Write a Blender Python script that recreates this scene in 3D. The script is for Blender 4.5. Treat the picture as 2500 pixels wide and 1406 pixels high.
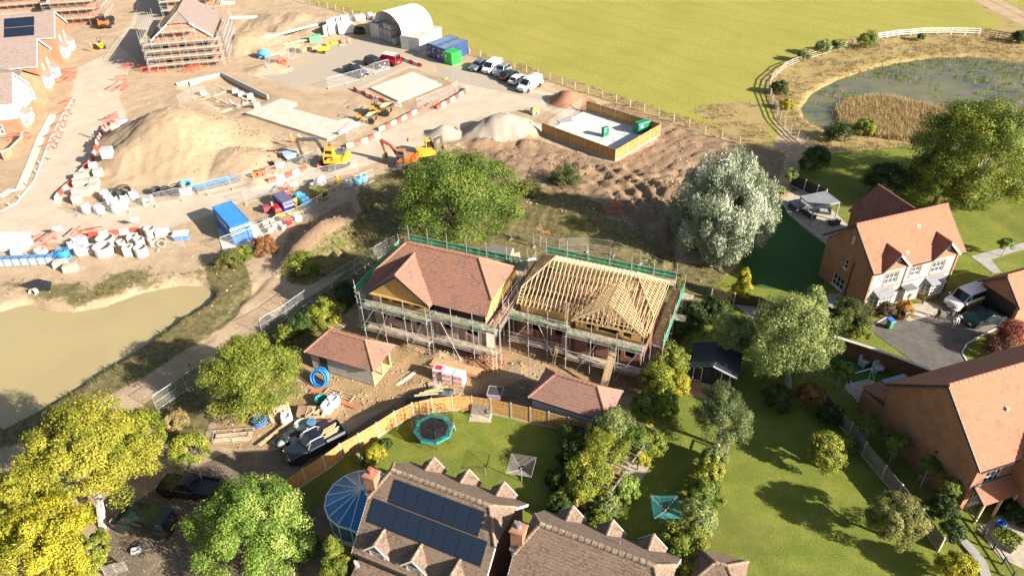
import bpy, bmesh, math, random
import numpy as np
from mathutils import Vector, Matrix
for o in list(bpy.data.objects): bpy.data.objects.remove(o)
S = bpy.context.scene
C = S.collection
# ---------------------------------------------------------------- camera
F_PX, CX, CY, CAM_H = 1850.0, 1250.0, 703.0, 50.0
ROLL = -math.atan(69/2497.0)
TH = math.atan(F_PX/math.hypot(69, 2497))
cd = bpy.data.cameras.new('camera'); cam = bpy.data.objects.new('camera', cd); C.objects.link(cam)
cd.sensor_width = 36.0; cd.lens = 36.0*F_PX/2500.0; cd.clip_start = 0.5; cd.clip_end = 6000
_F = Vector((0, math.cos(TH), -math.sin(TH))); _U = Vector((0, math.sin(TH), math.cos(TH))); _R = Vector((1, 0, 0))
_c, _s = math.cos(ROLL), math.sin(ROLL)
_r2 = _R*_c + _U*_s; _u2 = _R*-_s + _U*_c
mw = Matrix.Identity(4)
for i in range(3): mw[i][0], mw[i][1], mw[i][2] = _r2[i], _u2[i], -_F[i]
mw[2][3] = CAM_H
cam.matrix_world = mw
S.camera = cam
S.render.resolution_x, S.render.resolution_y = 1024, 575
# ---------------------------------------------------------------- sky and sun
SUN_EL, SUN_AZ = math.radians(24.5), math.radians(-31)      # direction towards the sun, angle from +x
sdir = Vector((math.cos(SUN_EL)*math.cos(SUN_AZ), math.cos(SUN_EL)*math.sin(SUN_AZ), math.sin(SUN_EL)))
w = bpy.data.worlds.new('World'); S.world = w; w.use_nodes = True
nt = w.node_tree; bg = nt.nodes['Background']
sky = nt.nodes.new('ShaderNodeTexSky'); sky.sky_type = 'NISHITA'; sky.sun_disc = False
sky.sun_elevation = SUN_EL; sky.sun_rotation = math.pi/2 - SUN_AZ
sky.air_density = 1.2; sky.dust_density = 2.0
nt.links.new(sky.outputs[0], bg.inputs[0]); bg.inputs[1].default_value = 0.052
sl = bpy.data.lights.new('sun', 'SUN'); sl.energy = 5.0; sl.angle = math.radians(0.55); sl.color = (1.0, 0.92, 0.80)
so = bpy.data.objects.new('sun', sl); C.objects.link(so); so.rotation_euler = sdir.to_track_quat('Z', 'Y').to_euler(); so.location = (60, -40, 60)
S.view_settings.view_transform = 'Standard'; S.view_settings.look = 'None'; S.view_settings.gamma = 1; S.view_settings.use_curve_mapping = False
S.view_settings.exposure = 1.42
# ---------------------------------------------------------------- pixel of the survey photo -> point of the place
def g(px, py, z=0.0):
    x = px-CX; y = CY-py
    x, y = _c*x-_s*y, _s*x+_c*y
    dx = x/F_PX; dy = math.cos(TH)+y/F_PX*math.sin(TH); dz = -math.sin(TH)+y/F_PX*math.cos(TH)
    t = (CAM_H-z)/-dz
    return Vector((dx*t, dy*t, z))
def depth(p): return (Vector((p[0], p[1], p[2]-CAM_H))).dot(_F)
def ang(a, b): return math.atan2(b[1]-a[1], b[0]-a[0])
rnd = random.Random(7)
# ---------------------------------------------------------------- materials
_M = {}
def nodes(name):
    m = bpy.data.materials.new(name); m.use_nodes = True
    t = m.node_tree; b = t.nodes['Principled BSDF']; _M[name] = m
    return m, t, b
def N(t, typ, **kw):
    n = t.nodes.new(typ)
    for k, v in kw.items():
        if k.startswith('i_'): n.inputs[k[2:].replace('_', ' ')].default_value = v
        elif k[0] == 'i' and k[1:].isdigit(): n.inputs[int(k[1:])].default_value = v
        else: setattr(n, k, v)
    return n
def mixc(t, fac, a, b, blend='MIX'):
    n = N(t, 'ShaderNodeMix', data_type='RGBA', blend_type=blend)
    for sock, v in ((n.inputs[0], fac), (n.inputs[6], a), (n.inputs[7], b)):
        if hasattr(v, 'is_linked') or isinstance(v, bpy.types.NodeSocket): t.links.new(v, sock)
        elif isinstance(v, (int, float)): sock.default_value = v
        else: sock.default_value = (*v[:3], 1)
    return n.outputs[2]
def math_(t, op, a, b=None, clamp=False):
    n = N(t, 'ShaderNodeMath', operation=op, use_clamp=clamp)
    for k, v in enumerate((a, b)):
        if v is None: continue
        if isinstance(v, bpy.types.NodeSocket): t.links.new(v, n.inputs[k])
        else: n.inputs[k].default_value = v
    return n.outputs[0]
def ramp(t, v, lo, hi):
    n = N(t, 'ShaderNodeMapRange', interpolation_type='SMOOTHSTEP'); t.links.new(v, n.inputs[0])
    n.inputs[1].default_value, n.inputs[2].default_value = lo, hi
    return n.outputs[0]
def noise(t, vec, scale, detail=4, rough=.6, dist=0.0):
    n = N(t, 'ShaderNodeTexNoise'); n.inputs['Scale'].default_value = scale; n.inputs['Detail'].default_value = detail
    n.inputs['Roughness'].default_value = rough; n.inputs['Distortion'].default_value = dist
    if vec is not None: t.links.new(vec, n.inputs['Vector'])
    return n.outputs['Fac']
def bump(t, b, h, strength=.5, dist=.05):
    n = N(t, 'ShaderNodeBump'); n.inputs['Strength'].default_value = strength; n.inputs['Distance'].default_value = dist
    t.links.new(h, n.inputs['Height']); t.links.new(n.outputs[0], b.inputs['Normal'])
def mat(name, col, rough=.8, var=.12, scale=3.0, metal=0.0, bmp=0.0, coat=0.0, dirt=None, spec=.5):
    if name in _M: return _M[name]
    m, t, b = nodes(name)
    tc = N(t, 'ShaderNodeTexCoord'); v = tc.outputs['Object']
    n1 = noise(t, v, scale, 5, .65)
    c = mixc(t, ramp(t, n1, .3, .7), [x*(1-var) for x in col], [min(1, x*(1+var)) for x in col])
    if dirt:
        n2 = noise(t, v, scale*.35+.3, 6, .7); c = mixc(t, ramp(t, n2, .52, .72), c, dirt)
    info = N(t, 'ShaderNodeObjectInfo')
    hs = N(t, 'ShaderNodeHueSaturation'); t.links.new(c, hs.inputs['Color'])
    t.links.new(math_(t, 'ADD', math_(t, 'MULTIPLY', info.outputs['Random'], .16), .92), hs.inputs['Value'])
    t.links.new(hs.outputs[0], b.inputs['Base Color'])
    b.inputs['Roughness'].default_value = rough; b.inputs['Metallic'].default_value = metal
    b.inputs['Specular IOR Level'].default_value = spec
    if coat: b.inputs['Coat Weight'].default_value = coat; b.inputs['Coat Roughness'].default_value = .06
    if bmp: bump(t, b, noise(t, v, scale*6, 3), bmp, .03)
    return m
def mat_brick(name, c1, c2, mortar, bw=.225, bh=.075):
    m, t, b = nodes(name)
    uv = N(t, 'ShaderNodeUVMap'); br = N(t, 'ShaderNodeTexBrick')
    t.links.new(uv.outputs[0], br.inputs['Vector'])
    br.inputs['Scale'].default_value = 1; br.inputs['Brick Width'].default_value = bw; br.inputs['Row Height'].default_value = bh
    br.inputs['Mortar Size'].default_value = .006; br.inputs['Mortar Smooth'].default_value = .3; br.inputs['Bias'].default_value = 0
    br.inputs['Color1'].default_value = (*c1, 1); br.inputs['Color2'].default_value = (*c2, 1); br.inputs['Mortar'].default_value = (*mortar, 1)
    n1 = noise(t, uv.outputs[0], .8, 5, .7)
    c = mixc(t, 1.0, br.outputs['Color'], mixc(t, ramp(t, n1, .3, .7), (.78, .78, .78), (1.12, 1.1, 1.08)), 'MULTIPLY')
    t.links.new(c, b.inputs['Base Color']); b.inputs['Roughness'].default_value = .9
    bump(t, b, br.outputs['Fac'], -.3, .01)
    return m
def mat_tile(name, c1, c2, dark, tw=.17, th=.1, patch=.5, lichen=None, pscale=1.0):
    m, t, b = nodes(name)
    uv = N(t, 'ShaderNodeUVMap'); br = N(t, 'ShaderNodeTexBrick'); v = uv.outputs[0]
    t.links.new(v, br.inputs['Vector'])
    br.inputs['Scale'].default_value = 1; br.inputs['Brick Width'].default_value = tw; br.inputs['Row Height'].default_value = th
    br.inputs['Mortar Size'].default_value = .012; br.inputs['Mortar Smooth'].default_value = .6; br.inputs['Bias'].default_value = 0
    br.inputs['Color1'].default_value = (*c1, 1); br.inputs['Color2'].default_value = (*c2, 1); br.inputs['Mortar'].default_value = (*[x*.62 for x in c1], 1)
    # single darker tiles scattered in drifts
    wn = N(t, 'ShaderNodeTexWhiteNoise', noise_dimensions='2D')
    sn = N(t, 'ShaderNodeVectorMath', operation='SNAP'); t.links.new(v, sn.inputs[0]); sn.inputs[1].default_value = (tw, th, 1)
    t.links.new(sn.outputs[0], wn.inputs[0])
    dr = noise(t, v, .55*pscale, 4, .6, .6)
    k = ramp(t, math_(t, 'ADD', math_(t, 'MULTIPLY', wn.outputs[0], .5), dr), 1.02-patch*.35, 1.1-patch*.3)
    c = mixc(t, k, br.outputs['Color'], dark)
    c = mixc(t, 1.0, c, mixc(t, noise(t, v, 2.2, 4), (.82, .82, .82), (1.15, 1.13, 1.1)), 'MULTIPLY')
    if lichen:
        c = mixc(t, ramp(t, noise(t, v, 6, 6, .75), .6, .72), c, lichen)
    t.links.new(c, b.inputs['Base Color']); b.inputs['Roughness'].default_value = .82
    bump(t, b, br.outputs['Fac'], -.5, .02)
    return m
def mat_leaf(name, a, b_, c_=None, trans=.45):
    m, t, b = nodes(name)
    at = N(t, 'ShaderNodeAttribute', attribute_name='tint')
    cr = N(t, 'ShaderNodeValToRGB'); t.links.new(at.outputs['Fac'], cr.inputs[0])
    e = cr.color_ramp.elements; e[0].position = .05; e[0].color = (*a, 1); e[1].position = .75; e[1].color = (*b_, 1)
    if c_: x = e.new(.95); x.color = (*c_, 1)
    t.links.new(cr.outputs[0], b.inputs['Base Color']); b.inputs['Roughness'].default_value = .55; b.inputs['Specular IOR Level'].default_value = .35
    tr = N(t, 'ShaderNodeBsdfTranslucent'); t.links.new(cr.outputs[0], tr.inputs[0])
    mx = N(t, 'ShaderNodeMixShader'); mx.inputs[0].default_value = trans*.5
    t.links.new(b.outputs[0], mx.inputs[1]); t.links.new(tr.outputs[0], mx.inputs[2])
    t.links.new(mx.outputs[0], t.nodes['Material Output'].inputs[0])
    return m
def mat_net(name, col, gap=.45, scale=22):
    m, t, b = nodes(name)
    uv = N(t, 'ShaderNodeUVMap'); v = uv.outputs[0]
    n1 = noise(t, v, 2.2, 4, .7, .5)
    b.inputs['Base Color'].default_value = (*col, 1); b.inputs['Roughness'].default_value = .7
    tp = N(t, 'ShaderNodeBsdfTransparent'); tl = N(t, 'ShaderNodeBsdfTranslucent'); tl.inputs[0].default_value = (*col, 1)
    m1 = N(t, 'ShaderNodeMixShader'); m1.inputs[0].default_value = .4; t.links.new(b.outputs[0], m1.inputs[1]); t.links.new(tl.outputs[0], m1.inputs[2])
    m2 = N(t, 'ShaderNodeMixShader'); k = ramp(t, n1, .62-gap, .95-gap*.6)
    t.links.new(k, m2.inputs[0]); t.links.new(tp.outputs[0], m2.inputs[1]); t.links.new(m1.outputs[0], m2.inputs[2])
    t.links.new(m2.outputs[0], t.nodes['Material Output'].inputs[0])
    return m
def mat_mesh(name, col, pitch=.06, wire=.075, vert=2.2):
    """welded wire mesh: open between the wires"""
    m, t, b = nodes(name)
    uv = N(t, 'ShaderNodeUVMap'); sp = N(t, 'ShaderNodeSeparateXYZ'); t.links.new(uv.outputs[0], sp.inputs[0])
    fx = math_(t, 'FRACT', math_(t, 'DIVIDE', sp.outputs[0], pitch)); fy = math_(t, 'FRACT', math_(t, 'DIVIDE', sp.outputs[1], pitch*vert))
    k = math_(t, 'MAXIMUM', math_(t, 'LESS_THAN', fx, wire), math_(t, 'LESS_THAN', fy, wire/vert))
    b.inputs['Base Color'].default_value = (*col, 1); b.inputs['Roughness'].default_value = .5; b.inputs['Metallic'].default_value = .3
    tp = N(t, 'ShaderNodeBsdfTransparent'); mx = N(t, 'ShaderNodeMixShader')
    t.links.new(k, mx.inputs[0]); t.links.new(tp.outputs[0], mx.inputs[1]); t.links.new(b.outputs[0], mx.inputs[2])
    t.links.new(mx.outputs[0], t.nodes['Material Output'].inputs[0])
    return m
def mat_glass(name, col=(.02, .025, .03), rough=.08, alpha=None):
    m, t, b = nodes(name)
    b.inputs['Base Color'].default_value = (*col, 1); b.inputs['Roughness'].default_value = rough
    b.inputs['Specular IOR Level'].default_value = .8
    if alpha is not None: b.inputs['Alpha'].default_value = alpha
    return m
# ---------------------------------------------------------------- mesh builder
class MB:
    def __init__(s): s.v = []; s.f = []
    def add(s, vs, fs):
        k = len(s.v); s.v += [tuple(p) for p in vs]; s.f += [tuple(i+k for i in f) for f in fs]; return s
    def box(s, x0, x1, y0, y1, z0, z1):
        return s.add([(x0,y0,z0),(x1,y0,z0),(x1,y1,z0),(x0,y1,z0),(x0,y0,z1),(x1,y0,z1),(x1,y1,z1),(x0,y1,z1)],
                     [(3,2,1,0),(4,5,6,7),(0,1,5,4),(1,2,6,5),(2,3,7,6),(3,0,4,7)])
    def obox(s, c, sx, sy, sz, rz=0, ry=0, rx=0):
        M = Matrix.Translation(c) @ Matrix.Rotation(rz, 4, 'Z') @ Matrix.Rotation(ry, 4, 'Y') @ Matrix.Rotation(rx, 4, 'X')
        vs = [M @ Vector((a*sx/2, b*sy/2, d*sz/2)) for d in (-1, 1) for a, b in ((-1,-1),(1,-1),(1,1),(-1,1))]
        return s.add(vs, [(3,2,1,0),(4,5,6,7),(0,1,5,4),(1,2,6,5),(2,3,7,6),(3,0,4,7)])
    def beam(s, a, b, wd, ht, up=(0,0,1)):
        a, b = Vector(a), Vector(b); d = (b-a).normalized(); u = Vector(up)
        if abs(d.dot(u)) > .98: u = Vector((1,0,0))
        sd = d.cross(u).normalized(); u = sd.cross(d)
        vs = [p + sd*(wd/2*i) + u*(ht/2*j) for p in (a, b) for i, j in ((-1,-1),(1,-1),(1,1),(-1,1))]
        return s.add(vs, [(3,2,1,0),(4,5,6,7),(0,1,5,4),(1,2,6,5),(2,3,7,6),(3,0,4,7)])
    def tube(s, a, b, r, r2=None, n=6, caps=True):
        a, b = Vector(a), Vector(b); r2 = r if r2 is None else r2
        d = (b-a).normalized(); u = Vector((0,0,1)) if abs(d.z) < .95 else Vector((1,0,0))
        p = d.cross(u).normalized(); q = d.cross(p)
        vs = []
        for c0, rr in ((a, r), (b, r2)):
            vs += [c0 + p*(math.cos(2*math.pi*i/n)*rr) + q*(math.sin(2*math.pi*i/n)*rr) for i in range(n)]
        fs = [(i, (i+1) % n, n+(i+1) % n, n+i) for i in range(n)]
        if caps: fs += [tuple(range(n))[::-1], tuple(range(n, 2*n))]
        return s.add(vs, [f[::-1] for f in fs])
    def path(s, pts, r, n=6):
        for i in range(len(pts)-1):
            ra = r[i] if isinstance(r, (list, tuple)) else r; rb = r[i+1] if isinstance(r, (list, tuple)) else r
            s.tube(pts[i], pts[i+1], ra, rb, n)
        return s
    def poly(s, pts): return s.add(pts, [tuple(range(len(pts)))])
    def prism(s, pts, z0, z1):
        n = len(pts); vs = [(p[0], p[1], z0) for p in pts]+[(p[0], p[1], z1) for p in pts]
        return s.add(vs, [tuple(range(n))[::-1], tuple(range(n, 2*n))]+[(i, (i+1) % n, n+(i+1) % n, n+i) for i in range(n)])
    def xprism(s, pts, y0, y1):
        """profile in x,z pushed along y"""
        n = len(pts); vs = [(p[0], y0, p[1]) for p in pts]+[(p[0], y1, p[1]) for p in pts]
        return s.add(vs, [tuple(range(n)), tuple(range(n, 2*n))[::-1]]+[((i+1) % n, i, n+i, n+(i+1) % n) for i in range(n)])
    def loft(s, rings, cap=True):
        n = len(rings[0]); vs = [p for r in rings for p in r]; fs = []
        for k in range(len(rings)-1):
            for i in range(n): fs.append((k*n+i, k*n+(i+1) % n, (k+1)*n+(i+1) % n, (k+1)*n+i))
        if cap: fs += [tuple(range(n))[::-1], tuple(range((len(rings)-1)*n, len(rings)*n))]
        return s.add(vs, fs)
    def lathe(s, prof, n=14, c=(0,0,0)):
        rings = [[(c[0]+r*math.cos(2*math.pi*i/n), c[1]+r*math.sin(2*math.pi*i/n), c[2]+z) for i in range(n)] for r, z in prof]
        return s.loft(rings)
    def torus(s, c, R, r, n=20, m=6, tilt=None):
        vs = []; fs = []
        for i in range(n):
            a = 2*math.pi*i/n
            for j in range(m):
                b = 2*math.pi*j/m; p = Vector(((R+r*math.cos(b))*math.cos(a), (R+r*math.cos(b))*math.sin(a), r*math.sin(b)))
                if tilt is not None: p = tilt @ p
                vs.append(p+Vector(c))
        for i in range(n):
            for j in range(m): fs.append((i*m+j, ((i+1) % n)*m+j, ((i+1) % n)*m+(j+1) % m, i*m+(j+1) % m))
        return s.add(vs, fs)
    def mesh(s, name, material, smooth=False):
        me = bpy.data.meshes.new(name); me.from_pydata(s.v, [], s.f)
        if material: me.materials.append(material)
        uvl = me.uv_layers.new(name='UVMap'); co = s.v; dat = [0.0]*(2*len(me.loops))
        for p in me.polygons:
            n = p.normal
            if abs(n.z) > .97: t = Vector((1,0,0)); b = Vector((0,1,0))
            else: t = Vector((-n.y, n.x, 0)).normalized(); b = n.cross(t)
            for li in p.loop_indices:
                q = Vector(co[me.loops[li].vertex_index]); dat[2*li] = q.dot(t); dat[2*li+1] = q.dot(b)
        uvl.data.foreach_set('uv', dat)
        if smooth: me.polygons.foreach_set('use_smooth', [True]*len(me.polygons))
        return me
    def build(s, name, material, parent=None, loc=None, rz=0, smooth=False, **props):
        return link(name, s.mesh(name, material, smooth), parent, loc, rz, **props)
def link(name, me, parent=None, loc=None, rz=0, **props):
    o = bpy.data.objects.new(name, me); C.objects.link(o)
    if parent: o.parent = parent
    if loc is not None: o.location = loc
    if rz: o.rotation_euler = (0, 0, rz)
    for k, v in props.items():
        if v is not None: o[k] = v
    return o
def T(name, label, cat, loc=(0,0,0), rz=0, group=None, **kw):
    o = link(name, None, None, loc, rz, label=label, category=cat, group=group, **kw); o.empty_display_size = .2
    return o
def tag(o, label, cat, group=None):
    o['label'] = label; o['category'] = cat
    if group: o['group'] = group
    return o
def dup(o, loc=None, rz=None, label=None, group=None, parent=None):
    c = o.copy(); C.objects.link(c)
    if parent is not None: c.parent = parent
    if loc is not None: c.location = loc
    if rz is not None: c.rotation_euler = (0, 0, rz)
    if label: c['label'] = label
    if group: c['group'] = group
    for ch in list(o.children): dup(ch, parent=c)
    return c
def clip_poly(pts, ax, lim, keep_less):
    out = []; n = len(pts)
    for i in range(n):
        a, b = pts[i], pts[(i+1) % n]; da = a.dot(ax)-lim; db = b.dot(ax)-lim
        if keep_less: da, db = -da, -db
        if da >= -1e-9: out.append(a)
        if (da > 1e-9 and db < -1e-9) or (da < -1e-9 and db > 1e-9): out.append(a+(b-a)*(da/(da-db)))
    return out
def slope(mb, pts, course=.3, lift=.03, thick=.0):
    """a tiled roof slope laid in overlapping courses"""
    pts = [Vector(p) for p in pts]
    n = Vector((0,0,0))
    for i in range(len(pts)): n += pts[i].cross(pts[(i+1) % len(pts)])
    n.normalize()
    if n.z < 0: n = -n; pts = pts[::-1]
    t = Vector((-n.y, n.x, 0)).normalized(); b = n.cross(t)
    s0 = min(p.dot(b) for p in pts); s1 = max(p.dot(b) for p in pts); k = max(1, round((s1-s0)/course)); st = (s1-s0)/k
    for i in range(k):
        lo, hi = s0+i*st, s0+(i+1)*st
        q = clip_poly(clip_poly(pts, b, lo, False), b, hi, True)
        if len(q) < 3: continue
        up = [p+n*(lift*(1-(p.dot(b)-lo)/st)+.004) for p in q]
        mb.poly(up)
        for j in range(len(q)):
            a, c = q[j], q[(j+1) % len(q)]
            if abs(a.dot(b)-lo) < 1e-5 and abs(c.dot(b)-lo) < 1e-5: mb.poly([a, c, up[(j+1) % len(q)], up[j]])
    return mb
def ridge_line(mb, a, b, r=.13, seg=.45):
    a, b = Vector(a), Vector(b); k = max(1, round((b-a).length/seg))
    for i in range(k):
        mb.tube(a+(b-a)*(i/k), a+(b-a)*((i+1.04)/k), r*1.12, r*.92, 7)
    return mb
# ================================================================= TERRAIN
def npmesh(name, V, Q, material, smooth=False):
    me = bpy.data.meshes.new(name); k = Q.shape[1]
    me.vertices.add(len(V)); me.vertices.foreach_set('co', np.ascontiguousarray(V, np.float32).ravel())
    me.loops.add(Q.size); me.loops.foreach_set('vertex_index', np.ascontiguousarray(Q, np.int32).ravel())
    me.polygons.add(len(Q)); me.polygons.foreach_set('loop_start', np.arange(len(Q), dtype=np.int32)*k)
    if smooth: me.polygons.foreach_set('use_smooth', np.ones(len(Q), bool))
    if material: me.materials.append(material)
    me.update(calc_edges=True)
    return me
RES = .4; X0, X1, Y0, Y1 = -142.0, 132.0, 18.0, 206.0
NX, NY = int((X1-X0)/RES)+1, int((Y1-Y0)/RES)+1
gx = X0+np.arange(NX)*RES; gy = Y0+np.arange(NY)*RES
XX, YY = np.meshgrid(gx, gy)
rs = np.random.RandomState(3)
def vnoise(scale, seed):
    r = np.random.RandomState(seed); a = XX/scale+500; b = YY/scale+500
    i, j = np.floor(a).astype(int), np.floor(b).astype(int); u, v = a-i, b-j
    u = u*u*(3-2*u); v = v*v*(3-2*v); tb = r.rand(257*257)
    h = lambda p, q: tb[(p*131+q*197+(p*q) % 89) % (257*257)]
    return (h(i, j)*(1-u)+h(i+1, j)*u)*(1-v)+(h(i, j+1)*(1-u)+h(i+1, j+1)*u)*v
def pts_w(px): return [tuple(g(*p)[:2]) for p in px]
def rast(poly):
    m = np.zeros((NY, NX), bool); P = np.array(poly)
    i0, i1 = max(0, int((P[:,0].min()-X0)/RES)), min(NX, int((P[:,0].max()-X0)/RES)+2)
    j0, j1 = max(0, int((P[:,1].min()-Y0)/RES)), min(NY, int((P[:,1].max()-Y0)/RES)+2)
    if i1 <= i0 or j1 <= j0: return m
    x = XX[j0:j1, i0:i1]; y = YY[j0:j1, i0:i1]; c = np.zeros(x.shape, bool)
    for k in range(len(P)):
        (xa, ya), (xb, yb) = P[k], P[k-1]
        c ^= ((ya > y) != (yb > y)) & (x < (xb-xa)*(y-ya)/((yb-ya) or 1e-9)+xa)
    m[j0:j1, i0:i1] = c
    return m
def blur(a, n):
    for _ in range(n):
        a = (np.pad(a, ((1,1),(0,0)), 'edge')[:-2]+a*2+np.pad(a, ((1,1),(0,0)), 'edge')[2:])/4
        a = (np.pad(a, ((0,0),(1,1)), 'edge')[:, :-2]+a*2+np.pad(a, ((0,0),(1,1)), 'edge')[:, 2:])/4
    return a
def region(polys, b=3): 
    m = np.zeros((NY, NX))
    for p in polys: m = np.maximum(m, rast(pts_w(p)))
    return blur(m, b)
POND_L = [(-60,760),(0,757),(45,738),(85,738),(110,752),(180,755),(255,742),(330,712),(420,693),(490,690),(512,708),(500,735),(445,762),(390,800),(330,843),(262,882),(205,918),(150,950),(110,975),(55,1003),(0,1030),(-60,1060)]
POND_R = [(1962,262),(1985,228),(2040,196),(2120,168),(2200,150),(2300,137),(2400,137),(2500,152),(2600,180),(2640,240),(2560,310),(2420,345),(2300,348),(2200,338),(2100,325),(2020,312),(1975,290)]
REED = [(2032,268),(2060,245),(2120,232),(2190,236),(2250,250),(2320,268),(2330,320),(2250,345),(2130,335),(2050,310)]
n0 = vnoise(2.4, 9); m_pl = region([POND_L], 5); m_pr = region([POND_R], 5); m_reed = region([REED], 3)
m_field = region([[(735,0),(790,18),(920,50),(1040,100),(1149,134),(1212,154),(1312,186),(1420,222),(1538,260),(1667,305),(1812,346),(1880,362),(1900,330),(1875,235),(1878,192),(1930,150),(2010,115),(2140,92),(2420,72),(2500,95),(2800,130),(2900,-80),(600,-60)]], 2)
m_track = region([[(2360,-8),(2392,-8),(2500,48),(2620,100),(2620,118),(2500,64)], [(2405,-8),(2425,-8),(2500,32),(2620,85),(2620,96),(2500,42)]], 1)
m_trackmid = region([[(2350,-8),(2440,-8),(2640,90),(2640,140),(2460,60)], [(2420,70),(2470,45),(2560,110),(2500,110)]], 3)
m_scrub = region([[(495,640),(600,640),(618,715),(565,790),(430,872),(330,935),(200,1000),(60,1080),(-80,1110),(-60,1060),(0,1030),(110,975),(260,882),(440,763),(512,712)],

    [(880,440),(1000,405),(1250,440),(1470,495),(1490,560),(1640,625),(1700,690),(1690,760),(1250,650),(960,600),(860,650),(760,700),(690,690),(740,620),(860,560)],
    [(640,800),(800,700),(900,630),(980,590),(850,760),(740,860),(600,850)], [(330,1000),(500,880),(520,1040),(430,1110)],
    [(1660,640),(1760,650),(1830,760),(1830,860),(1640,860),(1680,740)]], 4)
m_scrub = np.maximum(m_scrub, .52*region([[(-40,690),(60,680),(110,690),(330,650),(520,615),(515,690),(330,712),(180,755),(80,738),(0,755)]], 6)*(.55+n0))
m_scrub = m_scrub*(1-region([[(690,610),(740,545),(850,490),(885,520),(870,570),(800,610),(760,640),(700,650)]], 4))
m_straw = region([[(1862,190),(1930,140),(2010,108),(2140,84),(2420,72),(2500,85),(2650,120),(2650,220),(2500,150),(2350,136),(2200,150),(2080,182),(1995,228),(1965,262),(1985,305),(2100,328),(2300,348),(2220,365),(2010,372),(1900,300),(1868,235)],
    [(740,4),(800,22),(930,58),(1050,105),(1150,138),(1215,158),(1312,190),(1420,228),(1538,266),(1667,311),(1812,352),(1870,366),(1870,352),(1812,330),(1670,290),(1540,245),(1420,205),(1312,172),(1215,142),(1150,122),(1040,88),(930,42),(800,10)],
    [(1690,270),(1760,250),(1830,240),(1870,290),(1880,350),(1800,335)]], 2)
m_brown = region([[(1290,335),(1500,400),(1620,335),(1700,325),(1810,352),(1920,375),(1900,440),(1660,450),(1650,640),(1500,600),(1470,500),(1250,445),(1080,378),(1150,345)],
    [(1420,262),(1500,250),(1620,296),(1700,325),(1620,340)], [(700,560),(860,500),(880,560),(760,640),(690,650)]], 5)
m_road = region([[(350,-40),(320,60),(250,135),(190,165),(170,250),(120,340),(85,440),(0,520),(-80,560),(-80,625),(0,605),(250,585),(400,562),(520,522),(640,474),(760,442),(900,402),(1000,372),(1100,335),(1160,292),(1300,262),(1420,300),(1330,330),(1440,245),(1300,220),(1190,180),(1140,165),(1060,135),(920,95),(820,100),(660,165),(600,180),(700,205),(870,225),(1000,165),(1120,205),(1130,225),(1060,268),(930,325),(820,383),(700,428),(560,468),(330,505),(200,525),(145,500),(235,392),(275,300),(310,280),(290,240),(300,195),(335,150),(300,100),(440,-40)]], 2)
m_park_shade = region([[(640,172),(820,100),(920,92),(1060,130),(1140,160),(1300,225),(1420,250),(1400,262),(1110,200),(1000,160),(870,218),(760,232),(610,175)], [(290,110),(330,60),(350,-40),(440,-40),(330,150)]], 3)  # car park; last polygon paints the shade on the road beside the scaffolding
m_lawn = region([[(690,1195),(830,1115),(950,1040),(1010,1010),(1100,1000),(1180,1005),(1300,1035),(1420,1058),(1490,1085),(1420,1130),(1370,1210),(1350,1320),(1200,1270),(900,1160),(780,1240)],
    [(1550,1010),(1700,960),(1750,985),(1755,1120),(1690,1250),(1650,1420),(1560,1330),(1480,1300),(1560,1170),(1630,1040)],
    [(1840,985),(1990,985),(2100,1095),(2260,1290),(2350,1440),(1735,1440),(1755,1250),(1815,1100)],
    [(1930,430),(2030,375),(2250,352),(2400,360),(2270,480),(2100,540),(1980,460)], [(2280,580),(2400,520),(2600,500),(2600,640),(2480,680),(2380,700),(2350,640)],
    [(1985,960),(2160,1115),(2390,1290),(2470,1440),(2330,1440),(2100,1150)], [(2010,880),(2100,865),(2190,930),(2120,960),(2050,960)],
    [(1640,900),(1700,740),(1800,650),(1930,470),(1960,400),(2700,330),(2700,1500),(900,1500),(900,1150),(1000,1010),(1300,1050),(1500,1090),(1560,960)]], 2)
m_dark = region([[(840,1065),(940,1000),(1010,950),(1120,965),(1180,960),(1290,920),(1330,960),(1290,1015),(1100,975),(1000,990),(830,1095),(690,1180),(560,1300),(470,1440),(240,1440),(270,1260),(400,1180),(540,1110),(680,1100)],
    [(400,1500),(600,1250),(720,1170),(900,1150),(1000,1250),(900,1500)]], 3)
m_plot = region([[(680,890),(860,790),(1300,860),(1620,900),(1560,960),(1280,1010),(1000,970),(650,1100),(500,1090),(540,1030)]], 4)
m_tuft = np.clip(m_scrub*1.0+m_straw, 0, 1)
# ---- relief
Z = np.zeros((NY, NX)); m_heap = np.zeros((NY, NX)); m_pale = np.zeros((NY, NX)); m_red = np.zeros((NY, NX))
n1 = vnoise(3.1, 1); n2 = vnoise(1.3, 2); n3 = vnoise(.65, 3); n4 = vnoise(11, 4); n5 = vnoise(5.5, 5)
rough = (n2-.5)*.20+(n3-.5)*.2
def heap(c, rx, ry, h, rot=0, pw=1.0, lump=.25, col=None):
    global Z, m_heap, m_pale, m_red
    cx, cy = c; a = math.radians(rot); dx, dy = XX-cx, YY-cy
    u = (dx*math.cos(a)+dy*math.sin(a))/rx; v = (-dx*math.sin(a)+dy*math.cos(a))/ry
    r = np.sqrt(u*u+v*v)+(n1-.5)*lump+(n2-.5)*lump*.45
    k = np.clip(1-r, 0, 1); k = np.where(k > .8, .8+(k-.8)*.5, k)
    hh = h*k**pw*1.1
    Z = np.maximum(Z, hh+Z*(.3*(hh > 0)))
    e = np.clip(k*5, 0, 1); m_heap = np.maximum(m_heap, e)
    if col == 'pale': m_pale = np.maximum(m_pale, e)
    if col == 'red': m_red = np.maximum(m_red, e)
W2 = lambda x, y: tuple(g(x, y)[:2])
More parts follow.
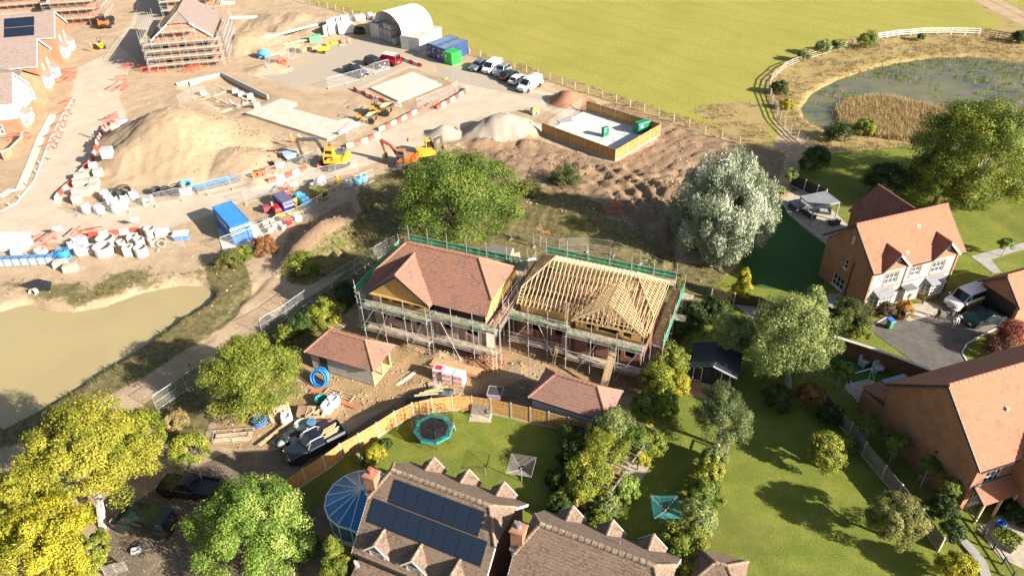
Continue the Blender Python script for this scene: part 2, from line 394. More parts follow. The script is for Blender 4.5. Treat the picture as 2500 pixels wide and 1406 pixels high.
heap((-49.5,105.2), 15.0, 11.5, 6.2, -27, 1.05, .10); heap((-38,98.5), 9, 6, 2.2, -20, 1.0, .3); heap((-54,101), 7, 8, 2.6, 40, 1.0, .3)
heap(W2(640,395), 4, 3, 1.2, 0, 1, .5); heap(W2(700,375), 3.5, 2.5, 1.0, 0, 1, .5)
heap(W2(1228,325), 6.2, 4.6, 3.0, 0, .85, .3, 'pale'); heap(W2(1085,330), 3.1, 2.3, 1.7, 0, 1, .25, 'pale'); heap(W2(1180,352), 6, 2, .8, 5, 1, .5)
heap(W2(615,112), 9, 7, 2.6, 10, 1, .3); heap(W2(720,62), 17, 8, 2.4, -15, 1, .25); heap(W2(655,170), 4.5, 3, 1.0, 0, 1, .4); heap(W2(560,60), 8, 5, 1.2)
heap(W2(1392,252), 4.6, 3.2, 2.0, -20, 1, .35, 'red'); heap(W2(1285,352), 1.6, 1.2, .9, 0, 1, .5)
heap(W2(800,590), 8.5, 4.2, 3.0, 52, .9, .3); heap(W2(870,505), 5, 2.5, 1.1, 45, .9, .3)
heap(W2(1405,560), 13, 4.6, 2.4, -24, .8, .35); heap(W2(1250,520), 7, 4, 1.4, -20, .8, .4)
heap(W2(1640,545), 4.5, 6.5, 1.7, 10, .8, .35); heap(W2(1650,470), 5, 3, 1.0, 0, .8, .4)
heap(W2(1185,882), 2.4, 1.3, .75, -22, 1, .5, 'red'); heap(W2(1275,905), 2.6, 1.7, .55, 0, 1, .5); heap(W2(1085,875), 2.2, 1.4, .5, 0, 1, .6)
heap(W2(990,1020), .1, .1, .1)
rgh = rough*np.clip(.35+m_heap*.9+m_brown*1.3+m_plot*.6+m_scrub*.5, 0, 1.6)*(1-m_road*.93)*(1-np.clip(m_lawn+m_dark*.7, 0, 1)*.9)*(1-m_field*.9)
ruts = np.sin((XX*.35+YY*.94+(n5-.5)*9+np.sin(XX*.12)*6)*2.6)
Z = Z+rgh+(n4-.5)*.25*(1-m_road)*(1-m_lawn)*(1-m_park_shade)+np.minimum(ruts, .3)*.10*m_brown*(n1 > .35)*(1-m_heap*.6)
def grooves(px, dep, wd):
    global Z
    Pl = pts_w(px); D = np.full((NY, NX), 9.0)
    for (xa, ya), (xb, yb) in zip(Pl, Pl[1:]):
        L2 = (xb-xa)**2+(yb-ya)**2; tt = np.clip(((XX-xa)*(xb-xa)+(YY-ya)*(yb-ya))/L2, 0, 1); D = np.minimum(D, np.hypot(XX-xa-tt*(xb-xa), YY-ya-tt*(yb-ya)))
    D = D+(n2-.5)*.5; Z = Z-dep*np.exp(-(D/wd)**2)+dep*.55*np.exp(-((D-wd*2)/(wd*.7))**2)*(.4+n3)
for pl in ([(1500,415),(1560,455),(1600,520),(1612,640)],[(1530,405),(1590,450),(1632,520),(1640,650)],[(1420,420),(1490,465),(1560,545),(1585,645)],[(1450,405),(1520,455),(1580,530),(1602,640)],[(1670,440),(1700,400),(1800,380)],[(1350,385),(1440,420),(1540,440),(1660,425)],[(1140,365),(1250,395),(1400,425),(1500,440)]): grooves(pl, .30, .42)
for pl in ([(560,760),(640,690),(690,640)],[(530,800),(600,735),(665,675)],[(420,900),(520,820)],[(660,150),(720,120),(760,95)],[(655,160),(700,150),(740,138)]): grooves(pl, .12, .35)
m_dig = region([[(432,206),(545,182),(655,235),(640,275),(560,288),(500,250)]], 2)
Z = Z-.45*m_dig
m_bd = region([[(880,640),(1270,560),(1700,680),(1660,930),(1250,880),(840,800)], [(1980,480),(2600,480),(2600,1440),(2050,1100),(2150,860),(1990,700)], [(730,800),(960,830),(960,970),(740,900)], [(1285,880),(1540,930),(1500,1060),(1280,980)], [(800,1100),(1680,1380),(1600,1600),(800,1600)], [(1320,300),(1440,240),(1630,300),(1500,400)],
   [(1400,1060),(1650,1060),(1560,1300),(1360,1330)], [(560,270),(690,235),(900,300),(810,350)], [(860,215),(1010,170),(1130,230),(980,280)], [(-200,-50),(190,-50),(180,250),(90,440),(-200,600)], [(330,-60),(570,-60),(560,190),(380,200)], [(900,40),(1150,90),(1130,180),(900,100)],[(500,480),(620,480),(630,600),(540,600)]], 6)
Z = Z*(1-m_bd)
Z = Z-1.75*np.clip(m_pl*1.1, 0, 1)-1.3*np.clip(m_pr*1.1, 0, 1)+.9*m_reed*m_pr
pondL_z, pondR_z = -.62, -.42
def hz(x, y):
    i = min(NX-2, max(0, (x-X0)/RES)); j = min(NY-2, max(0, (y-Y0)/RES)); a, b = int(i), int(j); u, v = i-a, j-b
    return float((Z[b,a]*(1-u)+Z[b,a+1]*u)*(1-v)+(Z[b+1,a]*(1-u)+Z[b+1,a+1]*u)*v)
def gz(px, py, dz=0.0):
    z = 0.0
    for _ in range(6):
        p = g(px, py, z); z = .5*z+.5*hz(p.x, p.y)
    p = g(px, py, z); p.z = hz(p.x, p.y)+dz
    return p
def mask_at(m, x, y):
    return m[np.clip(((y-Y0)/RES).astype(int), 0, NY-1), np.clip(((x-X0)/RES).astype(int), 0, NX-1)]
# ---- ground material
m, t, b = nodes('ground_mat')
geo = N(t, 'ShaderNodeNewGeometry'); P = geo.outputs['Position']
a1 = N(t, 'ShaderNodeAttribute', attribute_name='mk1'); a2 = N(t, 'ShaderNodeAttribute', attribute_name='mk2'); a3 = N(t, 'ShaderNodeAttribute', attribute_name='mk3')
s1 = N(t, 'ShaderNodeSeparateColor'); t.links.new(a1.outputs['Color'], s1.inputs[0])
s2 = N(t, 'ShaderNodeSeparateColor'); t.links.new(a2.outputs['Color'], s2.inputs[0])
s3 = N(t, 'ShaderNodeSeparateColor'); t.links.new(a3.outputs['Color'], s3.inputs[0])
nb = noise(t, P, .35, 6, .65); nm = noise(t, P, 1.6, 6, .7); nf = noise(t, P, 7, 5, .75); nff = noise(t, P, 26, 3, .7); nl = noise(t, P, .09, 4, .6)
def msk(v, amt=.55, lo=.4, hi=.6): return ramp(t, math_(t, 'ADD', v, math_(t, 'MULTIPLY', math_(t, 'SUBTRACT', nm, .5), amt)), lo, hi)
sand = mixc(t, ramp(t, nb, .3, .7), (.40,.29,.185), (.52,.39,.265)); sand = mixc(t, ramp(t, nf, .42, .78), sand, (.27,.185,.11)); sand = mixc(t, ramp(t, nff, .6, .8), sand, (.56,.46,.35))
brown = mixc(t, nm, (.215,.138,.083), (.36,.245,.155)); brown = mixc(t, ramp(t, nf, .5, .75), brown, (.17,.11,.066)); brown = mixc(t, ramp(t, nb, .55, .7), brown, (.38,.27,.175))
road = mixc(t, ramp(t, nb, .3, .7), (.43,.355,.27), (.52,.435,.34)); road = mixc(t, ramp(t, nm, .55, .8), road, (.37,.30,.225))
park = mixc(t, nm, (.32,.275,.22), (.42,.36,.29)); park = mixc(t, ramp(t, nl, .5, .65), park, (.42,.33,.22))
field = mixc(t, ramp(t, nl, .3, .72), (.265,.255,.042), (.345,.315,.066)); field = mixc(t, ramp(t, nm, .35, .7), field, (.24,.235,.04)); field = mixc(t, ramp(t, nf, .4, .75), field, (.43,.37,.115)); field = mixc(t, ramp(t, noise(t, P, 2.6, 5, .8), .5, .7), field, (.22,.215,.04)); wv = N(t, 'ShaderNodeTexWave', wave_type='BANDS', bands_direction='DIAGONAL'); wv.inputs['Scale'].default_value = .075; wv.inputs['Distortion'].default_value = 5.0; wv.inputs['Detail'].default_value = 2; t.links.new(P, wv.inputs['Vector']); field = mixc(t, math_(t, 'MULTIPLY', ramp(t, wv.outputs['Fac'], .75, .98), .2), field, (.20,.215,.035)); field = mixc(t, ramp(t, nb, .68, .78), field, (.13,.19,.03))
straw = mixc(t, nm, (.30,.215,.085), (.43,.325,.15)); straw = mixc(t, ramp(t, nb, .52, .68), straw, (.19,.17,.045)); straw = mixc(t, ramp(t, nf, .5, .75), straw, (.17,.12,.05))
scrub = mixc(t, ramp(t, nm, .35, .65), (.085,.095,.028), (.23,.175,.085)); scrub = mixc(t, ramp(t, nf, .5, .72), scrub, (.30,.22,.12)); scrub = mixc(t, ramp(t, nb, .55, .7), scrub, (.10,.13,.025))
lawn = mixc(t, ramp(t, nb, .35, .7), (.142,.182,.026), (.25,.25,.048)); lawn = mixc(t, ramp(t, nm, .52, .74), lawn, (.275,.23,.082)); lawn = mixc(t, ramp(t, nf, .4, .8), lawn, (.145,.19,.024)); lawn = mixc(t, ramp(t, noise(t, P, 4.2, 4, .8), .5, .66), lawn, mixc(t, .45, lawn, (.075,.105,.015))); lawn = mixc(t, ramp(t, nl, .52, .62), lawn, mixc(t, .3, lawn, (.11,.10,.035)))
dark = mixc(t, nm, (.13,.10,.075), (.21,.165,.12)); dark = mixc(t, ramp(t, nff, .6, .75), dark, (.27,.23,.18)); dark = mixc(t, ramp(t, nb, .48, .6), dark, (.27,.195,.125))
plot = mixc(t, nm, (.30,.195,.10), (.42,.29,.155)); plot = mixc(t, ramp(t, nf, .52, .75), plot, (.20,.14,.085))
c = mixc(t, msk(s3.outputs[2], .3), sand, plot); c = mixc(t, msk(s1.outputs[2]), c, brown); c = mixc(t, msk(s2.outputs[0], .25), c, road); c = mixc(t, msk(s2.outputs[1], .4), c, park)
pale = mixc(t, nf, (.33,.28,.225), (.45,.39,.32)); red = mixc(t, nf, (.25,.115,.065), (.36,.19,.115))
a4 = N(t, 'ShaderNodeAttribute', attribute_name='mk4'); s4 = N(t, 'ShaderNodeSeparateColor'); t.links.new(a4.outputs['Color'], s4.inputs[0])
heapc = mixc(t, ramp(t, noise(t, P, 2.4, 6, .8, .4), .4, .68), (.43,.325,.215), (.29,.2,.12)); c = mixc(t, msk(s4.outputs[2], .3), c, mixc(t, .65, c, heapc))
c = mixc(t, msk(s4.outputs[0]), c, pale); c = mixc(t, msk(s4.outputs[1]), c, red)
c = mixc(t, msk(s1.outputs[0], .25), c, field); c = mixc(t, msk(s1.outputs[1], .9), c, scrub); c = mixc(t, msk(s3.outputs[0], .7), c, straw)
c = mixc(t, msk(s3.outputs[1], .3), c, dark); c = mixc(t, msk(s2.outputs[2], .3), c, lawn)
t.links.new(c, b.inputs['Base Color']); b.inputs['Roughness'].default_value = .95; b.inputs['Specular IOR Level'].default_value = .2
hgt = math_(t, 'ADD', math_(t, 'MULTIPLY', nf, .6), math_(t, 'MULTIPLY', nff, .35))
bm_ = N(t, 'ShaderNodeBump'); bm_.inputs['Distance'].default_value = .16
t.links.new(math_(t, 'SUBTRACT', .95, math_(t, 'MULTIPLY', math_(t, 'MAXIMUM', s2.outputs[0], s2.outputs[1]), .75)), bm_.inputs['Strength']); t.links.new(hgt, bm_.inputs['Height']); t.links.new(bm_.outputs[0], b.inputs['Normal'])
GROUND = m
idx = np.arange(NX*NY).reshape(NY, NX)
Q = np.stack([idx[:-1,:-1], idx[:-1,1:], idx[1:,1:], idx[1:,:-1]], -1).reshape(-1, 4)
Zc = Z.copy()
edge = np.minimum(np.minimum(XX-X0, X1-XX), np.minimum(YY-Y0, Y1-YY)); Zc = np.where(edge < .2, -3.0, Zc)
me = npmesh('ground', np.stack([XX, YY, Zc], -1).reshape(-1, 3), Q, GROUND, True)
def attr(nm, r, gg, bb):
    a = me.color_attributes.new(nm, 'FLOAT_COLOR', 'POINT'); o = np.ones((NX*NY, 4), np.float32)
    o[:,0], o[:,1], o[:,2] = r.ravel(), gg.ravel(), bb.ravel(); a.data.foreach_set('color', o.ravel())
m_sc2 = np.clip(m_scrub*(1-m_pl), 0, 1)
attr('mk1', np.clip(m_field-m_trackmid*.0-m_track*2, 0, 1), m_sc2, np.clip(m_brown, 0, 1)); attr('mk2', m_road, m_park_shade, m_lawn)
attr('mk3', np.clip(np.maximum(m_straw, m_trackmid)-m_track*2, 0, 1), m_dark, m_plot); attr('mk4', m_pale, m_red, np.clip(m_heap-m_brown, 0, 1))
link('ground', me, kind='structure')
far = mat('far_grass', (.16,.17,.045), .95, .25, .02)
MB().add([(-3000,-3000,-2.9),(3000,-3000,-2.9),(3000,3000,-2.9),(-3000,3000,-2.9)], [(0,1,2,3)]).build('far_ground', far, kind='structure')
# ---- water
def water(name, poly, z, mm):
    pts = pts_w(poly); cx = sum(p[0] for p in pts)/len(pts); cy = sum(p[1] for p in pts)/len(pts)
    big = [((p[0]-cx)*1.06+cx, (p[1]-cy)*1.06+cy, z) for p in pts]
    MB().poly(big).build(name, mm, kind='structure')
m, t, b = nodes('muddy_water'); P = N(t, 'ShaderNodeNewGeometry').outputs['Position']
c = mixc(t, ramp(t, noise(t, P, .07, 3), .35, .7), (.38,.305,.15), (.33,.262,.128)); t.links.new(c, b.inputs['Base Color']); b.inputs['Roughness'].default_value = .09; b.inputs['Specular IOR Level'].default_value = .5
bump(t, b, noise(t, P, 2.5, 3), .05, .02)
water('muddy_pond', POND_L, pondL_z, m)
m, t, b = nodes('weedy_water'); P = N(t, 'ShaderNodeNewGeometry').outputs['Position']
c = mixc(t, ramp(t, noise(t, P, .12, 4), .35, .65), (.19,.15,.10), (.075,.075,.075)); c = mixc(t, ramp(t, noise(t, P, .5, 6, .75), .42, .6), c, (.13,.145,.045)); c = mixc(t, ramp(t, noise(t, P, 3.5, 4, .8), .58, .72), c, (.21,.24,.05))
t.links.new(c, b.inputs['Base Color']); b.inputs['Roughness'].default_value = .2; bump(t, b, noise(t, P, 4, 3), .08, .02)
water('weedy_pond', POND_R, pondR_z, m)
# ---- long grass, reeds and weeds nobody could count
def tufts(name, label, cat, n, mk, thr, h, wd, mm, seed, blades=6, box=None, zmin=-9):
    r = np.random.RandomState(seed); x = r.uniform(X0+2, X1-2, n*12); y = r.uniform(Y0+2, Y1-2, n*12)
    if box is not None: x = r.uniform(box[0], box[1], n*12); y = r.uniform(box[2], box[3], n*12)
    p = mask_at(mk, x, y); k = (p > thr) & (r.rand(len(x)) < p); x, y = x[k][:n], y[k][:n]
    z = np.maximum(mask_at(Z, x, y), zmin); c = len(x)
    x = np.repeat(x, blades); y = np.repeat(y, blades); z = np.repeat(z, blades); nn = len(x)
    a = r.uniform(0, 6.283, nn); hh = h*r.uniform(.5, 1.25, nn); ln = hh*r.uniform(.15, .7, nn); o = r.uniform(-.16, .16, (nn, 2))*(h/.5)
    bx, by = x+o[:,0], y+o[:,1]; px, py = -np.sin(a)*wd, np.cos(a)*wd
    V = np.stack([np.stack([bx-px, by-py, z-.05], -1), np.stack([bx+px, by+py, z-.05], -1), np.stack([bx+np.cos(a)*ln, by+np.sin(a)*ln, z+hh], -1)], 1).reshape(-1, 3)
    me = npmesh(name, V, np.arange(nn*3).reshape(-1, 3), mm)
    at = me.attributes.new('tint', 'FLOAT', 'POINT'); at.data.foreach_set('value', np.repeat(np.clip(np.repeat(r.rand(c), blades)*.7+r.rand(nn)*.3, 0, 1), 3).astype(np.float32))
    return link(name, me, label=label, category=cat, kind='stuff')
LG_DRY = mat_leaf('dry_grass', (.20,.14,.06), (.42,.30,.13), (.15,.15,.04))
LG_GRN = mat_leaf('weed_green', (.06,.085,.02), (.20,.19,.05), (.30,.20,.09))
LG_REED = mat_leaf('reed', (.30,.21,.09), (.50,.37,.18), (.22,.2,.06))
tufts('long_grass', 'pale dry long grass growing round the reed pond and along the field fence', 'grass', 15000, np.clip(m_straw-m_pr, 0, 1)*np.clip((n1+n2-.7)*2, 0, 1), .2, .5, .03, LG_DRY, 1)
tufts('scrub_weeds', 'rough green and brown weeds on the banks round the muddy pond and bunds', 'weeds', 13000, np.clip(m_scrub-m_pl*2-m_bd, 0, 1)*np.clip((n1+n2-.75)*2, 0, 1), .2, .36, .03, LG_GRN, 2)
tufts('reed_bed', 'dense straw coloured reed bed standing in the pond', 'reeds', 9000, m_reed, .4, 1.0, .045, LG_REED, 3, box=(30,120,80,150))
tufts('water_weed', 'green pond weed and rushes breaking the water of the reed pond', 'pond weed', 9000, np.clip(m_pr-m_reed-.15*n1, 0, 1)*np.clip((n4+n1*.5-.45)*3, 0, 1), .15, .7, .035, mat_leaf('rush', (.06,.09,.02), (.22,.24,.05), (.3,.24,.1)), 4, blades=5, zmin=pondR_z)
bank = region([POND_L], 14)*(1-region([POND_L], 1))
tufts('bank_grass', 'fine brown grass edging the muddy pond', 'grass', 6000, np.clip(bank*1.5, 0, 1), .25, .28, .035, LG_GRN, 5, blades=4)
# ================================================================= SHARED BUILDING MATERIALS
BRICK_NEW = mat_brick('brick_new', (.30,.20,.155), (.36,.26,.21), (.42,.38,.33))
BRICK_RED = mat_brick('brick_red', (.30,.115,.058), (.37,.16,.085), (.36,.25,.18))
BRICK_ORG = mat_brick('brick_orange', (.32,.14,.075), (.38,.175,.1), (.38,.29,.21))
BRICK_DRK = mat_brick('brick_dark', (.19,.075,.045), (.25,.11,.065), (.25,.17,.12))
TILE_NEW = mat_tile('tile_new', (.285,.135,.092), (.34,.172,.12), (.165,.105,.092), patch=.42)
TILE_GAR = mat_tile('tile_garage', (.27,.145,.11), (.32,.18,.135), (.19,.11,.09), patch=.3)
TILE_ORG = mat_tile('tile_orange', (.345,.14,.08), (.37,.155,.09), (.30,.117,.068), .30, .33, patch=.3, pscale=.7)
TILE_OLD = mat_tile('tile_old', (.185,.125,.088), (.24,.17,.125), (.12,.085,.062), patch=.45, lichen=(.38,.33,.26))
TILE_GRY = mat_tile('tile_grey', (.25,.195,.175), (.28,.22,.2), (.21,.165,.15), .3, .3, patch=.3)
OSB = mat('osb_board', (.50,.31,.105), .8, .3, 9, dirt=(.40,.25,.09))
TIMBER = mat('new_timber', (.60,.44,.25), .75, .18, 4)
BOARD = mat('scaffold_board', (.40,.32,.235), .85, .3, 2.2, dirt=(.27,.2,.14))
BOARD2 = mat('scaffold_board_red', (.34,.205,.13), .85, .25, 2.2, dirt=(.2,.13,.09))
STEEL = mat('galvanised_steel', (.52,.53,.55), .42, .15, 5, .75)
STEELW = mat('pale_steel', (.46,.46,.47), .5, .15, 5, .4)
NET = mat_net('green_net', (.015,.36,.16), .6)
NET2 = mat_net('green_net_worn', (.03,.36,.19), .27)
VOID = mat('dark_opening', (.012,.011,.010), .9, .1)  # near-black colour stands in for unlit space behind openings
WHITE = mat('white_paint', (.74,.73,.71), .55, .05, 2)
BLACKP = mat('black_plastic', (.022,.022,.024), .5, .15)
RIDGE = mat('ridge_tile', (.33,.165,.105), .85, .3, 5)
RIDGE_O = mat('ridge_orange', (.38,.15,.095), .85, .2, 5)
RIDGE_OLD = mat('ridge_old', (.22,.16,.115), .9, .35, 6, dirt=(.4,.35,.27))
LEADM = mat('lead_flashing', (.19,.20,.22), .6, .15, 3, .2)
GLASS = mat_glass('window_glass', (.025,.03,.035), .06)
GLASS_L = mat_glass('window_glass_light', (.10,.12,.14), .08)
CONC = mat('concrete', (.50,.46,.40), .9, .14, 1.2, dirt=(.38,.33,.27))
def wall_with_holes(mb, a, b, z0, z1, holes, th=.25, recess=.12):
    """straight wall from a to b with rectangular openings (s0,s1,z0,z1) cut through"""
    a = Vector((a[0], a[1], 0)); b = Vector((b[0], b[1], 0)); L = (b-a).length; d = (b-a)/L; n = Vector((d.y, -d.x, 0))
    xs = sorted({0.0, L, *[h[0] for h in holes], *[h[1] for h in holes]}); zs = sorted({z0, z1, *[h[2] for h in holes], *[h[3] for h in holes]})
    for i in range(len(xs)-1):
        for j in range(len(zs)-1):
            cx, cz = (xs[i]+xs[i+1])/2, (zs[j]+zs[j+1])/2
            if any(h[0] < cx < h[1] and h[2] < cz < h[3] for h in holes): continue
            mb.poly([a+d*xs[i]+Vector((0,0,zs[j])), a+d*xs[i+1]+Vector((0,0,zs[j])), a+d*xs[i+1]+Vector((0,0,zs[j+1])), a+d*xs[i]+Vector((0,0,zs[j+1]))])
    for s0, s1, h0, h1 in holes:
        p = lambda s, z, k: a+d*s+Vector((0,0,z))-n*k
        for q in (((s0,h0),(s1,h0)), ((s1,h0),(s1,h1)), ((s1,h1),(s0,h1)), ((s0,h1),(s0,h0))):
            mb.poly([p(*q[0],0), p(*q[0],th), p(*q[1],th), p(*q[1],0)])
    return a, d, n
def pane(parent, a, d, n, h, frame=WHITE, glass=GLASS, cols=2, rows=1, inset=.06, fw=.06, name='window', sill=True):
    """a glazed window: frame bars and a pane behind them"""
    s0, s1, z0, z1 = h; p = lambda s, z, k: a+d*s+Vector((0,0,z))-n*k
    fm = MB()
    for i in range(cols+1):
        s = s0+(s1-s0)*i/cols; wd = fw if i in (0, cols) else fw*.7
        s = min(max(s, s0+wd/2), s1-wd/2); fm.beam(p(s, z0, inset), p(s, z1, inset), .05, wd, up=d)
    for j in range(rows+1):
        z = z0+(z1-z0)*j/rows; wd = fw if j in (0, rows) else fw*.55
        z = min(max(z, z0+wd/2), z1-wd/2); fm.beam(p(s0, z, inset), p(s1, z, inset), .05, wd)
    o = fm.build(name, frame, parent)
    MB().poly([p(s0, z0, inset+.03), p(s1, z0, inset+.03), p(s1, z1, inset+.03), p(s0, z1, inset+.03)]).build('glass', glass, o)
    if sill: MB().beam(p(s0-.06, z0-.03, -.04), p(s1+.06, z0-.03, -.04), .16, .06).build('sill', frame, o)
    return o
# ================================================================= THE TWO NEW HOUSES
HA = math.radians(-23)
cA = Vector((-6.79, 62.2, 0)); cB = Vector((8.02, 59.06, 0))
EAVE, RZ_, PIT = 5.3, 8.8, .833
def new_house(c, s, tiled, label):
    """s = -1: gabled wing on the west side, +1 on the east"""
    R = T('new_house', label, 'house', c, HA)
    wx = s*2.72; y0 = -3.9; yw = -4.45; x0, x1 = -6.2, 6.2
    bw = MB()
    # ground storey and lower walls in brick
    front = []
    segs = [(-6.2, wx-3.2, y0), (wx-3.2, wx+3.2, yw), (wx+3.2, 6.2, y0)]
    for a, b_, yy in segs:
        if b_-a < .2: continue
        holes = []
        if yy == yw:
            m_ = (b_-a)/2
            holes = [(m_-2.3, m_-1.5, 2.35, 3.7), (m_-.95, m_+.95, 2.35, 3.7), (m_+1.5, m_+2.3, 2.35, 3.7)] if tiled else [(m_-1.9, m_-1.0, 2.2, 3.6), (m_+.15, m_+1.35, 2.2, 3.7), (m_+1.75, m_+2.65, 2.2, 3.6)]
            holes += [(m_-1.6, m_-.4, .1, 1.45), (m_+.4, m_+1.6, .1, 1.45)]
        else:
            L = b_-a
            holes = [(L*.2, L*.2+.85, 2.3, 3.6), (L*.62, L*.62+1.3, 2.3, 3.7)] if L > 3 else ([(L*.3, L*.3+.8, 2.3, 3.6)] if L > 1.6 else [])
        wall_with_holes(bw, (a, yy), (b_, yy), 0, 4.35, holes)
        front.append((a, b_, yy, holes))
    for a, b_, yy0, yy1 in ((x0, x0, 3.9, y0), (x1, x1, y0, 3.9)): wall_with_holes(bw, (a, yy0), (b_, yy1), 0, 4.35, [])
    for xx in (wx-3.2, wx+3.2):
        if abs(xx) < 6.1: bw.poly([(xx, y0, 0), (xx, yw, 0), (xx, yw, 4.35), (xx, y0, 4.35)])
    wall_with_holes(bw, (x1, 3.9), (x0, 3.9), 0, 4.35, [])
    bw.build('brick_wall', BRICK_NEW if tiled else BRICK_DRK, R)
    MB().box(x0+.3, x1-.3, y0+.3, 3.6, .1, .2).build('floor_slab', CONC, R)
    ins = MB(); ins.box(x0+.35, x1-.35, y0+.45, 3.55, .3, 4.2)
    ins.build('dark_room_fill', VOID, R)
    # timber-frame upper storey
    ow = MB(); hw = 3.15
    zt = lambda xx: RZ_-.6-abs(xx)*PIT
    gh = [(-2.15, -1.35, 4.55, 5.25), (-.95, 1.0, 4.55, 5.25), (1.4, 2.2, 4.55, 5.25)]
    gw = MB()
    a_, d_, n_ = wall_with_holes(gw, (wx-hw, yw+.02), (wx+hw, yw+.02), 4.35, 5.35, [(h[0]+hw, h[1]+hw, h[2], h[3]) for h in gh], .2)
    if tiled: gw.poly([(wx-hw, yw+.02, 5.35), (wx+hw, yw+.02, 5.35), (wx, yw+.02, RZ_-.68)])
    gw.build('gable_panel', OSB, R)
    MB().box(wx-hw+.3, wx+hw-.3, yw+.4, yw+1.2, 4.4, 5.2).build('gable_dark_fill', VOID, R)
    for sx in (-1, 1):
        xx = sx*6.22; pm = MB()
        pm.poly([(xx, -3.9, 4.35), (xx, 3.9, 4.35), (xx, 3.9, EAVE), (xx, 2.75, 6.3), (xx, -2.75, 6.3), (xx, -3.9, EAVE)] if tiled else [(xx, -3.9, 4.35), (xx, 3.9, 4.35), (xx, 3.9, 5.2), (xx, -3.9, 5.2)])
        pm.build('side_panel', OSB, R)
    for a, b_, yy, _h in front:
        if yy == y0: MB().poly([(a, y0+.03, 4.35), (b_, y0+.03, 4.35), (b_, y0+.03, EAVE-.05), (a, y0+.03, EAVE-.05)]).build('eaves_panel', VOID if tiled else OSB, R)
    ov, hz_, yg = 6.5, 6.4, -4.75
    hy = (RZ_-hz_)/PIT; ye = 4.2; rx = 3.97
    zg = 8.2; yv = -(RZ_-zg)/PIT; ge = 3.5
    if tiled:
        rf = MB()
        xl, xr = wx-ge, wx+ge
        zc = EAVE                                               # main front slope, cut by the wing's valleys
        vl, vr = (xl, -ye, EAVE), (xr, -ye, EAVE)
        slope(rf, [(-ov, -ye, EAVE), (max(xl, -ov), -ye, EAVE), (wx, yv, zg), (wx, 0, RZ_), (-rx, 0, RZ_), (-ov, -hy, hz_)] if xl > -ov+.1 else [(-ov, -ye+.3, EAVE+.25), (wx, yv, zg), (wx, 0, RZ_), (-rx, 0, RZ_), (-ov, -hy, hz_)], .25)
        slope(rf, [(min(xr, ov), -ye, EAVE), (ov, -ye, EAVE), (ov, -hy, hz_), (rx, 0, RZ_), (wx, 0, RZ_), (wx, yv, zg)], .25)
        slope(rf, [(-ov, ye, EAVE), (ov, ye, EAVE), (ov, hy, hz_), (rx, 0, RZ_), (-rx, 0, RZ_), (-ov, hy, hz_)], .25)
        for sx in (-1, 1): slope(rf, [(sx*ov, -hy, hz_), (sx*ov, hy, hz_), (sx*rx, 0, RZ_)], .25)
        for sx in (-1, 1): slope(rf, [(wx+sx*ge, yg, EAVE), (wx+sx*ge, -ye, EAVE), (wx, yv, zg), (wx, yg, zg)], .25)
        ro = rf.build('roof', TILE_NEW, R)
        rd = MB(); ridge_line(rd, (-rx, 0, RZ_+.03), (rx, 0, RZ_+.03)); rw_ = MB(); ridge_line(rw_, (wx, yg, zg+.03), (wx, yv, zg+.03)); rw_.build('ridge_tiles', RIDGE, ro)
        for sx in (-1, 1):
            for sy in (-1, 1): ridge_line(rd, (sx*ov, sy*hy, hz_+.03), (sx*rx, 0, RZ_+.03), .12, .28)
        rd.build('ridge_tiles', RIDGE, ro)
        vb = MB()
        for sx in (-1, 1): vb.beam((wx+sx*ge, yg+.02, EAVE-.12), (wx, yg+.02, zg-.12), .04, .2)
        vb.build('bargeboard', BLACKP, ro)
        so_ = MB(); so_.box(wx-ge+.1, wx+ge-.1, yg+.02, yg+.3, EAVE-.16, EAVE-.06); so_.build('soffit', OSB, ro)
        return R
    # ---- open roof: every truss a part of its own
    def rafter(pts, wdt=.05, ht=.12, name='rafter'):
        mb = MB()
        for a, b_ in pts: mb.beam(a, b_, wdt, ht)
        return mb
    zm = lambda y: RZ_-abs(y)*PIT
    full = MB(); full.beam((0,-ye,EAVE), (0,0,RZ_), .05, .11); full.beam((0,ye,EAVE), (0,0,RZ_), .05, .11); full.beam((0,-ye+.3,EAVE-.02), (0,ye-.3,EAVE-.02), .045, .1)
    for a, b_ in (((0,-1.5,EAVE),(0,-2.6,zm(2.6))), ((0,1.5,EAVE),(0,2.6,zm(2.6))), ((0,-1.5,EAVE),(0,-.9,zm(.9))), ((0,1.5,EAVE),(0,.9,zm(.9))), ((0,-.9,zm(.9)-.9),(0,.9,zm(.9)-.9))): full.beam(a, b_, .04, .08)
    fme = full.mesh('roof_truss', TIMBER)
    x = -rx
    while x <= rx+.01:
        link('roof_truss', fme, R, (x, 0, 0)); x += .42
    # rafters under the half hips
    for sx in (-1, 1):
        x = rx+.42
        while x < ov:
            f = (ov-x)/(ov-rx); y1 = hy*(1-f); zt_ = hz_+(RZ_-hz_)*f
            if sx > 0 or True:
                mb = MB()
                for sy in (-1, 1): mb.beam((0, sy*ye, EAVE), (0, sy*y1, zm(y1)), .05, .11)
                mb.beam((0, -ye+.3, EAVE), (0, ye-.3, EAVE), .045, .1)
                if abs(y1) > .3: mb.beam((0, -y1, zm(y1)-.05), (0, y1, zm(y1)-.05), .045, .1)
                mb.build('roof_truss', TIMBER, R, (sx*x, 0, 0))
            x += .42
        # hip boards and the jack rafters of the hip slope
        hm = MB()
        for sy in (-1, 1): hm.beam((sx*ov, sy*hy, hz_), (sx*rx, 0, RZ_), .05, .16)
        hm.beam((sx*ov, -hy, hz_), (sx*ov, hy, hz_), .05, .12); hm.build('hip_board', TIMBER, R)
        y = -hy+.25
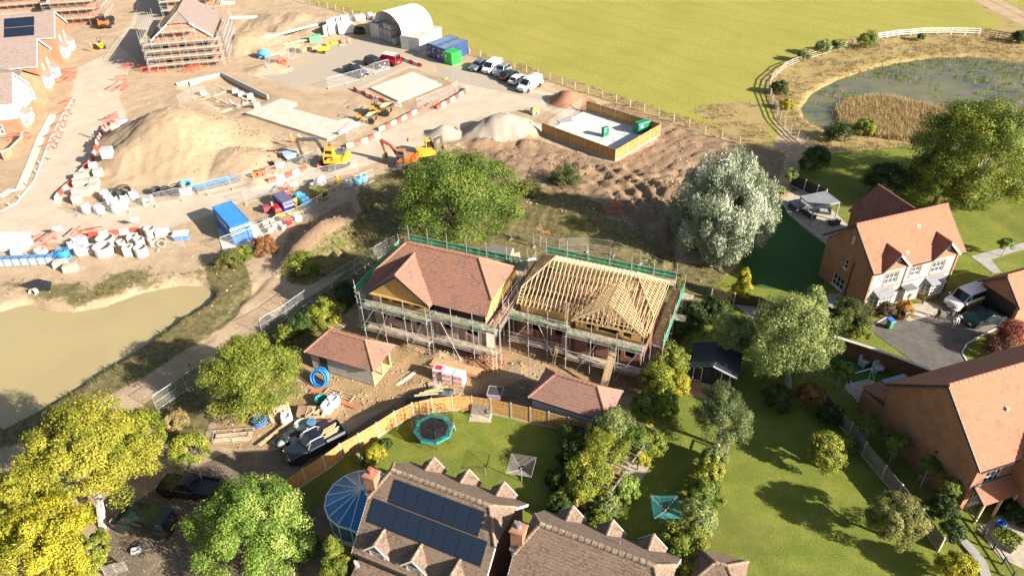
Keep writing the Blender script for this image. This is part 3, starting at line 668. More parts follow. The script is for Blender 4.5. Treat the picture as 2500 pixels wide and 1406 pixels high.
        while y < hy:
            f = 1-abs(y)/hy
            MB().beam((sx*(ov+.05), y, hz_-.02), (sx*(ov+(rx-ov)*f), y, hz_+(RZ_-hz_)*f), .05, .1).build('jack_rafter', TIMBER, R)
            y += .36
        lm = MB()                                               # ladder frame at the verge
        for sy in (-1, 1):
            for k in range(6):
                yy = sy*(hy+(ye-hy)*k/5.5); lm.beam((sx*6.0, yy, zm(yy)), (sx*ov, yy, zm(yy)), .045, .09)
            lm.beam((sx*ov, sy*ye, EAVE), (sx*ov, sy*hy, hz_), .05, .1)
        lm.build('verge_ladder', TIMBER, R)
    # wing trusses
    k = 0; y = yg
    while y < yv-.05:
        lim = zg-(ge)*PIT; mb = MB(); reach = ge
        if y > -ye: reach = ge*min(1, (zg-zm(y))/(zg-EAVE)) if zm(y) < zg else 0
        if reach > .25:
            zb = zg-reach*PIT*(zg-EAVE)/(ge*PIT)
            for sx in (-1, 1): mb.beam((sx*reach, 0, zb), (0, 0, zg), .05, .11)
            if k % 2 == 0 and reach > 2: 
                mb.beam((-reach+.2, 0, EAVE+.15), (reach-.2, 0, EAVE+.15), .045, .1)
                for q in np.linspace(-reach+.5, reach-.5, 13 if k == 0 else 5): mb.beam((q, 0, EAVE+.15), (q*.97, 0, zg-abs(q)*(zg-EAVE)/ge-.05), .04, .08)
            mb.build('wing_truss', TIMBER, R, (wx, y, 0))
        y += .36; k += 1
    for sx in (-1, 1):                                          # battens over the wing
        for q in np.linspace(.12, .97, 11):
            xx = ge*q; zz = zg-xx*(zg-EAVE)/ge+.07; yend = -(RZ_-zz)/PIT if zz > EAVE+.1 else -ye
            MB().beam((wx+sx*xx, yg-.05, zz), (wx+sx*xx, min(yend, yv), zz), .045, .03).build('batten', TIMBER, R)
    fr = MB(); fr.beam((wx-ge, yg-.03, EAVE), (wx, yg-.03, zg), .04, .2); fr.beam((wx+ge, yg-.03, EAVE), (wx, yg-.03, zg), .04, .2); fr.build('bargeboard', TIMBER, R)
    dk = MB(); dk.box(-5.9, 5.9, -3.6, 3.6, 4.3, 4.42); dk.build('joist_deck', BOARD2, R)
    for q in np.linspace(-3.3, 3.3, 7): MB().beam((-6.1, q, 5.22), (6.1, q, 5.22), .05, .07).build('binder', TIMBER, R)
    return R
new_house(cA, -1, True, 'new house with finished red brown tiled roof and plywood gable behind scaffolding')
new_house(cB, 1, False, 'unfinished house with open timber roof trusses behind scaffolding')
# ================================================================= SCAFFOLDING
_pole = {}
def pole(R, x, y, z0, z1, name='pole', r=.03):
    key = (round(z1-z0, 1), r)
    if key not in _pole: _pole[key] = MB().tube((0,0,0), (0,0,z1-z0), r, n=6).mesh('pole', STEELW)
    return link(name, _pole[key], R, (x, y, z0))
def rail(R, a, b, r=.028, name='rail', m_=None): return MB().tube(a, b, r, n=5).build(name, m_ or STEELW, R)
def deck(R, a, b, out, wd, z, m_=BOARD, nb=5):
    """run of scaffold boards from a to b, outwards by wd"""
    a, b, out = Vector((*a, 0)), Vector((*b, 0)), Vector((*out, 0)); L = (b-a).length; d = (b-a)/L; k = max(1, round(L/2.4))
    for i in range(k):
        for j in range(nb):
            bw = wd/nb; mb = MB(); q = a+d*(L*i/k+rnd.uniform(-.06,.06))+out*(bw*(j+.5)); e = a+d*(L*(i+1)/k+rnd.uniform(-.06,.06))+out*(bw*(j+.5))
            mb.beam((q.x, q.y, z+rnd.uniform(0,.012)), (e.x, e.y, z+rnd.uniform(0,.012)), bw*.94, .038).build('board', m_, R)
def run(R, a, b, out, wd, z0, zs, top, step=2.1, net=None, toe=True, net_from=None, decks=True, inner=True, m_=BOARD):
    A, B, O = Vector((*a, 0)), Vector((*b, 0)), Vector((*out, 0)); L = (B-A).length; d = (B-A)/L; k = max(1, round(L/step))
    for i in range(k+1):
        p = A+d*(L*i/k)+O*wd; pole(R, p.x, p.y, z0, top+rnd.uniform(-.15,.35))
        if inner: q = A+d*(L*i/k)+O*.05; pole(R, q.x, q.y, z0, zs[-1]+rnd.uniform(.0,.25))
        for z in zs: MB().tube((A+d*(L*i/k)-O*.05)+Vector((0,0,z-.06)), p+O*.25+Vector((0,0,z-.06)), .026, n=5).build('transom', STEELW, R)
    for z in zs:
        if decks: deck(R, a, b, out, wd*.92, z, m_)
        for dz in (.5, 1.0): rail(R, A+O*wd-d*.25+Vector((0,0,z+dz)), B+O*wd+d*.25+Vector((0,0,z+dz)))
        rail(R, A+O*wd-d*.25+Vector((0,0,z-.09)), B+O*wd+d*.25+Vector((0,0,z-.09)), name='ledger')
        if toe: MB().beam(A+O*(wd-.04)+Vector((0,0,z+.12)), B+O*(wd-.04)+Vector((0,0,z+.12)), .03, .2).build('toe_board', m_, R)
    if net:
        z = zs[-1]; n_ = max(1, round(L/2.1))
        for i in range(n_):
            u, v = A+d*(L*i/n_)+O*(wd+.03), A+d*(L*(i+1)/n_)+O*(wd+.03); mb = MB(); K = 6; vs = []; fs = []
            for q in range(K+1):
                p = u+(v-u)*(q/K)+O*rnd.uniform(-.04,.05); vs += [p+Vector((0,0,z+.06)), p+Vector((0,0,z+1.02+rnd.uniform(-.03,.03)))]
            for q in range(K): fs.append((2*q, 2*q+2, 2*q+3, 2*q+1))
            mb.add(vs, fs).build('debris_net', net, R)
def brace(R, a, b): rail(R, a, b, .026, 'brace')
def ladder(R, a, b, wd=.38, name='ladder', m_=None):
    a, b = Vector(a), Vector(b); s = Vector((b.y-a.y, -(b.x-a.x), 0)); s = s.normalized() if s.length > .05 else Vector((1,0,0)); mb = MB()
    for k in (-1, 1): mb.beam(a+s*wd/2*k, b+s*wd/2*k, .05, .06)
    n_ = int((b-a).length/.27)
    for i in range(1, n_): p = a+(b-a)*(i/n_); mb.beam(p-s*wd/2, p+s*wd/2, .035, .035)
    return mb.build(name, m_ or TIMBER, R)
def scaffold(c, s, label, netf):
    R = T('scaffolding', label, 'scaffolding', c, HA)
    wx = s*2.72; L1, L2 = 1.55, 4.35; wl, wr = wx-3.6, wx+3.6
    fo = (0,-1)
    run(R, (wl, -4.75), (wr, -4.75), fo, 1.15, 0, [L1, L2], 6.2, net=netf)
    if s < 0: run(R, (wr+.1, -4.1), (7.7, -4.1), fo, 1.15, 0, [L1, L2], 6.1, net=netf)
    else: run(R, (-6.9, -4.1), (wl-.1, -4.1), fo, 1.15, 0, [L1, L2], 6.1, net=netf)
    run(R, (-6.75, -4.4), (-6.75, 4.6), (-1,0), 1.1, 0, [L2], 6.3, net=NET if s < 0 else None, step=2.4)
    run(R, (6.75, -4.4), (6.75, 4.6), (1,0), 1.15, 0, [L2], 6.2, net=NET if s > 0 else None, step=2.4, m_=BOARD2)
    run(R, (-6.9, 4.4), (6.9, 4.4), (0,1), .9, 0, [L2+.6], 6.9, net=NET, step=2.4)
    for i, x in enumerate((wx-2.6, wx+1.2)): brace(R, (x, -5.92, .2), (x+2.0, -5.92, 4.3))
    xm = wr+1.2 if s < 0 else wl-3.0
    brace(R, (xm+1.8, -5.28, .2), (xm, -5.28, 4.3)); brace(R, (-6.7, -5.95, 1.6), (-4.9, -5.95, 4.4))
    return R
RA = scaffold(cA, -1, 'scaffolding with green debris netting round the tiled new house', NET2)
RB = scaffold(cB, 1, 'scaffolding with green debris netting round the house with bare roof trusses', NET2)
ladder(RB, (-2.2, -5.6, 0), (-1.9, -5.25, 2.6)); ladder(RB, (-1.5, -5.0, 1.6), (-1.2, -4.6, 7.2)); ladder(RA, (7.9, -5.9, 0), (7.6, -5.2, 2.4))
ladder(RA, (-7.9, -4.6, 0), (-7.7, -4.2, 2.8), m_=STEELW)
for dx in (0, .24, .48): MB().beam((3.1+dx, -7.6, .1), (3.4+dx, -5.4, 3.9), .22, .04).build('ramp_board', TIMBER, RB)
for z, y in ((4.3, 3.6), (4.3, 0.1)):
    for k in range(4): MB().beam((7.9, y+k*.24, z+.02), (9.0, y+k*.24, z+.02), .22, .04).build('board', BOARD, RB)
# ================================================================= TWO GARAGES
CLAD = mat('grey_cladding', (.36,.35,.30), .8, .1, 2); RENDER = mat('pale_render', (.55,.56,.57), .85, .06, 1.5)
def hip_roof(R, L, W, ze, zr, rl, tile, ridge, course=.25, xoff=0):
    rf = MB(); x0, x1 = -L/2, L/2; y0, y1 = -W/2, W/2; a, b_ = (-rl/2+xoff, 0, zr), (rl/2+xoff, 0, zr)
    slope(rf, [(x0,y0,ze), (x1,y0,ze), b_, a], course); slope(rf, [(x0,y1,ze), (x1,y1,ze), b_, a], course)
    slope(rf, [(x0,y0,ze), (x0,y1,ze), a], course); slope(rf, [(x1,y0,ze), (x1,y1,ze), b_], course)
    rf.poly([(x0+.02,y0+.02,ze-.03), (x0+.02,y1-.02,ze-.03), (x1-.02,y1-.02,ze-.03), (x1-.02,y0+.02,ze-.03)])
    o = rf.build('roof', tile, R); rd = MB(); ridge_line(rd, (a[0],0,zr+.02), (b_[0],0,zr+.02))
    for p, q in (((x0,y0,ze),a), ((x0,y1,ze),a), ((x1,y0,ze),b_), ((x1,y1,ze),b_)): ridge_line(rd, (p[0],p[1],p[2]+.03), q, .11, .28)
    rd.build('ridge_tiles', ridge, o); return o
G1 = T('garage', 'open sided garage with grey board cladding and red tiled hipped roof', 'garage', (-15.75, 55.3, 0), math.radians(-23.5))
hip_roof(G1, 7.7, 3.95, 2.3, 4.05, 4.0, TILE_NEW, RIDGE)
for i in range(14): 
    z = .12+i*.155
    MB().add([(-3.5,-1.62,z), (3.4,-1.62,z), (3.4,-1.6,z+.15), (-3.5,-1.6,z+.15), (-3.5,-1.5,z), (3.4,-1.5,z), (3.4,-1.5,z+.15), (-3.5,-1.5,z+.15)], [(0,1,2,3),(4,7,6,5),(3,2,6,7),(0,4,5,1),(1,5,6,2),(0,3,7,4)]).build('cladding_board', CLAD, G1)
MB().box(-2.5, -1.7, -1.66, -1.45, .1, 2.25).build('door', BLACKP, G1)
gm = MB(); gm.box(-3.5,-3.4,-1.5,1.5,0,2.28); gm.box(-3.5,3.4,1.42,1.5,0,2.28); gm.build('wall', OSB, G1)
for y in (-1.55, 0, 1.45): MB().box(3.28,3.42,y-.07,y+.07,0,2.28).build('post', TIMBER, G1)
MB().box(-3.4,3.4,-1.45,1.4,.02,.1).build('floor', TIMBER, G1); MB().box(3.2,3.45,-1.6,1.5,2.1,2.27).build('beam', TIMBER, G1)
for k in range(5): MB().obox((2.2-k*.3, -.6+k*.3, .2+.03*k), 1.2, .3, .2, k*.5).build('insulation_pack', OSB, G1)
G2 = T('garage', 'garage with pale rendered wall and brown tiled hipped roof behind the garden fence', 'garage', (5.38, 48.3, 0), math.radians(-26))
hip_roof(G2, 7.4, 4.05, 2.3, 4.05, 3.9, TILE_GAR, RIDGE)
gm = MB(); gm.box(-3.45,3.45,-1.75,-1.65,0,2.28); gm.box(-3.45,-3.35,-1.65,1.7,0,2.28); gm.box(-3.35,3.35,1.6,1.7,0,2.28); gm.box(3.35,3.45,-1.65,1.7,0,2.28); gm.build('wall', RENDER, G2)
MB().box(-3.3,3.3,-2.05,-1.98,2.18,2.26).build('gutter', BLACKP, G2)
# ================================================================= EXISTING HOUSES
SOLAR = mat_glass('solar_panel', (.012,.018,.035), .18); SOLARF = mat('solar_frame', (.02,.022,.028), .4)
CREAM = mat('cream_flint_wall', (.47,.43,.37), .9, .2, 14, dirt=(.48,.42,.35)); DGREY = mat('dark_trim', (.035,.04,.045), .5, .1)
def gwall(mb, x, ye0, ye1, ze0, ze1, yr, zr, flip=1):
    pts = [(x, ye0, 0), (x, ye1, 0), (x, ye1, ze1), (x, yr, zr), (x, ye0, ze0)]
    mb.poly(pts if flip > 0 else pts[::-1])
def old_house(c, label, solar):
    R = T('brick_house', label, 'house', c, math.radians(-25.3))
    ov, rx, zr, hz_, hy = 4.95, 3.8, 8.3, 6.6, 1.7; yf, zf, yb, zb = -4.4, 3.9, 3.7, 4.6
    wl = MB()
    for sx in (-1, 1):
        x = sx*4.65; p = [(x,-4.05,0),(x,3.4,0),(x,3.4,4.75),(x,hy-.1,6.5),(x,-hy+.1,6.5),(x,-4.05,4.1)]; wl.poly(p if sx > 0 else p[::-1])
    wall_with_holes(wl, (-4.65,-4.05), (4.65,-4.05), 0, 4.1, [(1.0,2.3,1.9,2.9), (4.0,5.2,1.9,2.9), (6.8,8.1,1.9,2.9)]); wall_with_holes(wl, (4.65,3.4), (-4.65,3.4), 0, 4.8, [(1.5,3.5,.2,2.2), (5.5,7.5,.2,2.2)])
    wo = wl.build('wall', BRICK_DRK, R)
    for h in ((1.0,2.3,1.9,2.9), (4.0,5.2,1.9,2.9), (6.8,8.1,1.9,2.9)): pane(R, Vector((-4.65,-4.05,0)), Vector((1,0,0)), Vector((0,-1,0)), h, glass=GLASS_L, cols=2, rows=2)
    for h in ((1.5,3.5,.2,2.2), (5.5,7.5,.2,2.2)): pane(R, Vector((4.65,3.4,0)), Vector((-1,0,0)), Vector((0,1,0)), h, cols=3)
    rf = MB()
    slope(rf, [(-ov,yf,zf),(ov,yf,zf),(ov,-hy,hz_),(rx,0,zr),(-rx,0,zr),(-ov,-hy,hz_)], .22, .035); slope(rf, [(-ov,yb,zb),(ov,yb,zb),(ov,hy,hz_),(rx,0,zr),(-rx,0,zr),(-ov,hy,hz_)], .22, .035)
    for sx in (-1, 1): slope(rf, [(sx*ov,-hy,hz_),(sx*ov,hy,hz_),(sx*rx,0,zr)], .22, .035)
    ro = rf.build('roof', TILE_OLD, R)
    rd = MB(); ridge_line(rd, (-rx,0,zr+.02), (rx,0,zr+.02), .17)
    for sx in (-1, 1):
        for sy in (-1, 1): ridge_line(rd, (sx*ov,sy*hy,hz_+.03), (sx*rx,0,zr), .12, .28)
    rd.build('ridge_tiles', RIDGE_OLD, ro)
    for sx in (-1, 1):
        vb = MB(); vb.beam((sx*(ov+.02),yf,zf-.1), (sx*(ov+.02),-hy,hz_-.1), .03, .18); vb.build('bargeboard', WHITE, ro)
        vb = MB(); vb.beam((sx*(ov+.02),yb,zb-.1), (sx*(ov+.02),hy,hz_-.1), .03, .18); vb.build('bargeboard', WHITE, ro)
    MB().beam((-ov,yf-.06,zf-.1), (ov,yf-.06,zf-.1), .1, .1).build('gutter', BLACKP, ro); MB().beam((-ov,yb+.06,zb-.1), (ov,yb+.06,zb-.1), .1, .1).build('gutter', BLACKP, ro)
    zd, hw = 5.5, 1.0
    for sy in (-1, 1):
        for xd in (-3.0, -.05, 2.87):
            ya = sy*4.2; yr = sy*(zr-zd); zl = zd-hw*1.05; yl = sy*(zr-zl)
            dm = MB()
            for sx in (-1, 1): slope(dm, [(xd+sx*hw,ya,zl),(xd,ya,zd),(xd,yr,zd),(xd+sx*hw,min(yl*sy, 4.1)*sy,zl)], .22, .03)
            do = dm.build('dormer_roof', TILE_OLD, R); rm = MB(); ridge_line(rm, (xd,ya,zd+.03), (xd,yr,zd+.03), .12); rm.build('ridge_tiles', RIDGE_OLD, do)
            fm = MB(); yy = ya-sy*.12; zz = (zf if sy < 0 else zb)+.0
            fm.poly([(xd-hw*.85,yy,zz+.15),(xd+hw*.85,yy,zz+.15),(xd+hw*.85,yy,zl+.15),(xd,yy,zd-.12),(xd-hw*.85,yy,zl+.15)][::1 if sy < 0 else -1])
            for sx in (-1, 1): fm.poly([(xd+sx*hw*.85,yy,zz+.15),(xd+sx*hw*.85,yl,zl),(xd+sx*hw*.85,yy,zl+.15)])
            fm.build('dormer_cheek', TILE_OLD, R)
            bb = MB()
            for sx in (-1, 1): bb.beam((xd+sx*hw,ya-sy*-.02,zl-.04), (xd,ya-sy*-.02,zd-.04), .04, .14)
            bb.build('dormer_bargeboard', WHITE, R)
            if sy < 0: pane(R, Vector((xd-.6,yy-.02,0)), Vector((1,0,0)), Vector((0,-1,0)), (0,1.2,zz+.2,zl+.2), glass=GLASS_L, cols=2, rows=2, inset=-.03, fw=.1)
    cm = MB(); cm.box(-5.35,-4.5,-1.3,-.5,0,8.45); cm.box(-5.42,-4.43,-1.37,-.43,8.25,8.4); ch = cm.build('chimney', BRICK_ORG, R)
    MB().lathe([(.17,8.45),(.17,8.75),(.2,8.78),(.2,8.9),(.02,8.92)], 10, (-4.92,-.9,0)).build('chimney_pot', mat('clay_pot', (.42,.12,.07), .8) if solar else STEEL, ch)
    MB().box(-5.43,-4.42,-1.38,-.42,6.35,6.6).build('flashing', WHITE, ch)
    lt = MB(); slope(lt, [(-4.6,-6.6,2.0),(0.5,-6.6,2.0),(0.5,-4.1,3.3),(-4.6,-4.1,3.3)], .22); lo = lt.build('lean_to_roof', TILE_OLD, R); MB().box(-4.5,.4,-6.4,-4.1,0,1.95).build('lean_to_wall', BRICK_DRK, R)
    if solar:
        for n_, xs, y0, y1 in ((7, (-3.26,3.66), -.42, -1.52), (9, (-4.44,4.38), -1.65, -2.77)):
            for i in range(n_):
                wd = (xs[1]-xs[0])/n_; a = xs[0]+wd*i; zt, zb_ = zr+y0+.16, zr+y1+.16
                sp = MB().add([(a+.012,y1,zb_),(a+wd-.012,y1,zb_),(a+wd-.012,y0,zt),(a+.012,y0,zt),(a+.012,y1+.03,zb_-.05),(a+wd-.012,y1+.03,zb_-.05),(a+wd-.012,y0+.03,zt-.05),(a+.012,y0+.03,zt-.05)], [(0,1,2,3),(4,7,6,5),(0,4,5,1),(1,5,6,2),(2,6,7,3),(3,7,4,0)])
                sp.build('solar_panel', SOLAR, R)
            MB().beam((xs[0],y1-.02,zr+y1+.08), (xs[1],y1-.02,zr+y1+.08), .06, .09).build('panel_rail', SOLARF, R)
    return R
E_ = old_house((-5.34,33.65,0), 'brick house with rows of solar panels on its brown lichened roof', True)
F_ = old_house((4.84,28.84,0), 'brick house with plain brown lichened roof beside the solar panelled house', False)
def dish(R, p, a):
    mb = MB(); mb.lathe([(.02,0),(.2,.04),(.32,.12)], 14); M_ = Matrix.Translation(p) @ Matrix.Rotation(a, 4, 'Z') @ Matrix.Rotation(1.0, 4, 'X'); mb.v = [tuple(M_ @ Vector(v)) for v in mb.v]
    mb.build('satellite_dish', STEELW, R); MB().tube((p[0],p[1],p[2]), (p[0],p[1],p[2]-.5), .025).build('dish_bracket', STEELW, R)
dish(E_, (-4.1,-5.2,4.0), 2.4); MB().tube((1.1,4.6,5.0), (1.1,4.6,5.7), .06).build('flue', STEEL, E_); MB().tube((1.1,1.9,6.3), (1.1,1.9,6.9), .05).build('flue', STEEL, F_)
# conservatory with blue glass against the solar house
cp = g(893,1238); CS = T('conservatory', 'white framed conservatory with faceted blue glass roof against the brick house', 'conservatory', g(893,1266,0), math.radians(-25.3))
BLUEG = mat_glass('blue_roof_glass', (.015,.17,.42), .12); BLUEG2 = mat_glass('clear_roof_glass', (.10,.19,.27), .1)
cc = (0,0); rr = 2.8; n_ = 10; zc, ze = 3.75, 2.45; fr = MB(); pts = [Vector((rr*math.cos(math.pi*(.5+i/n_*1.25)-.5), rr*math.sin(math.pi*(.5+i/n_*1.25)-.5), ze)) for i in range(n_+1)]
pts = [Vector((2.0, rr*.95, ze))]+pts+[Vector((2.1,-rr*.98,ze))]; ap = Vector((.2,0,zc)); ap2 = Vector((2.2,0,zc))
for i in range(len(pts)-1):
    a, b_ = pts[i], pts[i+1]
    MB().poly([b_, a, ap] if i not in (0, len(pts)-2) else ([b_, a, ap2, ap] if i == 0 else [b_, a, ap, ap2])).build('roof_pane', BLUEG if i > 4 else BLUEG2, CS)
    MB().beam(a+Vector((0,0,.02)), ap+Vector((0,0,.03)), .07, .06).build('rafter', WHITE, CS)
    MB().beam(a, b_, .09, .12).build('eaves_beam', WHITE, CS)
    a0, b0 = Vector((a.x*.96,a.y*.96,0)), Vector((b_.x*.96,b_.y*.96,0))
    MB().poly([a0, b0, b0+Vector((0,0,.6)), a0+Vector((0,0,.6))]).build('dwarf_wall', WHITE, CS); MB().poly([a0+Vector((0,0,.6)), b0+Vector((0,0,.6)), b0+Vector((0,0,2.4)), a0+Vector((0,0,2.4))]).build('side_glass', BLUEG2, CS)
    MB().beam(a0, a0+Vector((0,0,2.4)), .1, .1).build('mullion', WHITE, CS)
MB().tube(ap, ap2, .06).build('ridge_bar', WHITE, CS)
# ---------------------------------------------------------------- flint fronted house
RH = T('brick_house', 'red brick house with cream flint front and orange tiled roof', 'house', (41.0-.5*.952-.17*.306, 66.6-.5*.306+.17*.952, 0), math.radians(17.8))
x0, x1 = -5.45, 5.45; yw = 3.55
hl = [(1.85,3.35,3.05,4.35), (5.0,6.15,3.3,4.4), (7.75,9.25,3.05,4.35), (4.35,5.25,.1,2.1)]
wm = MB(); a_, d_, n_v = wall_with_holes(wm, (x0,-yw), (x1,-yw), 0, 5.1, hl); wm.build('front_wall', CREAM, RH)
for h in hl[:3]:
    pane(RH, a_, d_, n_v, h, glass=GLASS_L, cols=3 if h[1]-h[0] > 1.3 else 2, rows=2); fm = MB(); s0, s1, z0, z1 = h
    for p, q in (((s0-.1,z0-.1),(s1+.1,z0-.1)), ((s0-.1,z1+.1),(s1+.1,z1+.1))): fm.beam(a_+d_*p[0]+n_v*.015+Vector((0,0,p[1])), a_+d_*q[0]+n_v*.015+Vector((0,0,q[1])), .03, .16)
    for s in (s0-.1, s1+.1): fm.beam(a_+d_*s+n_v*.015+Vector((0,0,z0-.1)), a_+d_*s+n_v*.015+Vector((0,0,z1+.1)), .03, .16, up=d_)
    fm.build('brick_surround', BRICK_ORG, RH)
MB().beam(a_+d_*0+n_v*.02+Vector((0,0,2.75)), a_+d_*10.9+n_v*.02+Vector((0,0,2.75)), .05, .14).build('string_course', BRICK_ORG, RH)
for s in (.12, 10.78): MB().beam(a_+d_*s+n_v*.02, a_+d_*s+n_v*.02+Vector((0,0,5.1)), .05, .25, up=d_).build('corner_brick', BRICK_ORG, RH)
do = MB(); do.box(x0+4.4,x0+5.2,-yw-.0+.05,-yw+.1,.1,2.1); dr = do.build('door', BLACKP, RH); MB().box(x0+5.0,x0+5.1,-yw-.02,-yw+.06,1.0,1.1).build('handle', STEEL, dr)
sw = MB(); holes_s = [(3.2,3.75,3.2,4.3), (2.2,3.9,.5,1.9)]
sa, sd, sn = wall_with_holes(sw, (x0,yw), (x0,-yw), 0, 5.1, holes_s); sw.poly([(x0,yw,5.1),(x0,-yw,5.1),(x0,0,8.6)]); sw.poly([(x1,-yw,0),(x1,yw,0),(x1,yw,5.1),(x1,0,8.6),(x1,-yw,5.1)]); wall_with_holes(sw, (x1,yw), (x0,yw), 0, 5.1, [])
sw.build('side_wall', BRICK_RED, RH)
for h in holes_s: pane(RH, sa, sd, sn, h, cols=1 if h[1]-h[0] < 1 else 3, rows=2)
MB().box(x0-.05,x0-.01,-.2,.2,6.3,7.3).build('vent_panel', mat('buff_panel', (.5,.45,.36), .8), RH); MB().tube((x0-.06,-.9,.0), (x0-.06,-.9,4.6), .05).build('downpipe', BLACKP, RH)
MB().beam((x0-.02,yw,2.75), (x0-.02,-yw,2.75), .04, .1).build('string_course', BRICK_ORG, RH)
ov, ye, ze, zr = 5.75, 4.0, 5.2, 8.75; pit = (zr-ze)/ye; rf = MB()
D = ((-3.05,1.75), (3.15,1.8))
slope(rf, [(-ov,-ye,ze),(ov,-ye,ze),(ov,0,zr),(-ov,0,zr)], .33, .035); slope(rf, [(-ov,ye,ze),(ov,ye,ze),(ov,0,zr),(-ov,0,zr)], .33, .035)
ro = rf.build('roof', TILE_ORG, RH); rd = MB(); ridge_line(rd, (-ov,0,zr+.02), (ov,0,zr+.02), .13); rd.build('ridge_tiles', RIDGE_O, ro)
for sx in (-1, 1):
    for sy in (-1, 1): MB().beam((sx*(ov+.02),sy*ye,ze-.1), (sx*(ov+.02),0,zr-.1), .05, .22).build('bargeboard', DGREY, ro)
for a, b_ in ((-5.75,-4.8), (-1.3,1.35), (4.95,5.75)): MB().beam((a,-ye-.05,ze-.06), (b_,-ye-.05,ze-.06), .11, .11).build('gutter', DGREY, ro)
for xd, hw in D:
    zd = 7.0; yr = -(zr-zd)/pit; dm = MB(); yf = -ye+.0
    for sx in (-1, 1): slope(dm, [(xd+sx*hw,yf-.1,ze),(xd,yf-.1,zd),(xd,yr,zd),(xd+sx*hw,-ye+.05,ze+.04)], .33, .035)
    od = dm.build('dormer_roof', TILE_ORG, RH); rm = MB(); ridge_line(rm, (xd,yf-.1,zd+.02), (xd,yr,zd+.02), .1); rm.build('ridge_tiles', RIDGE_O, od)
    MB().poly([(xd-hw+.25,-yw-.02,5.05),(xd+hw-.25,-yw-.02,5.05),(xd,-yw-.02,zd-.3)]).build('gablet', CREAM, RH)
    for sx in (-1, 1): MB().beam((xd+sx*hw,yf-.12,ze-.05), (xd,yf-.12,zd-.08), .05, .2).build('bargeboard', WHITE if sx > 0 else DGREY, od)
for x, y in ((1.3,-1.2), (-1.15,-3.0)): MB().obox((x,y,zr-abs(y)*pit+.06), .4, .3, .06, 0, 0, math.atan(pit)).build('roof_vent', mat('vent_tile', (.6,.4,.33), .8), RH)
for xd in (-3.5, 3.1):                                       # bay windows
    bm = [(xd-1.35,-yw),(xd-.85,-yw-.75),(xd+.85,-yw-.75),(xd+1.35,-yw)]; b1 = MB()
    MB().prism(bm, 0, .7).build('bay_base', BRICK_RED, RH)
    for i in range(3):
        p, q = Vector((*bm[i],0)), Vector((*bm[i+1],0)); d = (q-p).normalized(); pane(RH, p, d, Vector((d.y,-d.x,0)), (0,(q-p).length,.7,2.05), glass=GLASS_L, cols=2 if i != 1 else 4, rows=3, inset=0, fw=.09, sill=False)
    br = MB(); big = [(xd-1.5,-yw),(xd-.95,-yw-.95),(xd+.95,-yw-.95),(xd+1.5,-yw)]; top = [(xd-1.2,-yw,2.62),(xd+1.2,-yw,2.62)]
    br.poly([(*big[0],2.1),(*big[1],2.1),top[0]]); br.poly([(*big[1],2.1),(*big[2],2.1),top[1],top[0]]); br.poly([(*big[2],2.1),(*big[3],2.1),top[1]]); br.prism(big, 2.02, 2.095)
    br.build('bay_roof', LEADM, RH)
MB().box(-1.15,.25,-yw-1.0,-yw,2.25,2.33).build('porch_canopy', LEADM, RH)
for s in (4.25, 10.6): MB().tube((x0+s,-yw-.07,0), (x0+s,-yw-.07,5.1), .045).build('downpipe', DGREY, RH)
# rear wing and low extension
wx, hw, zw, yy1 = 4.0, 3.35, 7.3, 7.9; rw = MB()
for sx in (-1, 1): slope(rw, [(wx+sx*hw,yy1,4.6),(wx,yy1,zw),(wx,.9,zw),(wx+sx*hw,3.6,4.6)], .33, .035)
rwo = rw.build('rear_roof', mat_tile('tile_darkred', (.24,.085,.06), (.29,.11,.075), (.19,.07,.05), .3, .33, patch=.3), RH); rm = MB(); ridge_line(rm, (wx,yy1,zw+.02), (wx,1.5,zw+.02), .11); rm.build('ridge_tiles', RIDGE_O, rwo)
rb = MB(); rb.box(wx-hw+.3,wx+hw-.3,3.5,yy1-.2,0,4.55); rb.poly([(wx+hw-.3,yy1-.2,4.55),(wx-hw+.3,yy1-.2,4.55),(wx,yy1-.2,7.1)]); rb.build('rear_wall', BRICK_RED, RH)
le = MB(); slope(le, [(-2.4,5.6,2.3),(.6,5.6,2.3),(.6,3.5,3.2),(-2.4,3.5,3.2)], .33); le.build('lean_to_roof', mat_tile('tile_brown', (.17,.08,.06), (.2,.1,.07), (.14,.07,.05), .3, .33), RH); MB().box(-2.2,.5,3.5,5.35,0,2.25).build('lean_to_wall', BRICK_RED, RH)
# ---------------------------------------------------------------- big gabled brick house
RJ = T('brick_house', 'large red brick gabled house with orange roof above the staked saplings', 'house', (32.6,40.88,0), math.radians(17.4))
wm = MB(); wm.poly([(.22,4.65,0),(.22,-4.65,0),(.22,-4.65,5.15),(.22,0,9.25),(.22,4.65,5.15)]); hj = [(1.1,2.6,2.95,4.25), (.6,1.7,.7,1.9)]
ja, jd, jn = wall_with_holes(wm, (.22,-4.65), (14,-4.65), 0, 5.15, hj); wall_with_holes(wm, (14,4.65), (.22,4.65), 0, 5.15, []); wm.poly([(14,-4.65,0),(14,4.65,0),(14,4.65,5.15),(14,0,9.25),(14,-4.65,5.15)]); wm.build('wall', BRICK_RED, RJ)
for h in hj: pane(RJ, ja, jd, jn, h, cols=3, rows=2)
rf = MB(); slope(rf, [(0,-4.95,5.2),(14.2,-4.95,5.2),(14.2,0,9.5),(0,0,9.5)], .34, .04); slope(rf, [(0,4.95,5.2),(14.2,4.95,5.2),(14.2,0,9.5),(0,0,9.5)], .34, .04); ro = rf.build('roof', TILE_ORG, RJ)
rd = MB(); ridge_line(rd, (0,0,9.53), (14.2,0,9.53), .14); rd.build('ridge_tiles', RIDGE_O, ro)
for sy in (-1, 1): MB().beam((-.03,sy*4.95,5.1), (-.03,0,9.4), .06, .2).build('bargeboard', DGREY, ro)
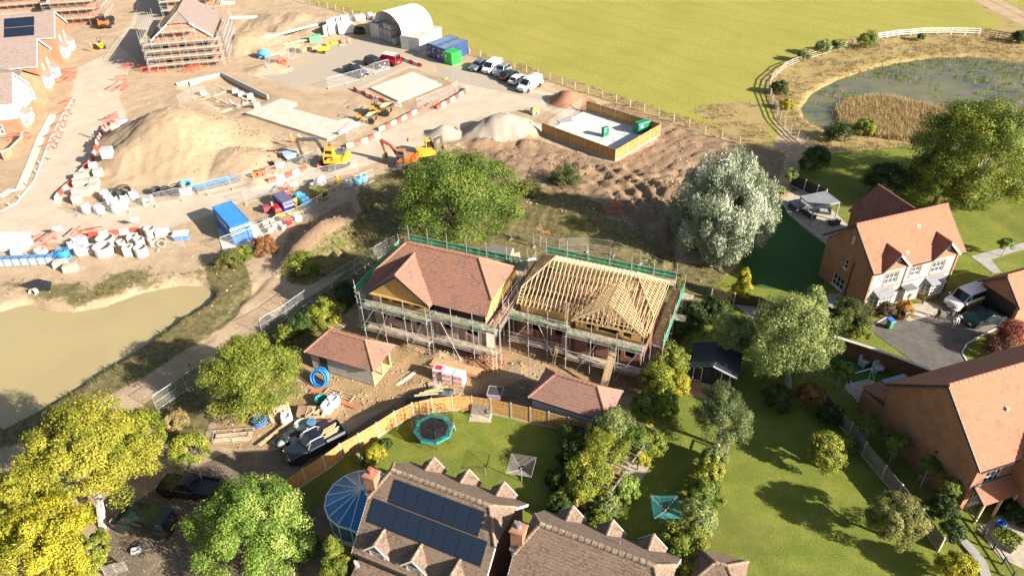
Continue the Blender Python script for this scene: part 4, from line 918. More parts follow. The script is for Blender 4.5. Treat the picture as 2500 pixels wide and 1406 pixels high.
MB().beam((0,-5.0,5.12), (3.75,-5.0,5.12), .11, .11).build('gutter', DGREY, ro); MB().beam((0,5.0,5.12), (14,5.0,5.12), .11, .11).build('gutter', DGREY, ro)
MB().box(4.0,4.25,-2.3,-2.05,7.4,7.85).build('roof_vent', mat('vent_tile2', (.5,.42,.36), .8), RJ); MB().tube((.2,-1.2,3.3), (.05,-1.2,3.3), .1).build('wall_vent', BLACKP, RJ)
fw = MB()
for sx in (-1, 1): slope(fw, [(6.6+sx*2.8,-8.6,5.2),(6.6,-8.6,7.6),(6.6,-2.2,7.6),(6.6+sx*2.8,-4.9,5.2)], .34, .04)
fw.build('front_roof', TILE_ORG, RJ); MB().prism([(4.05,-8.4),(9.1,-8.4),(9.1,-4.6),(4.05,-4.6)], 0, 5.15).build('front_wing', BRICK_RED, RJ)
pr = MB(); slope(pr, [(.55,-6.0,2.3),(4.3,-6.0,2.3),(4.3,-4.7,3.05),(.55,-4.7,3.05)], .34); po = pr.build('porch_roof', TILE_ORG, RJ)
for a, b_ in (((.5,-6.0,2.3),(.5,-4.7,3.05)),): MB().beam(a, b_, .06, .2).build('porch_verge', DGREY, po)
MB().box(.6,4.2,-4.82,-4.68,3.0,3.16).build('porch_flashing', LEADM, po)
for x in (.8, 2.5, 4.0): MB().box(x-.08,x+.08,-5.9,-5.74,0,2.25).build('porch_post', TIMBER, RJ)
ln = MB(); slope(ln, [(.2,7.5,2.45),(2.4,7.5,2.45),(2.4,4.65,3.2),(.2,4.65,3.2)], .34); ln.build('lean_to_roof', _M['tile_darkred'], RJ); MB().box(.35,4.6,4.65,7.3,0,2.42).build('lean_to_wall', BRICK_RED, RJ)
MB().box(2.4,4.8,4.65,7.5,2.5,2.62).build('flat_roof', mat('blue_grey_roof', (.22,.27,.34), .6, .1), RJ)
# ---------------------------------------------------------------- garage block at the drive
RK = T('garage', 'brick double garage with black door and orange roof beside the parked van', 'garage', (49.85,60.95,0), math.radians(19))
wm = MB(); wm.poly([(0,2.3,0),(0,-2.3,0),(0,-2.3,2.6),(0,0,4.6),(0,2.3,2.6)]); wm.prism([(.02,-2.3),(7,-2.3),(7,2.3),(.02,2.3)], 0, 2.55); wm.build('wall', BRICK_ORG, RK)
MB().box(-.06,-.01,-1.95,1.95,.02,2.25).build('garage_door', BLACKP, RK)
rf = MB(); slope(rf, [(-.3,-2.6,2.4),(7.2,-2.6,2.4),(7.2,0,4.75),(-.3,0,4.75)], .33); slope(rf, [(-.3,2.6,2.4),(7.2,2.6,2.4),(7.2,0,4.75),(-.3,0,4.75)], .33); ro = rf.build('roof', TILE_ORG, RK)
rd = MB(); ridge_line(rd, (-.3,0,4.78), (7.2,0,4.78)); rd.build('ridge_tiles', RIDGE_O, ro)
for sy in (-1, 1): MB().beam((-.33,sy*2.6,2.3), (-.33,0,4.65), .05, .18).build('bargeboard', DGREY, ro)
# ================================================================= NEW HOUSES ALONG THE SITE ROAD
def site_house(c, rz, L, W, ze, zr, label, wall, white=False, solar=False, bays=()):
    R = T('terraced_house', label, 'house', c, rz); hw = W/2
    wm = MB(); wm.poly([(0,-hw+.25,0),(0,hw-.25,0),(0,hw-.25,ze),(0,0,zr-.2),(0,-hw+.25,ze)]); hs = [(L-4.2,L-3.0,2.9,4.1), (L-4.6,L-2.6,.3,1.9)]
    fa, fd, fn = wall_with_holes(wm, (-L,-hw+.25), (0,-hw+.25), 0, ze, hs); wall_with_holes(wm, (0,hw-.25), (-L,hw-.25), 0, ze, []); wm.build('wall', wall, R)
    for h in hs: pane(R, fa, fd, fn, h, glass=GLASS_L, cols=2 if h[2] > 2 else 3, rows=2, fw=.13)
    for y in (-1.6, 1.2):
        for z in (.5, 3.0): pane(R, Vector((0,y,0)), Vector((0,1,0)), Vector((1,0,0)), (0,.8,z,z+1.5), glass=GLASS_L, cols=1, rows=2, inset=-.02, fw=.12)
    rf = MB(); slope(rf, [(-L,-hw,ze),(.3,-hw,ze),(.3,0,zr),(-L,0,zr)], .4, .03); slope(rf, [(-L,hw,ze),(.3,hw,ze),(.3,0,zr),(-L,0,zr)], .4, .03); ro = rf.build('roof', TILE_GRY, R)
    rd = MB(); ridge_line(rd, (-L,0,zr+.02), (.3,0,zr+.02), .12, .6); rd.build('ridge_tiles', TILE_GRY, ro)
    for sy in (-1, 1): MB().beam((.32,sy*hw,ze-.1), (.32,0,zr-.1), .05, .26).build('bargeboard', WHITE, ro)
    MB().beam((-L,-hw-.05,ze-.08), (.3,-hw-.05,ze-.08), .1, .12).build('gutter', WHITE, ro)
    if solar:
        for i in range(3):
            for j in range(2):
                a = -8.4+i*1.75; f0, f1 = .15+j*.37, .5+j*.37; q = lambda x, f: (x, -hw*f, zr-(zr-ze)*f+.1)
                MB().poly([q(a,f1), q(a+1.72,f1), q(a+1.72,f0), q(a,f0)]).build('solar_panel', SOLAR, R)
    for y in bays:
        bm = [(0,y-1.3),(.9,y-.85),(.9,y+.85),(0,y+1.3)]; MB().prism(bm, 0, .8).build('bay_base', wall, R); MB().prism([(p[0]*.98,(p[1]-y)*.98+y) for p in bm], .8, 2.5).build('bay_window', WHITE, R)
        for i in range(3):
            p, q = Vector((*bm[i],0)), Vector((*bm[i+1],0)); d = (q-p).normalized(); pane(R, p, d, Vector((d.y,-d.x,0)), (.1,(q-p).length-.1,1.1,2.2), glass=GLASS_L, cols=2, rows=2, inset=-.02, fw=.1, sill=False)
        bb = MB(); big = [(0,y-1.5),(1.1,y-.95),(1.1,y+.95),(0,y+1.5)]; bb.poly([(*big[0],2.5),(*big[1],2.5),(0,y-1.2,3.3)]); bb.poly([(*big[1],2.5),(*big[2],2.5),(0,y+1.2,3.3),(0,y-1.2,3.3)]); bb.poly([(*big[2],2.5),(*big[3],2.5),(0,y+1.2,3.3)]); bb.build('bay_roof', TILE_GRY, R)
    if white:
        MB().poly([(.04,-hw+.2,2.6),(.04,hw-.2,2.6),(.04,hw-.2,ze),(.04,0,zr-.25),(.04,-hw+.2,ze)]).build('weatherboard', WHITE, R)
        MB().poly([(-4.5,-hw+.2,2.6),(.02,-hw+.2,2.6),(.02,-hw+.2,ze-.02),(-4.5,-hw+.2,ze-.02)]).build('weatherboard', WHITE, R)
    return R
RT = math.radians(11)
site_house((-85.4,147.6,0), RT, 16, 9.4, 5.2, 8.6, 'new brick house with square solar panel in its brown roof', BRICK_ORG, solar=True, bays=(-1.9,1.9))
site_house(g(85,95,8.4)*1, RT, 14, 9.0, 5.1, 8.4, 'new brick house with grey bays between its two neighbours on the site road', BRICK_ORG, bays=(-2.2,2.2)).location.z = 0
p = g(25,179,8.4); site_house((p.x,p.y,0), RT, 12, 8.6, 5.1, 8.4, 'new brick house with white weatherboarded gable beside the cones', BRICK_ORG, white=True, bays=(-1.6,))
p = g(12,150,6.6); RL = T('house_wing', 'low brick wing with ribbed grey roof and white fascia in front of the middle house', 'house', (p.x-1,p.y-3,0), math.radians(-14)); rw = MB()
slope(rw, [(-6,-4.0,4.4),(6.5,-4.0,4.4),(6.5,0,6.6),(-6,0,6.6)], .4); slope(rw, [(-6,3.2,4.4),(6.5,3.2,4.4),(6.5,0,6.6),(-6,0,6.6)], .4); ro = rw.build('roof', TILE_GRY, RL); MB().beam((-6,-4.05,4.3), (6.5,-4.05,4.3), .1, .24).build('fascia', WHITE, ro)
wm = MB(); wm.prism([(-6,-3.7),(6.2,-3.7),(6.2,3.0),(-6,3.0)], 0, 4.35); wm.poly([(6.2,-3.7,4.35),(6.2,3.0,4.35),(6.2,-.1,6.4)]); wm.build('wall', BRICK_ORG, RL); pane(RL, Vector((6.2,-3.7,0)), Vector((0,1,0)), Vector((1,0,0)), (1.5,4.2,1.6,3.4), glass=GLASS_L, cols=4, rows=2, inset=-.02, fw=.13)
# ---- scaffolded house at the head of the site road
RS = T('scaffolded_house', 'half built brick house with grey roof and solar panels on the site road', 'house', (-59.3,140.2,0), math.radians(10)); hw, ze, zr, L = 5.5, 5.4, 9.6, 13.0
wm = MB(); a_, d_, n_v = wall_with_holes(wm, (-5.2,0), (5.2,0), 0, ze, [(1,2.6,.6,2.0),(4.4,6.0,.6,2.0),(8,9.4,.6,2.0),(1,2.4,3.2,4.4),(4.4,6.0,3.2,4.4),(8,9.4,3.2,4.4)]); wm.poly([(-5.2,0,ze),(5.2,0,ze),(1.9,0,8.1),(-1.9,0,8.1)])
for sx in (-1, 1): wm.poly([(sx*5.2,0,0),(sx*5.2,L,0),(sx*5.2,L,ze),(sx*5.2,0,ze)][::sx])
wm.build('wall', BRICK_ORG, RS); MB().box(-5,5,.4,L-.4,.1,ze-.2).build('dark_room_fill', VOID, RS)
rf = MB()
for sx in (-1, 1): slope(rf, [(sx*hw,-.4,ze),(sx*hw,L,ze),(0,L,zr),(0,2.0,zr),(sx*1.95,-.4,8.1)], .4)
slope(rf, [(-1.95,-.4,8.1),(1.95,-.4,8.1),(0,2.0,zr)], .4); ro = rf.build('roof', TILE_GRY, RS); rd = MB(); ridge_line(rd, (0,2,zr+.02), (0,L,zr+.02), .13, .6)
for sx in (-1, 1): ridge_line(rd, (sx*1.95,-.4,8.13), (0,2,zr), .12, .5)
rd.build('ridge_tiles', TILE_GRY, ro)
for sx in (-1, 1): MB().beam((sx*hw,-.42,ze-.1), (sx*1.95,-.42,8.0), .05, .26).build('bargeboard', WHITE, ro)
for j in range(2):
    for i in range(4):
        y0_ = 2.2+i*1.9; f0, f1 = .18+j*.36, .5+j*.36; q = lambda y, f: (-hw*f,y,zr-(zr-ze)*f+.1)
        MB().poly([q(y0_,f0), q(y0_+1.8,f0), q(y0_+1.8,f1), q(y0_,f1)]).build('solar_panel', SOLAR, RS)
SS = T('scaffolding', 'dense scaffolding wrapped round the grey roofed house on the site road', 'scaffolding', (-59.3,140.2,0), math.radians(10))
run(SS, (-6.6,-.7), (6.6,-.7), (0,-1), 1.3, 0, [1.2, 2.5, 3.8, 5.1], 6.6, step=1.45); run(SS, (-2.8,-.75), (2.8,-.75), (0,-1), 1.2, 5.2, [7.0], 8.4, step=1.6)
run(SS, (-6.0,-.6), (-6.0,L), (-1,0), 1.3, 0, [1.3, 2.6, 3.9, 5.2], 7.4, step=1.6); run(SS, (6.0,-.6), (6.0,L), (1,0), 1.3, 0, [1.3, 2.6, 3.9, 5.2], 6.8, step=1.6)
for x in (-5.5,-1.5,2.5): brace(SS, (x,-2.05,.2), (x+2.4,-2.05,5.2))
ladder(SS, (-6.9,-2.4,0), (-6.6,-2.1,3.6), m_=STEELW)
def back_house(px, py, rz, L, W, label, blue=False):
    p = g(px, py); R = T('scaffolded_house', label, 'house', (p.x,p.y,0), math.radians(rz)); MB().box(-W/2+.3,W/2-.3,0,L,0,5.2).build('wall', BRICK_ORG, R); rf = MB()
    for sx in (-1, 1): slope(rf, [(sx*W/2,-.3,5.2),(sx*W/2,L,5.2),(0,L,8.9),(0,-.3,8.9)], .4)
    ro = rf.build('roof', mat('blue_sheeting', (.02,.30,.75), .5, .25, 1.5) if blue else TILE_GRY, R); MB().poly([(-W/2+.3,0,5.2),(W/2-.3,0,5.2),(0,0,8.7)]).build('gable', BRICK_ORG, R)
    for sx in (-1, 1): MB().beam((sx*W/2,-.32,5.1), (0,-.32,8.8), .05, .26).build('bargeboard', WHITE, ro)
    sc = T('scaffolding', label.replace('house', 'house scaffold').replace('new ', 'steel tubes round the new ')[:90], 'scaffolding', (p.x,p.y,0), math.radians(rz))
    run(sc, (-W/2-.6,-.6), (W/2+.6,-.6), (0,-1), 1.2, 0, [1.8,3.6,5.2], 6.8, step=1.7); run(sc, (W/2+.5,-.6), (W/2+.5,L*.7), (1,0), 1.2, 0, [1.8,3.6,5.2], 6.8, step=2.0)
    return R
back_house(190,62, 8, 10, 9, 'new house with grey roof behind the solar panelled house')
back_house(60,48, 12, 10, 9, 'new house at the far end of the brick row')
back_house(468,38, 10, 10, 10, 'new house under blue sheeting behind the scaffolded house', True)
# ================================================================= FENCES
FPANEL = mat('fence_board', (.47,.265,.09), .85, .28, 3.0, dirt=(.36,.19,.07)); FPOST = mat('concrete_post', (.46,.42,.36), .9, .15, 3); FGREY = mat('weathered_fence', (.20,.185,.165), .9, .25, 3)
POSTW = mat('weathered_post', (.42,.36,.28), .9, .25, 4)
def closeboard(pts, label, hgt=1.8, m_=FPANEL, cat='fence', spb=.12, post=FPOST):
    R = T('closeboard_fence', label, cat, (pts[0][0], pts[0][1], 0)); o = Vector((pts[0][0], pts[0][1], 0))
    P = [Vector((p[0], p[1], hz(p[0], p[1])*0))-o for p in pts]
    for i, p in enumerate(P):
        MB().box(-.06,.06,-.06,.06,0,hgt+.08).build('post', post, R, p, ang(P[max(0,i-1)], P[min(len(P)-1,i+1)]))
        if i == len(P)-1: break
        q = P[i+1]; L = (q-p).length; a = ang(p, q); mb = MB(); n_ = max(2, int(L/spb)); vs = []; fs = []
        for k in range(n_):
            x0_, x1_ = L*k/n_, L*(k+1)/n_+.015; k0 = len(vs); h_ = hgt+rnd.uniform(-.01,.01)
            vs += [(x0_,-.035,.14),(x1_,-.012,.14),(x1_,-.012,h_),(x0_,-.035,h_),(x0_,.015,.14),(x1_,.015,.14),(x1_,.015,h_),(x0_,.015,h_)]
            fs += [tuple(k0+j for j in f) for f in ((0,1,2,3),(5,4,7,6),(3,2,6,7),(4,0,3,7),(1,5,6,2))]
        mb.add(vs, fs); mb.box(.06,L-.06,.016,.06,.4,.48); mb.box(.06,L-.06,.016,.06,hgt-.4,hgt-.32); mb.build('fence_panel', m_, R, p, a)
        MB().box(.05,L-.05,-.03,.03,-.05,.14).build('gravel_board', post, R, p, a)
    return R
FC = [(-21.4,37.3),(-20.1,38.6),(-18.8,39.9),(-17.5,41.1),(-16.1,42.4),(-14.9,43.7),(-13.5,44.8),(-12.1,46.0),(-10.7,47.3),(-9.2,48.3),(-7.5,48.8),(-5.7,49.0),(-3.9,48.9),(-2.2,48.5),(-.4,47.9),(1.3,47.3),(2.9,46.7),(4.6,46.0),(6.3,45.3),(8.0,44.6)]
closeboard(FC, 'curved golden closeboard fence with concrete posts round the trampoline lawn')
cN, cL, cB_, cR = g(1502,394), g(1323.5,327), g(1432,272), g(1610.5,330)
lerp = lambda a, b_, n: [a+(b_-a)*(i/n) for i in range(n+1)]
closeboard(lerp(cL, cN, 5)+lerp(cN, cR, 4)[1:]+lerp(cR, cB_, 5)[1:], 'golden closeboard fence round the concrete yard with green kiosks')
closeboard([g(*p) for p in ((1995,975),(2040,1030),(2072,1064),(2105,1112),(2152,1169),(2190,1215),(2240,1275),(2290,1345))], 'weathered grey fence between the large lawn and the staked saplings', 1.6, FGREY)
closeboard([g(*p) for p in ((1928,452),(1962,468),(1992,482),(2012,492))], 'black painted fence behind the garden pergola', 1.7, mat('black_fence', (.02,.022,.025), .8, .2))
closeboard([g(*p) for p in ((1735,735),(1790,745),(1850,752),(1900,775))], 'dark timber fence below the artificial lawn', 1.5, mat('brown_fence', (.07,.045,.03), .85, .3))
def path_pts(px, step, f=None):
    P = [gz(*p) for p in px]; out = [P[0]]; rem = step
    for a, b_ in zip(P, P[1:]):
        L = (b_-a).length; s = 0
        while L-s >= rem: s += rem; out.append(a+(b_-a)*(s/L)); rem = step
        rem -= L-s
    return [Vector((p.x, p.y, hz(p.x, p.y))) for p in out]
def post_rail(px, label, step, rails, hgt, m_, rm, wire=False, cat='fence', name='post_and_rail_fence', rs=.05):
    P = path_pts(px, step); R = T(name, label, cat, P[0]); o = P[0]
    me = MB().box(-.06,.06,-.06,.06,-.2,hgt).mesh('post', m_)
    for i, p in enumerate(P):
        link('post', me, R, p-o, rnd.uniform(0,.4))
        if i < len(P)-1:
            for z in rails: 
                mb = MB(); a, b_ = p-o+Vector((0,0,z)), P[i+1]-o+Vector((0,0,z))
                (mb.tube(a, b_, .012, n=4) if wire else mb.beam(a, b_, .04, rs*2)).build('wire' if wire else 'rail', rm, R)
    return R
FIELD = [(735,6),(789,18),(843,33),(893,46),(960,72),(1040,100),(1100,120),(1149,134),(1212,154),(1277,175),(1348,198),(1420,224),(1498,247),(1580,276),(1667,307),(1760,338),(1840,362)]
post_rail(FIELD, 'post and wire fence along the edge of the green field', 2.9, (.45,.8,1.12), 1.25, POSTW, STEEL, True, name='field_fence')
post_rail([(1990,372),(1945,338),(1908,302),(1888,258),(1876,225),(1882,200),(1919,166),(1945,156),(1990,142),(2035,128),(2080,115)], 'weathered post and rail fence curving round the near side of the reed pond', 2.3, (.35,.75,1.15), 1.3, POSTW, POSTW, rs=.06)
post_rail([(2141,98),(2185,90),(2260,84),(2330,84),(2400,86)], 'whitened post and rail fence beyond the reed pond', 2.6, (.4,.8,1.2), 1.3, WHITE, WHITE, rs=.07)
post_rail([(2400,88),(2445,94),(2500,106),(2560,118)], 'dark post and rail fence at the far corner of the reed pond', 2.6, (.4,.8,1.2), 1.3, FGREY, FGREY, rs=.06)
post_rail([(1775,1105),(1760,1160),(1742,1215)], 'thin grey rail fence beside the long garden hedge', 1.6, (1.35,), 1.4, FGREY, FGREY, rs=.05)
# ---- welded mesh temporary fence panels
HMESH = mat_mesh('welded_mesh', (.62,.63,.64)); FOOT_Y = mat('yellow_foot', (.72,.48,.03), .7, .15); FOOT_G = mat('grey_foot', (.35,.34,.32), .9, .2)
_hp = {}
def heras_mesh(L, H=1.95):
    k = round(L, 1)
    if k not in _hp:
        L = k; fr = MB().path([(0,0,.12),(0,0,H-.08),(.08,0,H),(L-.08,0,H),(L,0,H-.08),(L,0,.12)], .022, 6); fr.tube((0,0,.2), (L,0,.2), .02); fr.tube((0,0,1.1), (L,0,1.1), .012, n=4)
        ms = MB().add([(.02,.0,.2),(L-.02,.0,.2),(L-.02,.0,H-.02),(.02,.0,H-.02)], [(0,1,2,3)])
        _hp[k] = (fr.mesh('frame', STEELW), ms.mesh('wire_mesh', HMESH), MB().obox((0,0,.06), .22, .7, .12).mesh('foot', FOOT_Y), MB().obox((0,0,.06), .22, .7, .12).mesh('foot', FOOT_G))
    return _hp[k]
def heras(px, label, group, yellow=True, drop=(), step=3.3):
    P = path_pts(px, step)
    for i in range(len(P)-1):
        if i in drop: continue
        a, b_ = P[i], P[i+1]; L = (b_-a).length-.08; R = T('mesh_fence_panel', label, 'fence panel', a, ang(a, b_), group); fr, ms, fy, fg = heras_mesh(L)
        sl_ = math.atan2(b_.z-a.z, L); R.rotation_euler = (rnd.uniform(-.03,.03), -sl_, ang(a, b_))
        link('frame', fr, R); link('wire_mesh', ms, R); link('foot', fy if yellow else fg, R, (0,0,0))
heras([(191,527),(251,528),(320,517),(384,504),(453,488),(517,474),(579,459),(637,442)], 'mesh fence panel in front of the bulk bags and pipe coils below the big heap', 'mesh panels below the big heap', False)
heras([(655,444),(693,430),(741,410),(800,388)], 'mesh fence panel behind the red and white barriers near the yellow excavator', 'mesh panels near the yellow excavator')
heras([(615,590),(682,560),(751,531),(833,478),(920,442)], 'mesh fence panel on the lower side of the skip and generator store', 'mesh panels below the skip store', False)
heras([(600,500),(690,476),(764,444),(833,430),(910,412)], 'mesh fence panel between the haul road and the skip store', 'mesh panels above the skip store')
heras([(386,612),(438,610),(507,600)], 'mesh fence panel beside the blue lettered container', 'mesh panels beside the blue container', False)
heras([(545,614),(617,588)], 'mesh fence panel draped with tape before the blue lettered container', 'taped mesh panel', False)
heras([(802,218),(880,198),(917,180),(975,165)], 'mesh fence panel in front of the parked pickup and red van', 'mesh panels by the site car park')
heras([(1020,270),(1086,243),(1120,226),(1100,200),(1050,174)], 'mesh fence panel round the bare square slab', 'mesh panels round the square slab')
heras([(848,352),(905,305)], 'mesh fence panel at the end of the long concrete slab', 'mesh panels by the long slab')
heras([(650,165),(705,148),(760,122)], 'mesh fence panel beside the red pipe coils', 'mesh panels by the red coils', False)
heras([(385,1004),(465,950),(540,900)], 'mesh fence panel on wooden posts beside the muddy pond track', 'mesh panels by the muddy pond', False)
heras([(640,815),(662,802),(722,765),(778,725),(830,690),(885,660),(925,632),(980,602)], 'mesh fence panel between the soil bund and the tiled new house', 'mesh panels beside the new houses', False)
heras([(1247,585),(1290,600),(1330,612),(1384,620),(1450,612),(1512,630),(1578,652),(1650,690)], 'mesh fence panel on the shaded slope behind the new houses', 'mesh panels behind the new houses', False)
heras([(1340,325),(1432,262)], 'mesh gate panel across the open side of the concrete yard', 'gate panels of the concrete yard', False)
heras([(440,262),(500,235),(560,262)], 'mesh fence panel leaning by the open footings', 'mesh panels by the footings')
# ================================================================= CONCRETE SLABS, FOOTINGS, ROAD FURNITURE
def slab(px, z1, label, z0=-.2, name='concrete_slab', cat='slab', m_=CONC, joints=0):
    pts = [g(*p) for p in px]; o = pts[0]; R = T(name, label, cat, (o.x,o.y,0)); MB().prism([(p.x-o.x,p.y-o.y) for p in pts], z0, z1).build('slab', m_, R)
    return R, o
PALEC = mat('pale_concrete', (.55,.50,.42), .9, .12, .8, dirt=(.47,.40,.31))
slab([(905,219),(1007,181),(1078,209),(972,251)], .35, 'pale square concrete floor slab of a house not yet started', m_=PALEC)
slab([(600,281),(660,259),(690,246),(725,257),(706,268),(824,301),(855,290),(890,299),(800,345)], .4, 'long stepped concrete floor slab beside the dumpers', m_=PALEC)
YR = slab([cL[:2] and (1326,325),(1432,270),(1607,329),(1501,391)], .12, 'pale concrete yard inside the golden fence', m_=mat('yard_concrete', (.52,.52,.50), .85, .1, .6, dirt=(.45,.44,.41)))
MB().box(0,2.2,0,1.3,0,.13).build('grate', STEEL, YR[0], g(1368,303)-Vector((*YR[1][:2],0)), .3)
BLOCK = mat('grey_block', (.42,.40,.36), .9, .2, 5); FOOTC = mat('strip_footing', (.46,.38,.27), .95, .15, 2)
FT = T('footings', 'grey blockwork footing walls of a house just started', 'footings', g(540,230)); fo_ = g(540,230); fo_.z = 0
for a, b_, z in (((432,210),(541,184),.35), ((541,184),(655,240),.45)): MB().beam(g(*a)-fo_+Vector((0,0,z-.3)), g(*b_)-fo_+Vector((0,0,z-.3)), .3, .9).build('block_wall', BLOCK, FT)
for a, b_ in (((455,225),(530,262)), ((490,218),(600,268)), ((520,200),(625,250)), ((465,246),(560,215)), ((520,275),(620,238))): MB().beam(g(*a)-fo_+Vector((0,0,-.42)), g(*b_)-fo_+Vector((0,0,-.42)), .6, .16).build('strip', FOOTC, FT)
# kerb, pavement
def strip(name, px, wd, z, m_, kind='structure', hgt=.12):
    P = [g(*p) for p in px]; L_, R_ = [], []
    for i, p in enumerate(P):
        d = (P[min(i+1,len(P)-1)]-P[max(i-1,0)]).normalized(); n_ = Vector((-d.y,d.x,0)); L_.append(p+n_*wd/2); R_.append(p-n_*wd/2)
    mb = MB()
    for i in range(len(P)-1):
        q = [R_[i], R_[i+1], L_[i+1], L_[i]]; mb.add([(v.x,v.y,z-hgt) for v in q]+[(v.x,v.y,z) for v in q], [(4,5,6,7),(0,4,7,3),(1,2,6,5),(0,1,5,4),(3,7,6,2)])
    return mb.build(name, m_, kind=kind)
KERB = mat('kerb_stone', (.55,.52,.47), .9, .12, 2)
strip('kerb', [(0,518),(40,497),(85,440),(120,345),(150,285),(178,240)], .18, .12, KERB); strip('pavement_edge', [(0,482),(25,465),(48,463),(75,400),(100,335),(130,280)], 1.1, .1, mat('pavement_base', (.55,.50,.43), .9, .1, 1)); 
# ---- red and white barrier blocks
B_RED = mat('barrier_red', (.55,.075,.05), .55, .2, 4, dirt=(.45,.2,.13)); B_WHT = mat('barrier_white', (.66,.58,.50), .55, .12, 4, dirt=(.5,.38,.28))
def barrier_mesh(m_):
    mb = MB(); L = 1.2; prof = [(-.2,0),(.2,0),(.2,.12),(.09,.3),(.08,.62),(-.08,.62),(-.09,.3),(-.2,.12)]
    mb.loft([[(x,p[0],p[1]) for p in prof] for x in (-L/2+.02, L/2-.02)]); mb.box(-.35,-.15,-.22,.22,0,.1); mb.box(.15,.35,-.22,.22,0,.1); mb.box(-.12,.12,-.05,.05,.62,.66)
    return mb.mesh('barrier_block', m_)
BR_, BW_ = barrier_mesh(B_RED), barrier_mesh(B_WHT)
def barriers(px, run_txt, group, start=0, off=0):
    for i, p in enumerate(path_pts(px, 1.22)[:-1]):
        q = path_pts(px, 1.22)[i+1]; red = (i+start) % 2 == 0
        tag(link('barrier_block', BR_ if red else BW_, None, (p+q)/2, ang(p, q)+rnd.uniform(-.06,.06)), ('faded red' if red else 'dusty white')+' plastic barrier block '+run_txt, 'barrier', group+(' red' if red else ' white'))
barriers([(256,311),(246,335),(237,360),(230,378),(218,404),(202,421),(184,444),(164,460),(143,480),(136,493)], 'in the curved row beside the stacked block pallets', 'barriers by the block pallets')
barriers([(925,321),(966,302),(1007,281),(1035,268)], 'along the haul road beside the dumpers', 'barriers by the dumpers', 1)
barriers([(1066,268),(1102,248),(1132,230),(1148,212)], 'curving round the mesh fenced square slab', 'barriers by the square slab corner')
barriers([(846,362),(889,348),(930,330)], 'along the haul road below the long slab', 'barriers below the long slab', 1)
barriers([(655,446),(707,431),(733,420),(759,411)], 'in the row under the arm of the yellow excavator', 'barriers under the excavator arm')
barriers([(864,220),(879,229),(894,233),(912,244),(930,248),(951,255),(971,261),(989,263)], 'against the edge of the square slab', 'barriers against the square slab')
barriers([(976,147),(999,153),(1022,162),(1040,167)], 'in the short row by the red van', 'barriers by the red van')
barriers([(218,578),(260,575),(300,570),(371,562)], 'behind the concrete manhole rings', 'barriers behind the rings')
barriers([(775,412),(803,398)], 'behind the tracks of the yellow excavator', 'barriers behind the excavator')
# ---- traffic cones
CONE_R = mat('cone_red', (.62,.09,.05), .6, .1); CONE_W = mat('cone_white', (.75,.73,.70), .5, .08)
cm_r = MB().lathe([(.15,.03),(.11,.22),(.105,.22)], 10).box(-.2,.2,-.2,.2,0,.035).mesh('base', CONE_R); cm_w = MB().lathe([(.108,.21),(.06,.5),(.02,.51)], 10).mesh('sleeve', CONE_W)
for x, y in ((182,245),(177,258),(170,271),(165,284),(160,297),(156,311),(152,324),(146,337),(140,350),(135,362),(120,389),(96,401),(88,423),(65,452),(49,485),(23,503)):
    c = T('traffic_cone', 'red and white traffic cone standing in the row along the kerb', 'traffic cone', gz(x,y), rnd.uniform(0,3), 'cones along the kerb'); link('base', cm_r, c); link('sleeve', cm_w, c)
# ---- red pedestrian barriers
PED_R = mat('pedestrian_red', (.70,.07,.04), .5, .15); PED_O = mat('pedestrian_orange', (.75,.32,.05), .5, .15)
def ped_mesh(m_):
    mb = MB(); mb.path([(0,0,.1),(0,0,1.0),(2.0,0,1.0),(2.0,0,.1)], .022, 6); mb.tube((0,0,.2), (2,0,.2), .02); mb.box(.03,1.97,-.01,.01,.86,.98)
    for i in range(1, 10): mb.box(i*.2-.008,i*.2+.008,-.008,.008,.2,.88)
    for x in (.3, 1.7): mb.box(x-.06,x+.06,-.3,.3,0,.06)
    return mb.mesh('pedestrian_barrier', m_)
PR_, PO_ = ped_mesh(PED_R), ped_mesh(PED_O)
def ped(px, py, a, txt, m_=None, group='red barriers'):
    return tag(link('pedestrian_barrier', m_ or PR_, None, gz(px,py), math.radians(a)), txt, 'barrier', group)
for i, (x, y, a) in enumerate(((302,170,10),(345,178,15),(366,180,60),(380,176,5))): ped(x, y, a, 'red slatted pedestrian barrier at the foot of the scaffold tower', None, 'red barriers at the scaffold foot')
for x, y, a in ((448,180,15),(462,174,15)): ped(x, y, a, 'red slatted pedestrian barrier beside the orange one under the scaffold', None, 'red barriers under the scaffold')
ped(482, 166, 12, 'orange slatted pedestrian barrier under the scaffolded house', PO_, 'orange barrier')
for x, y, a in ((135,185,0),(162,182,20),(170,200,80),(140,205,60)): ped(x, y, a, 'red slatted pedestrian barrier outside the bay windows', None, 'red barriers by the bays')
for x, y, a in ((273,225,80),(298,222,80),(283,200,10)): ped(x, y, a, 'red slatted pedestrian barrier round the hole in the road', None, 'red barriers in the road')
for x, y, a in ((180,250,70),(173,278,70),(160,305,68),(148,330,66),(138,355,66)): ped(x+4, y, a+170, 'red slatted pedestrian barrier linked beside the cones', None, 'red barriers by the cones')
for x, y, a in ((258,300,30),(270,298,75)): ped(x, y, a, 'red slatted pedestrian barrier at the end of the curved barrier row', None, 'red barriers at the row end')
for x, y, a in ((15,345,20),(45,340,5)): ped(x, y, a, 'red slatted pedestrian barrier on the garden wall', None, 'red barriers on the wall')
for x, y, a in ((178,588,80),(213,575,15),(70,605,60),(108,600,70)): ped(x, y, a, 'red slatted pedestrian barrier behind the blue pipe coil', None, 'red barriers by the blue coil')
for x, y, a in ((1055,268,60),(1040,140,75)): ped(x, y, a, 'red slatted pedestrian barrier at a gap in the fencing', None, 'red barriers at gaps')
for x, y, a in ((688,478,80),(705,488,80)): ped(x, y, a, 'red slatted pedestrian barrier behind the navy skip', None, 'red barriers by the skip')
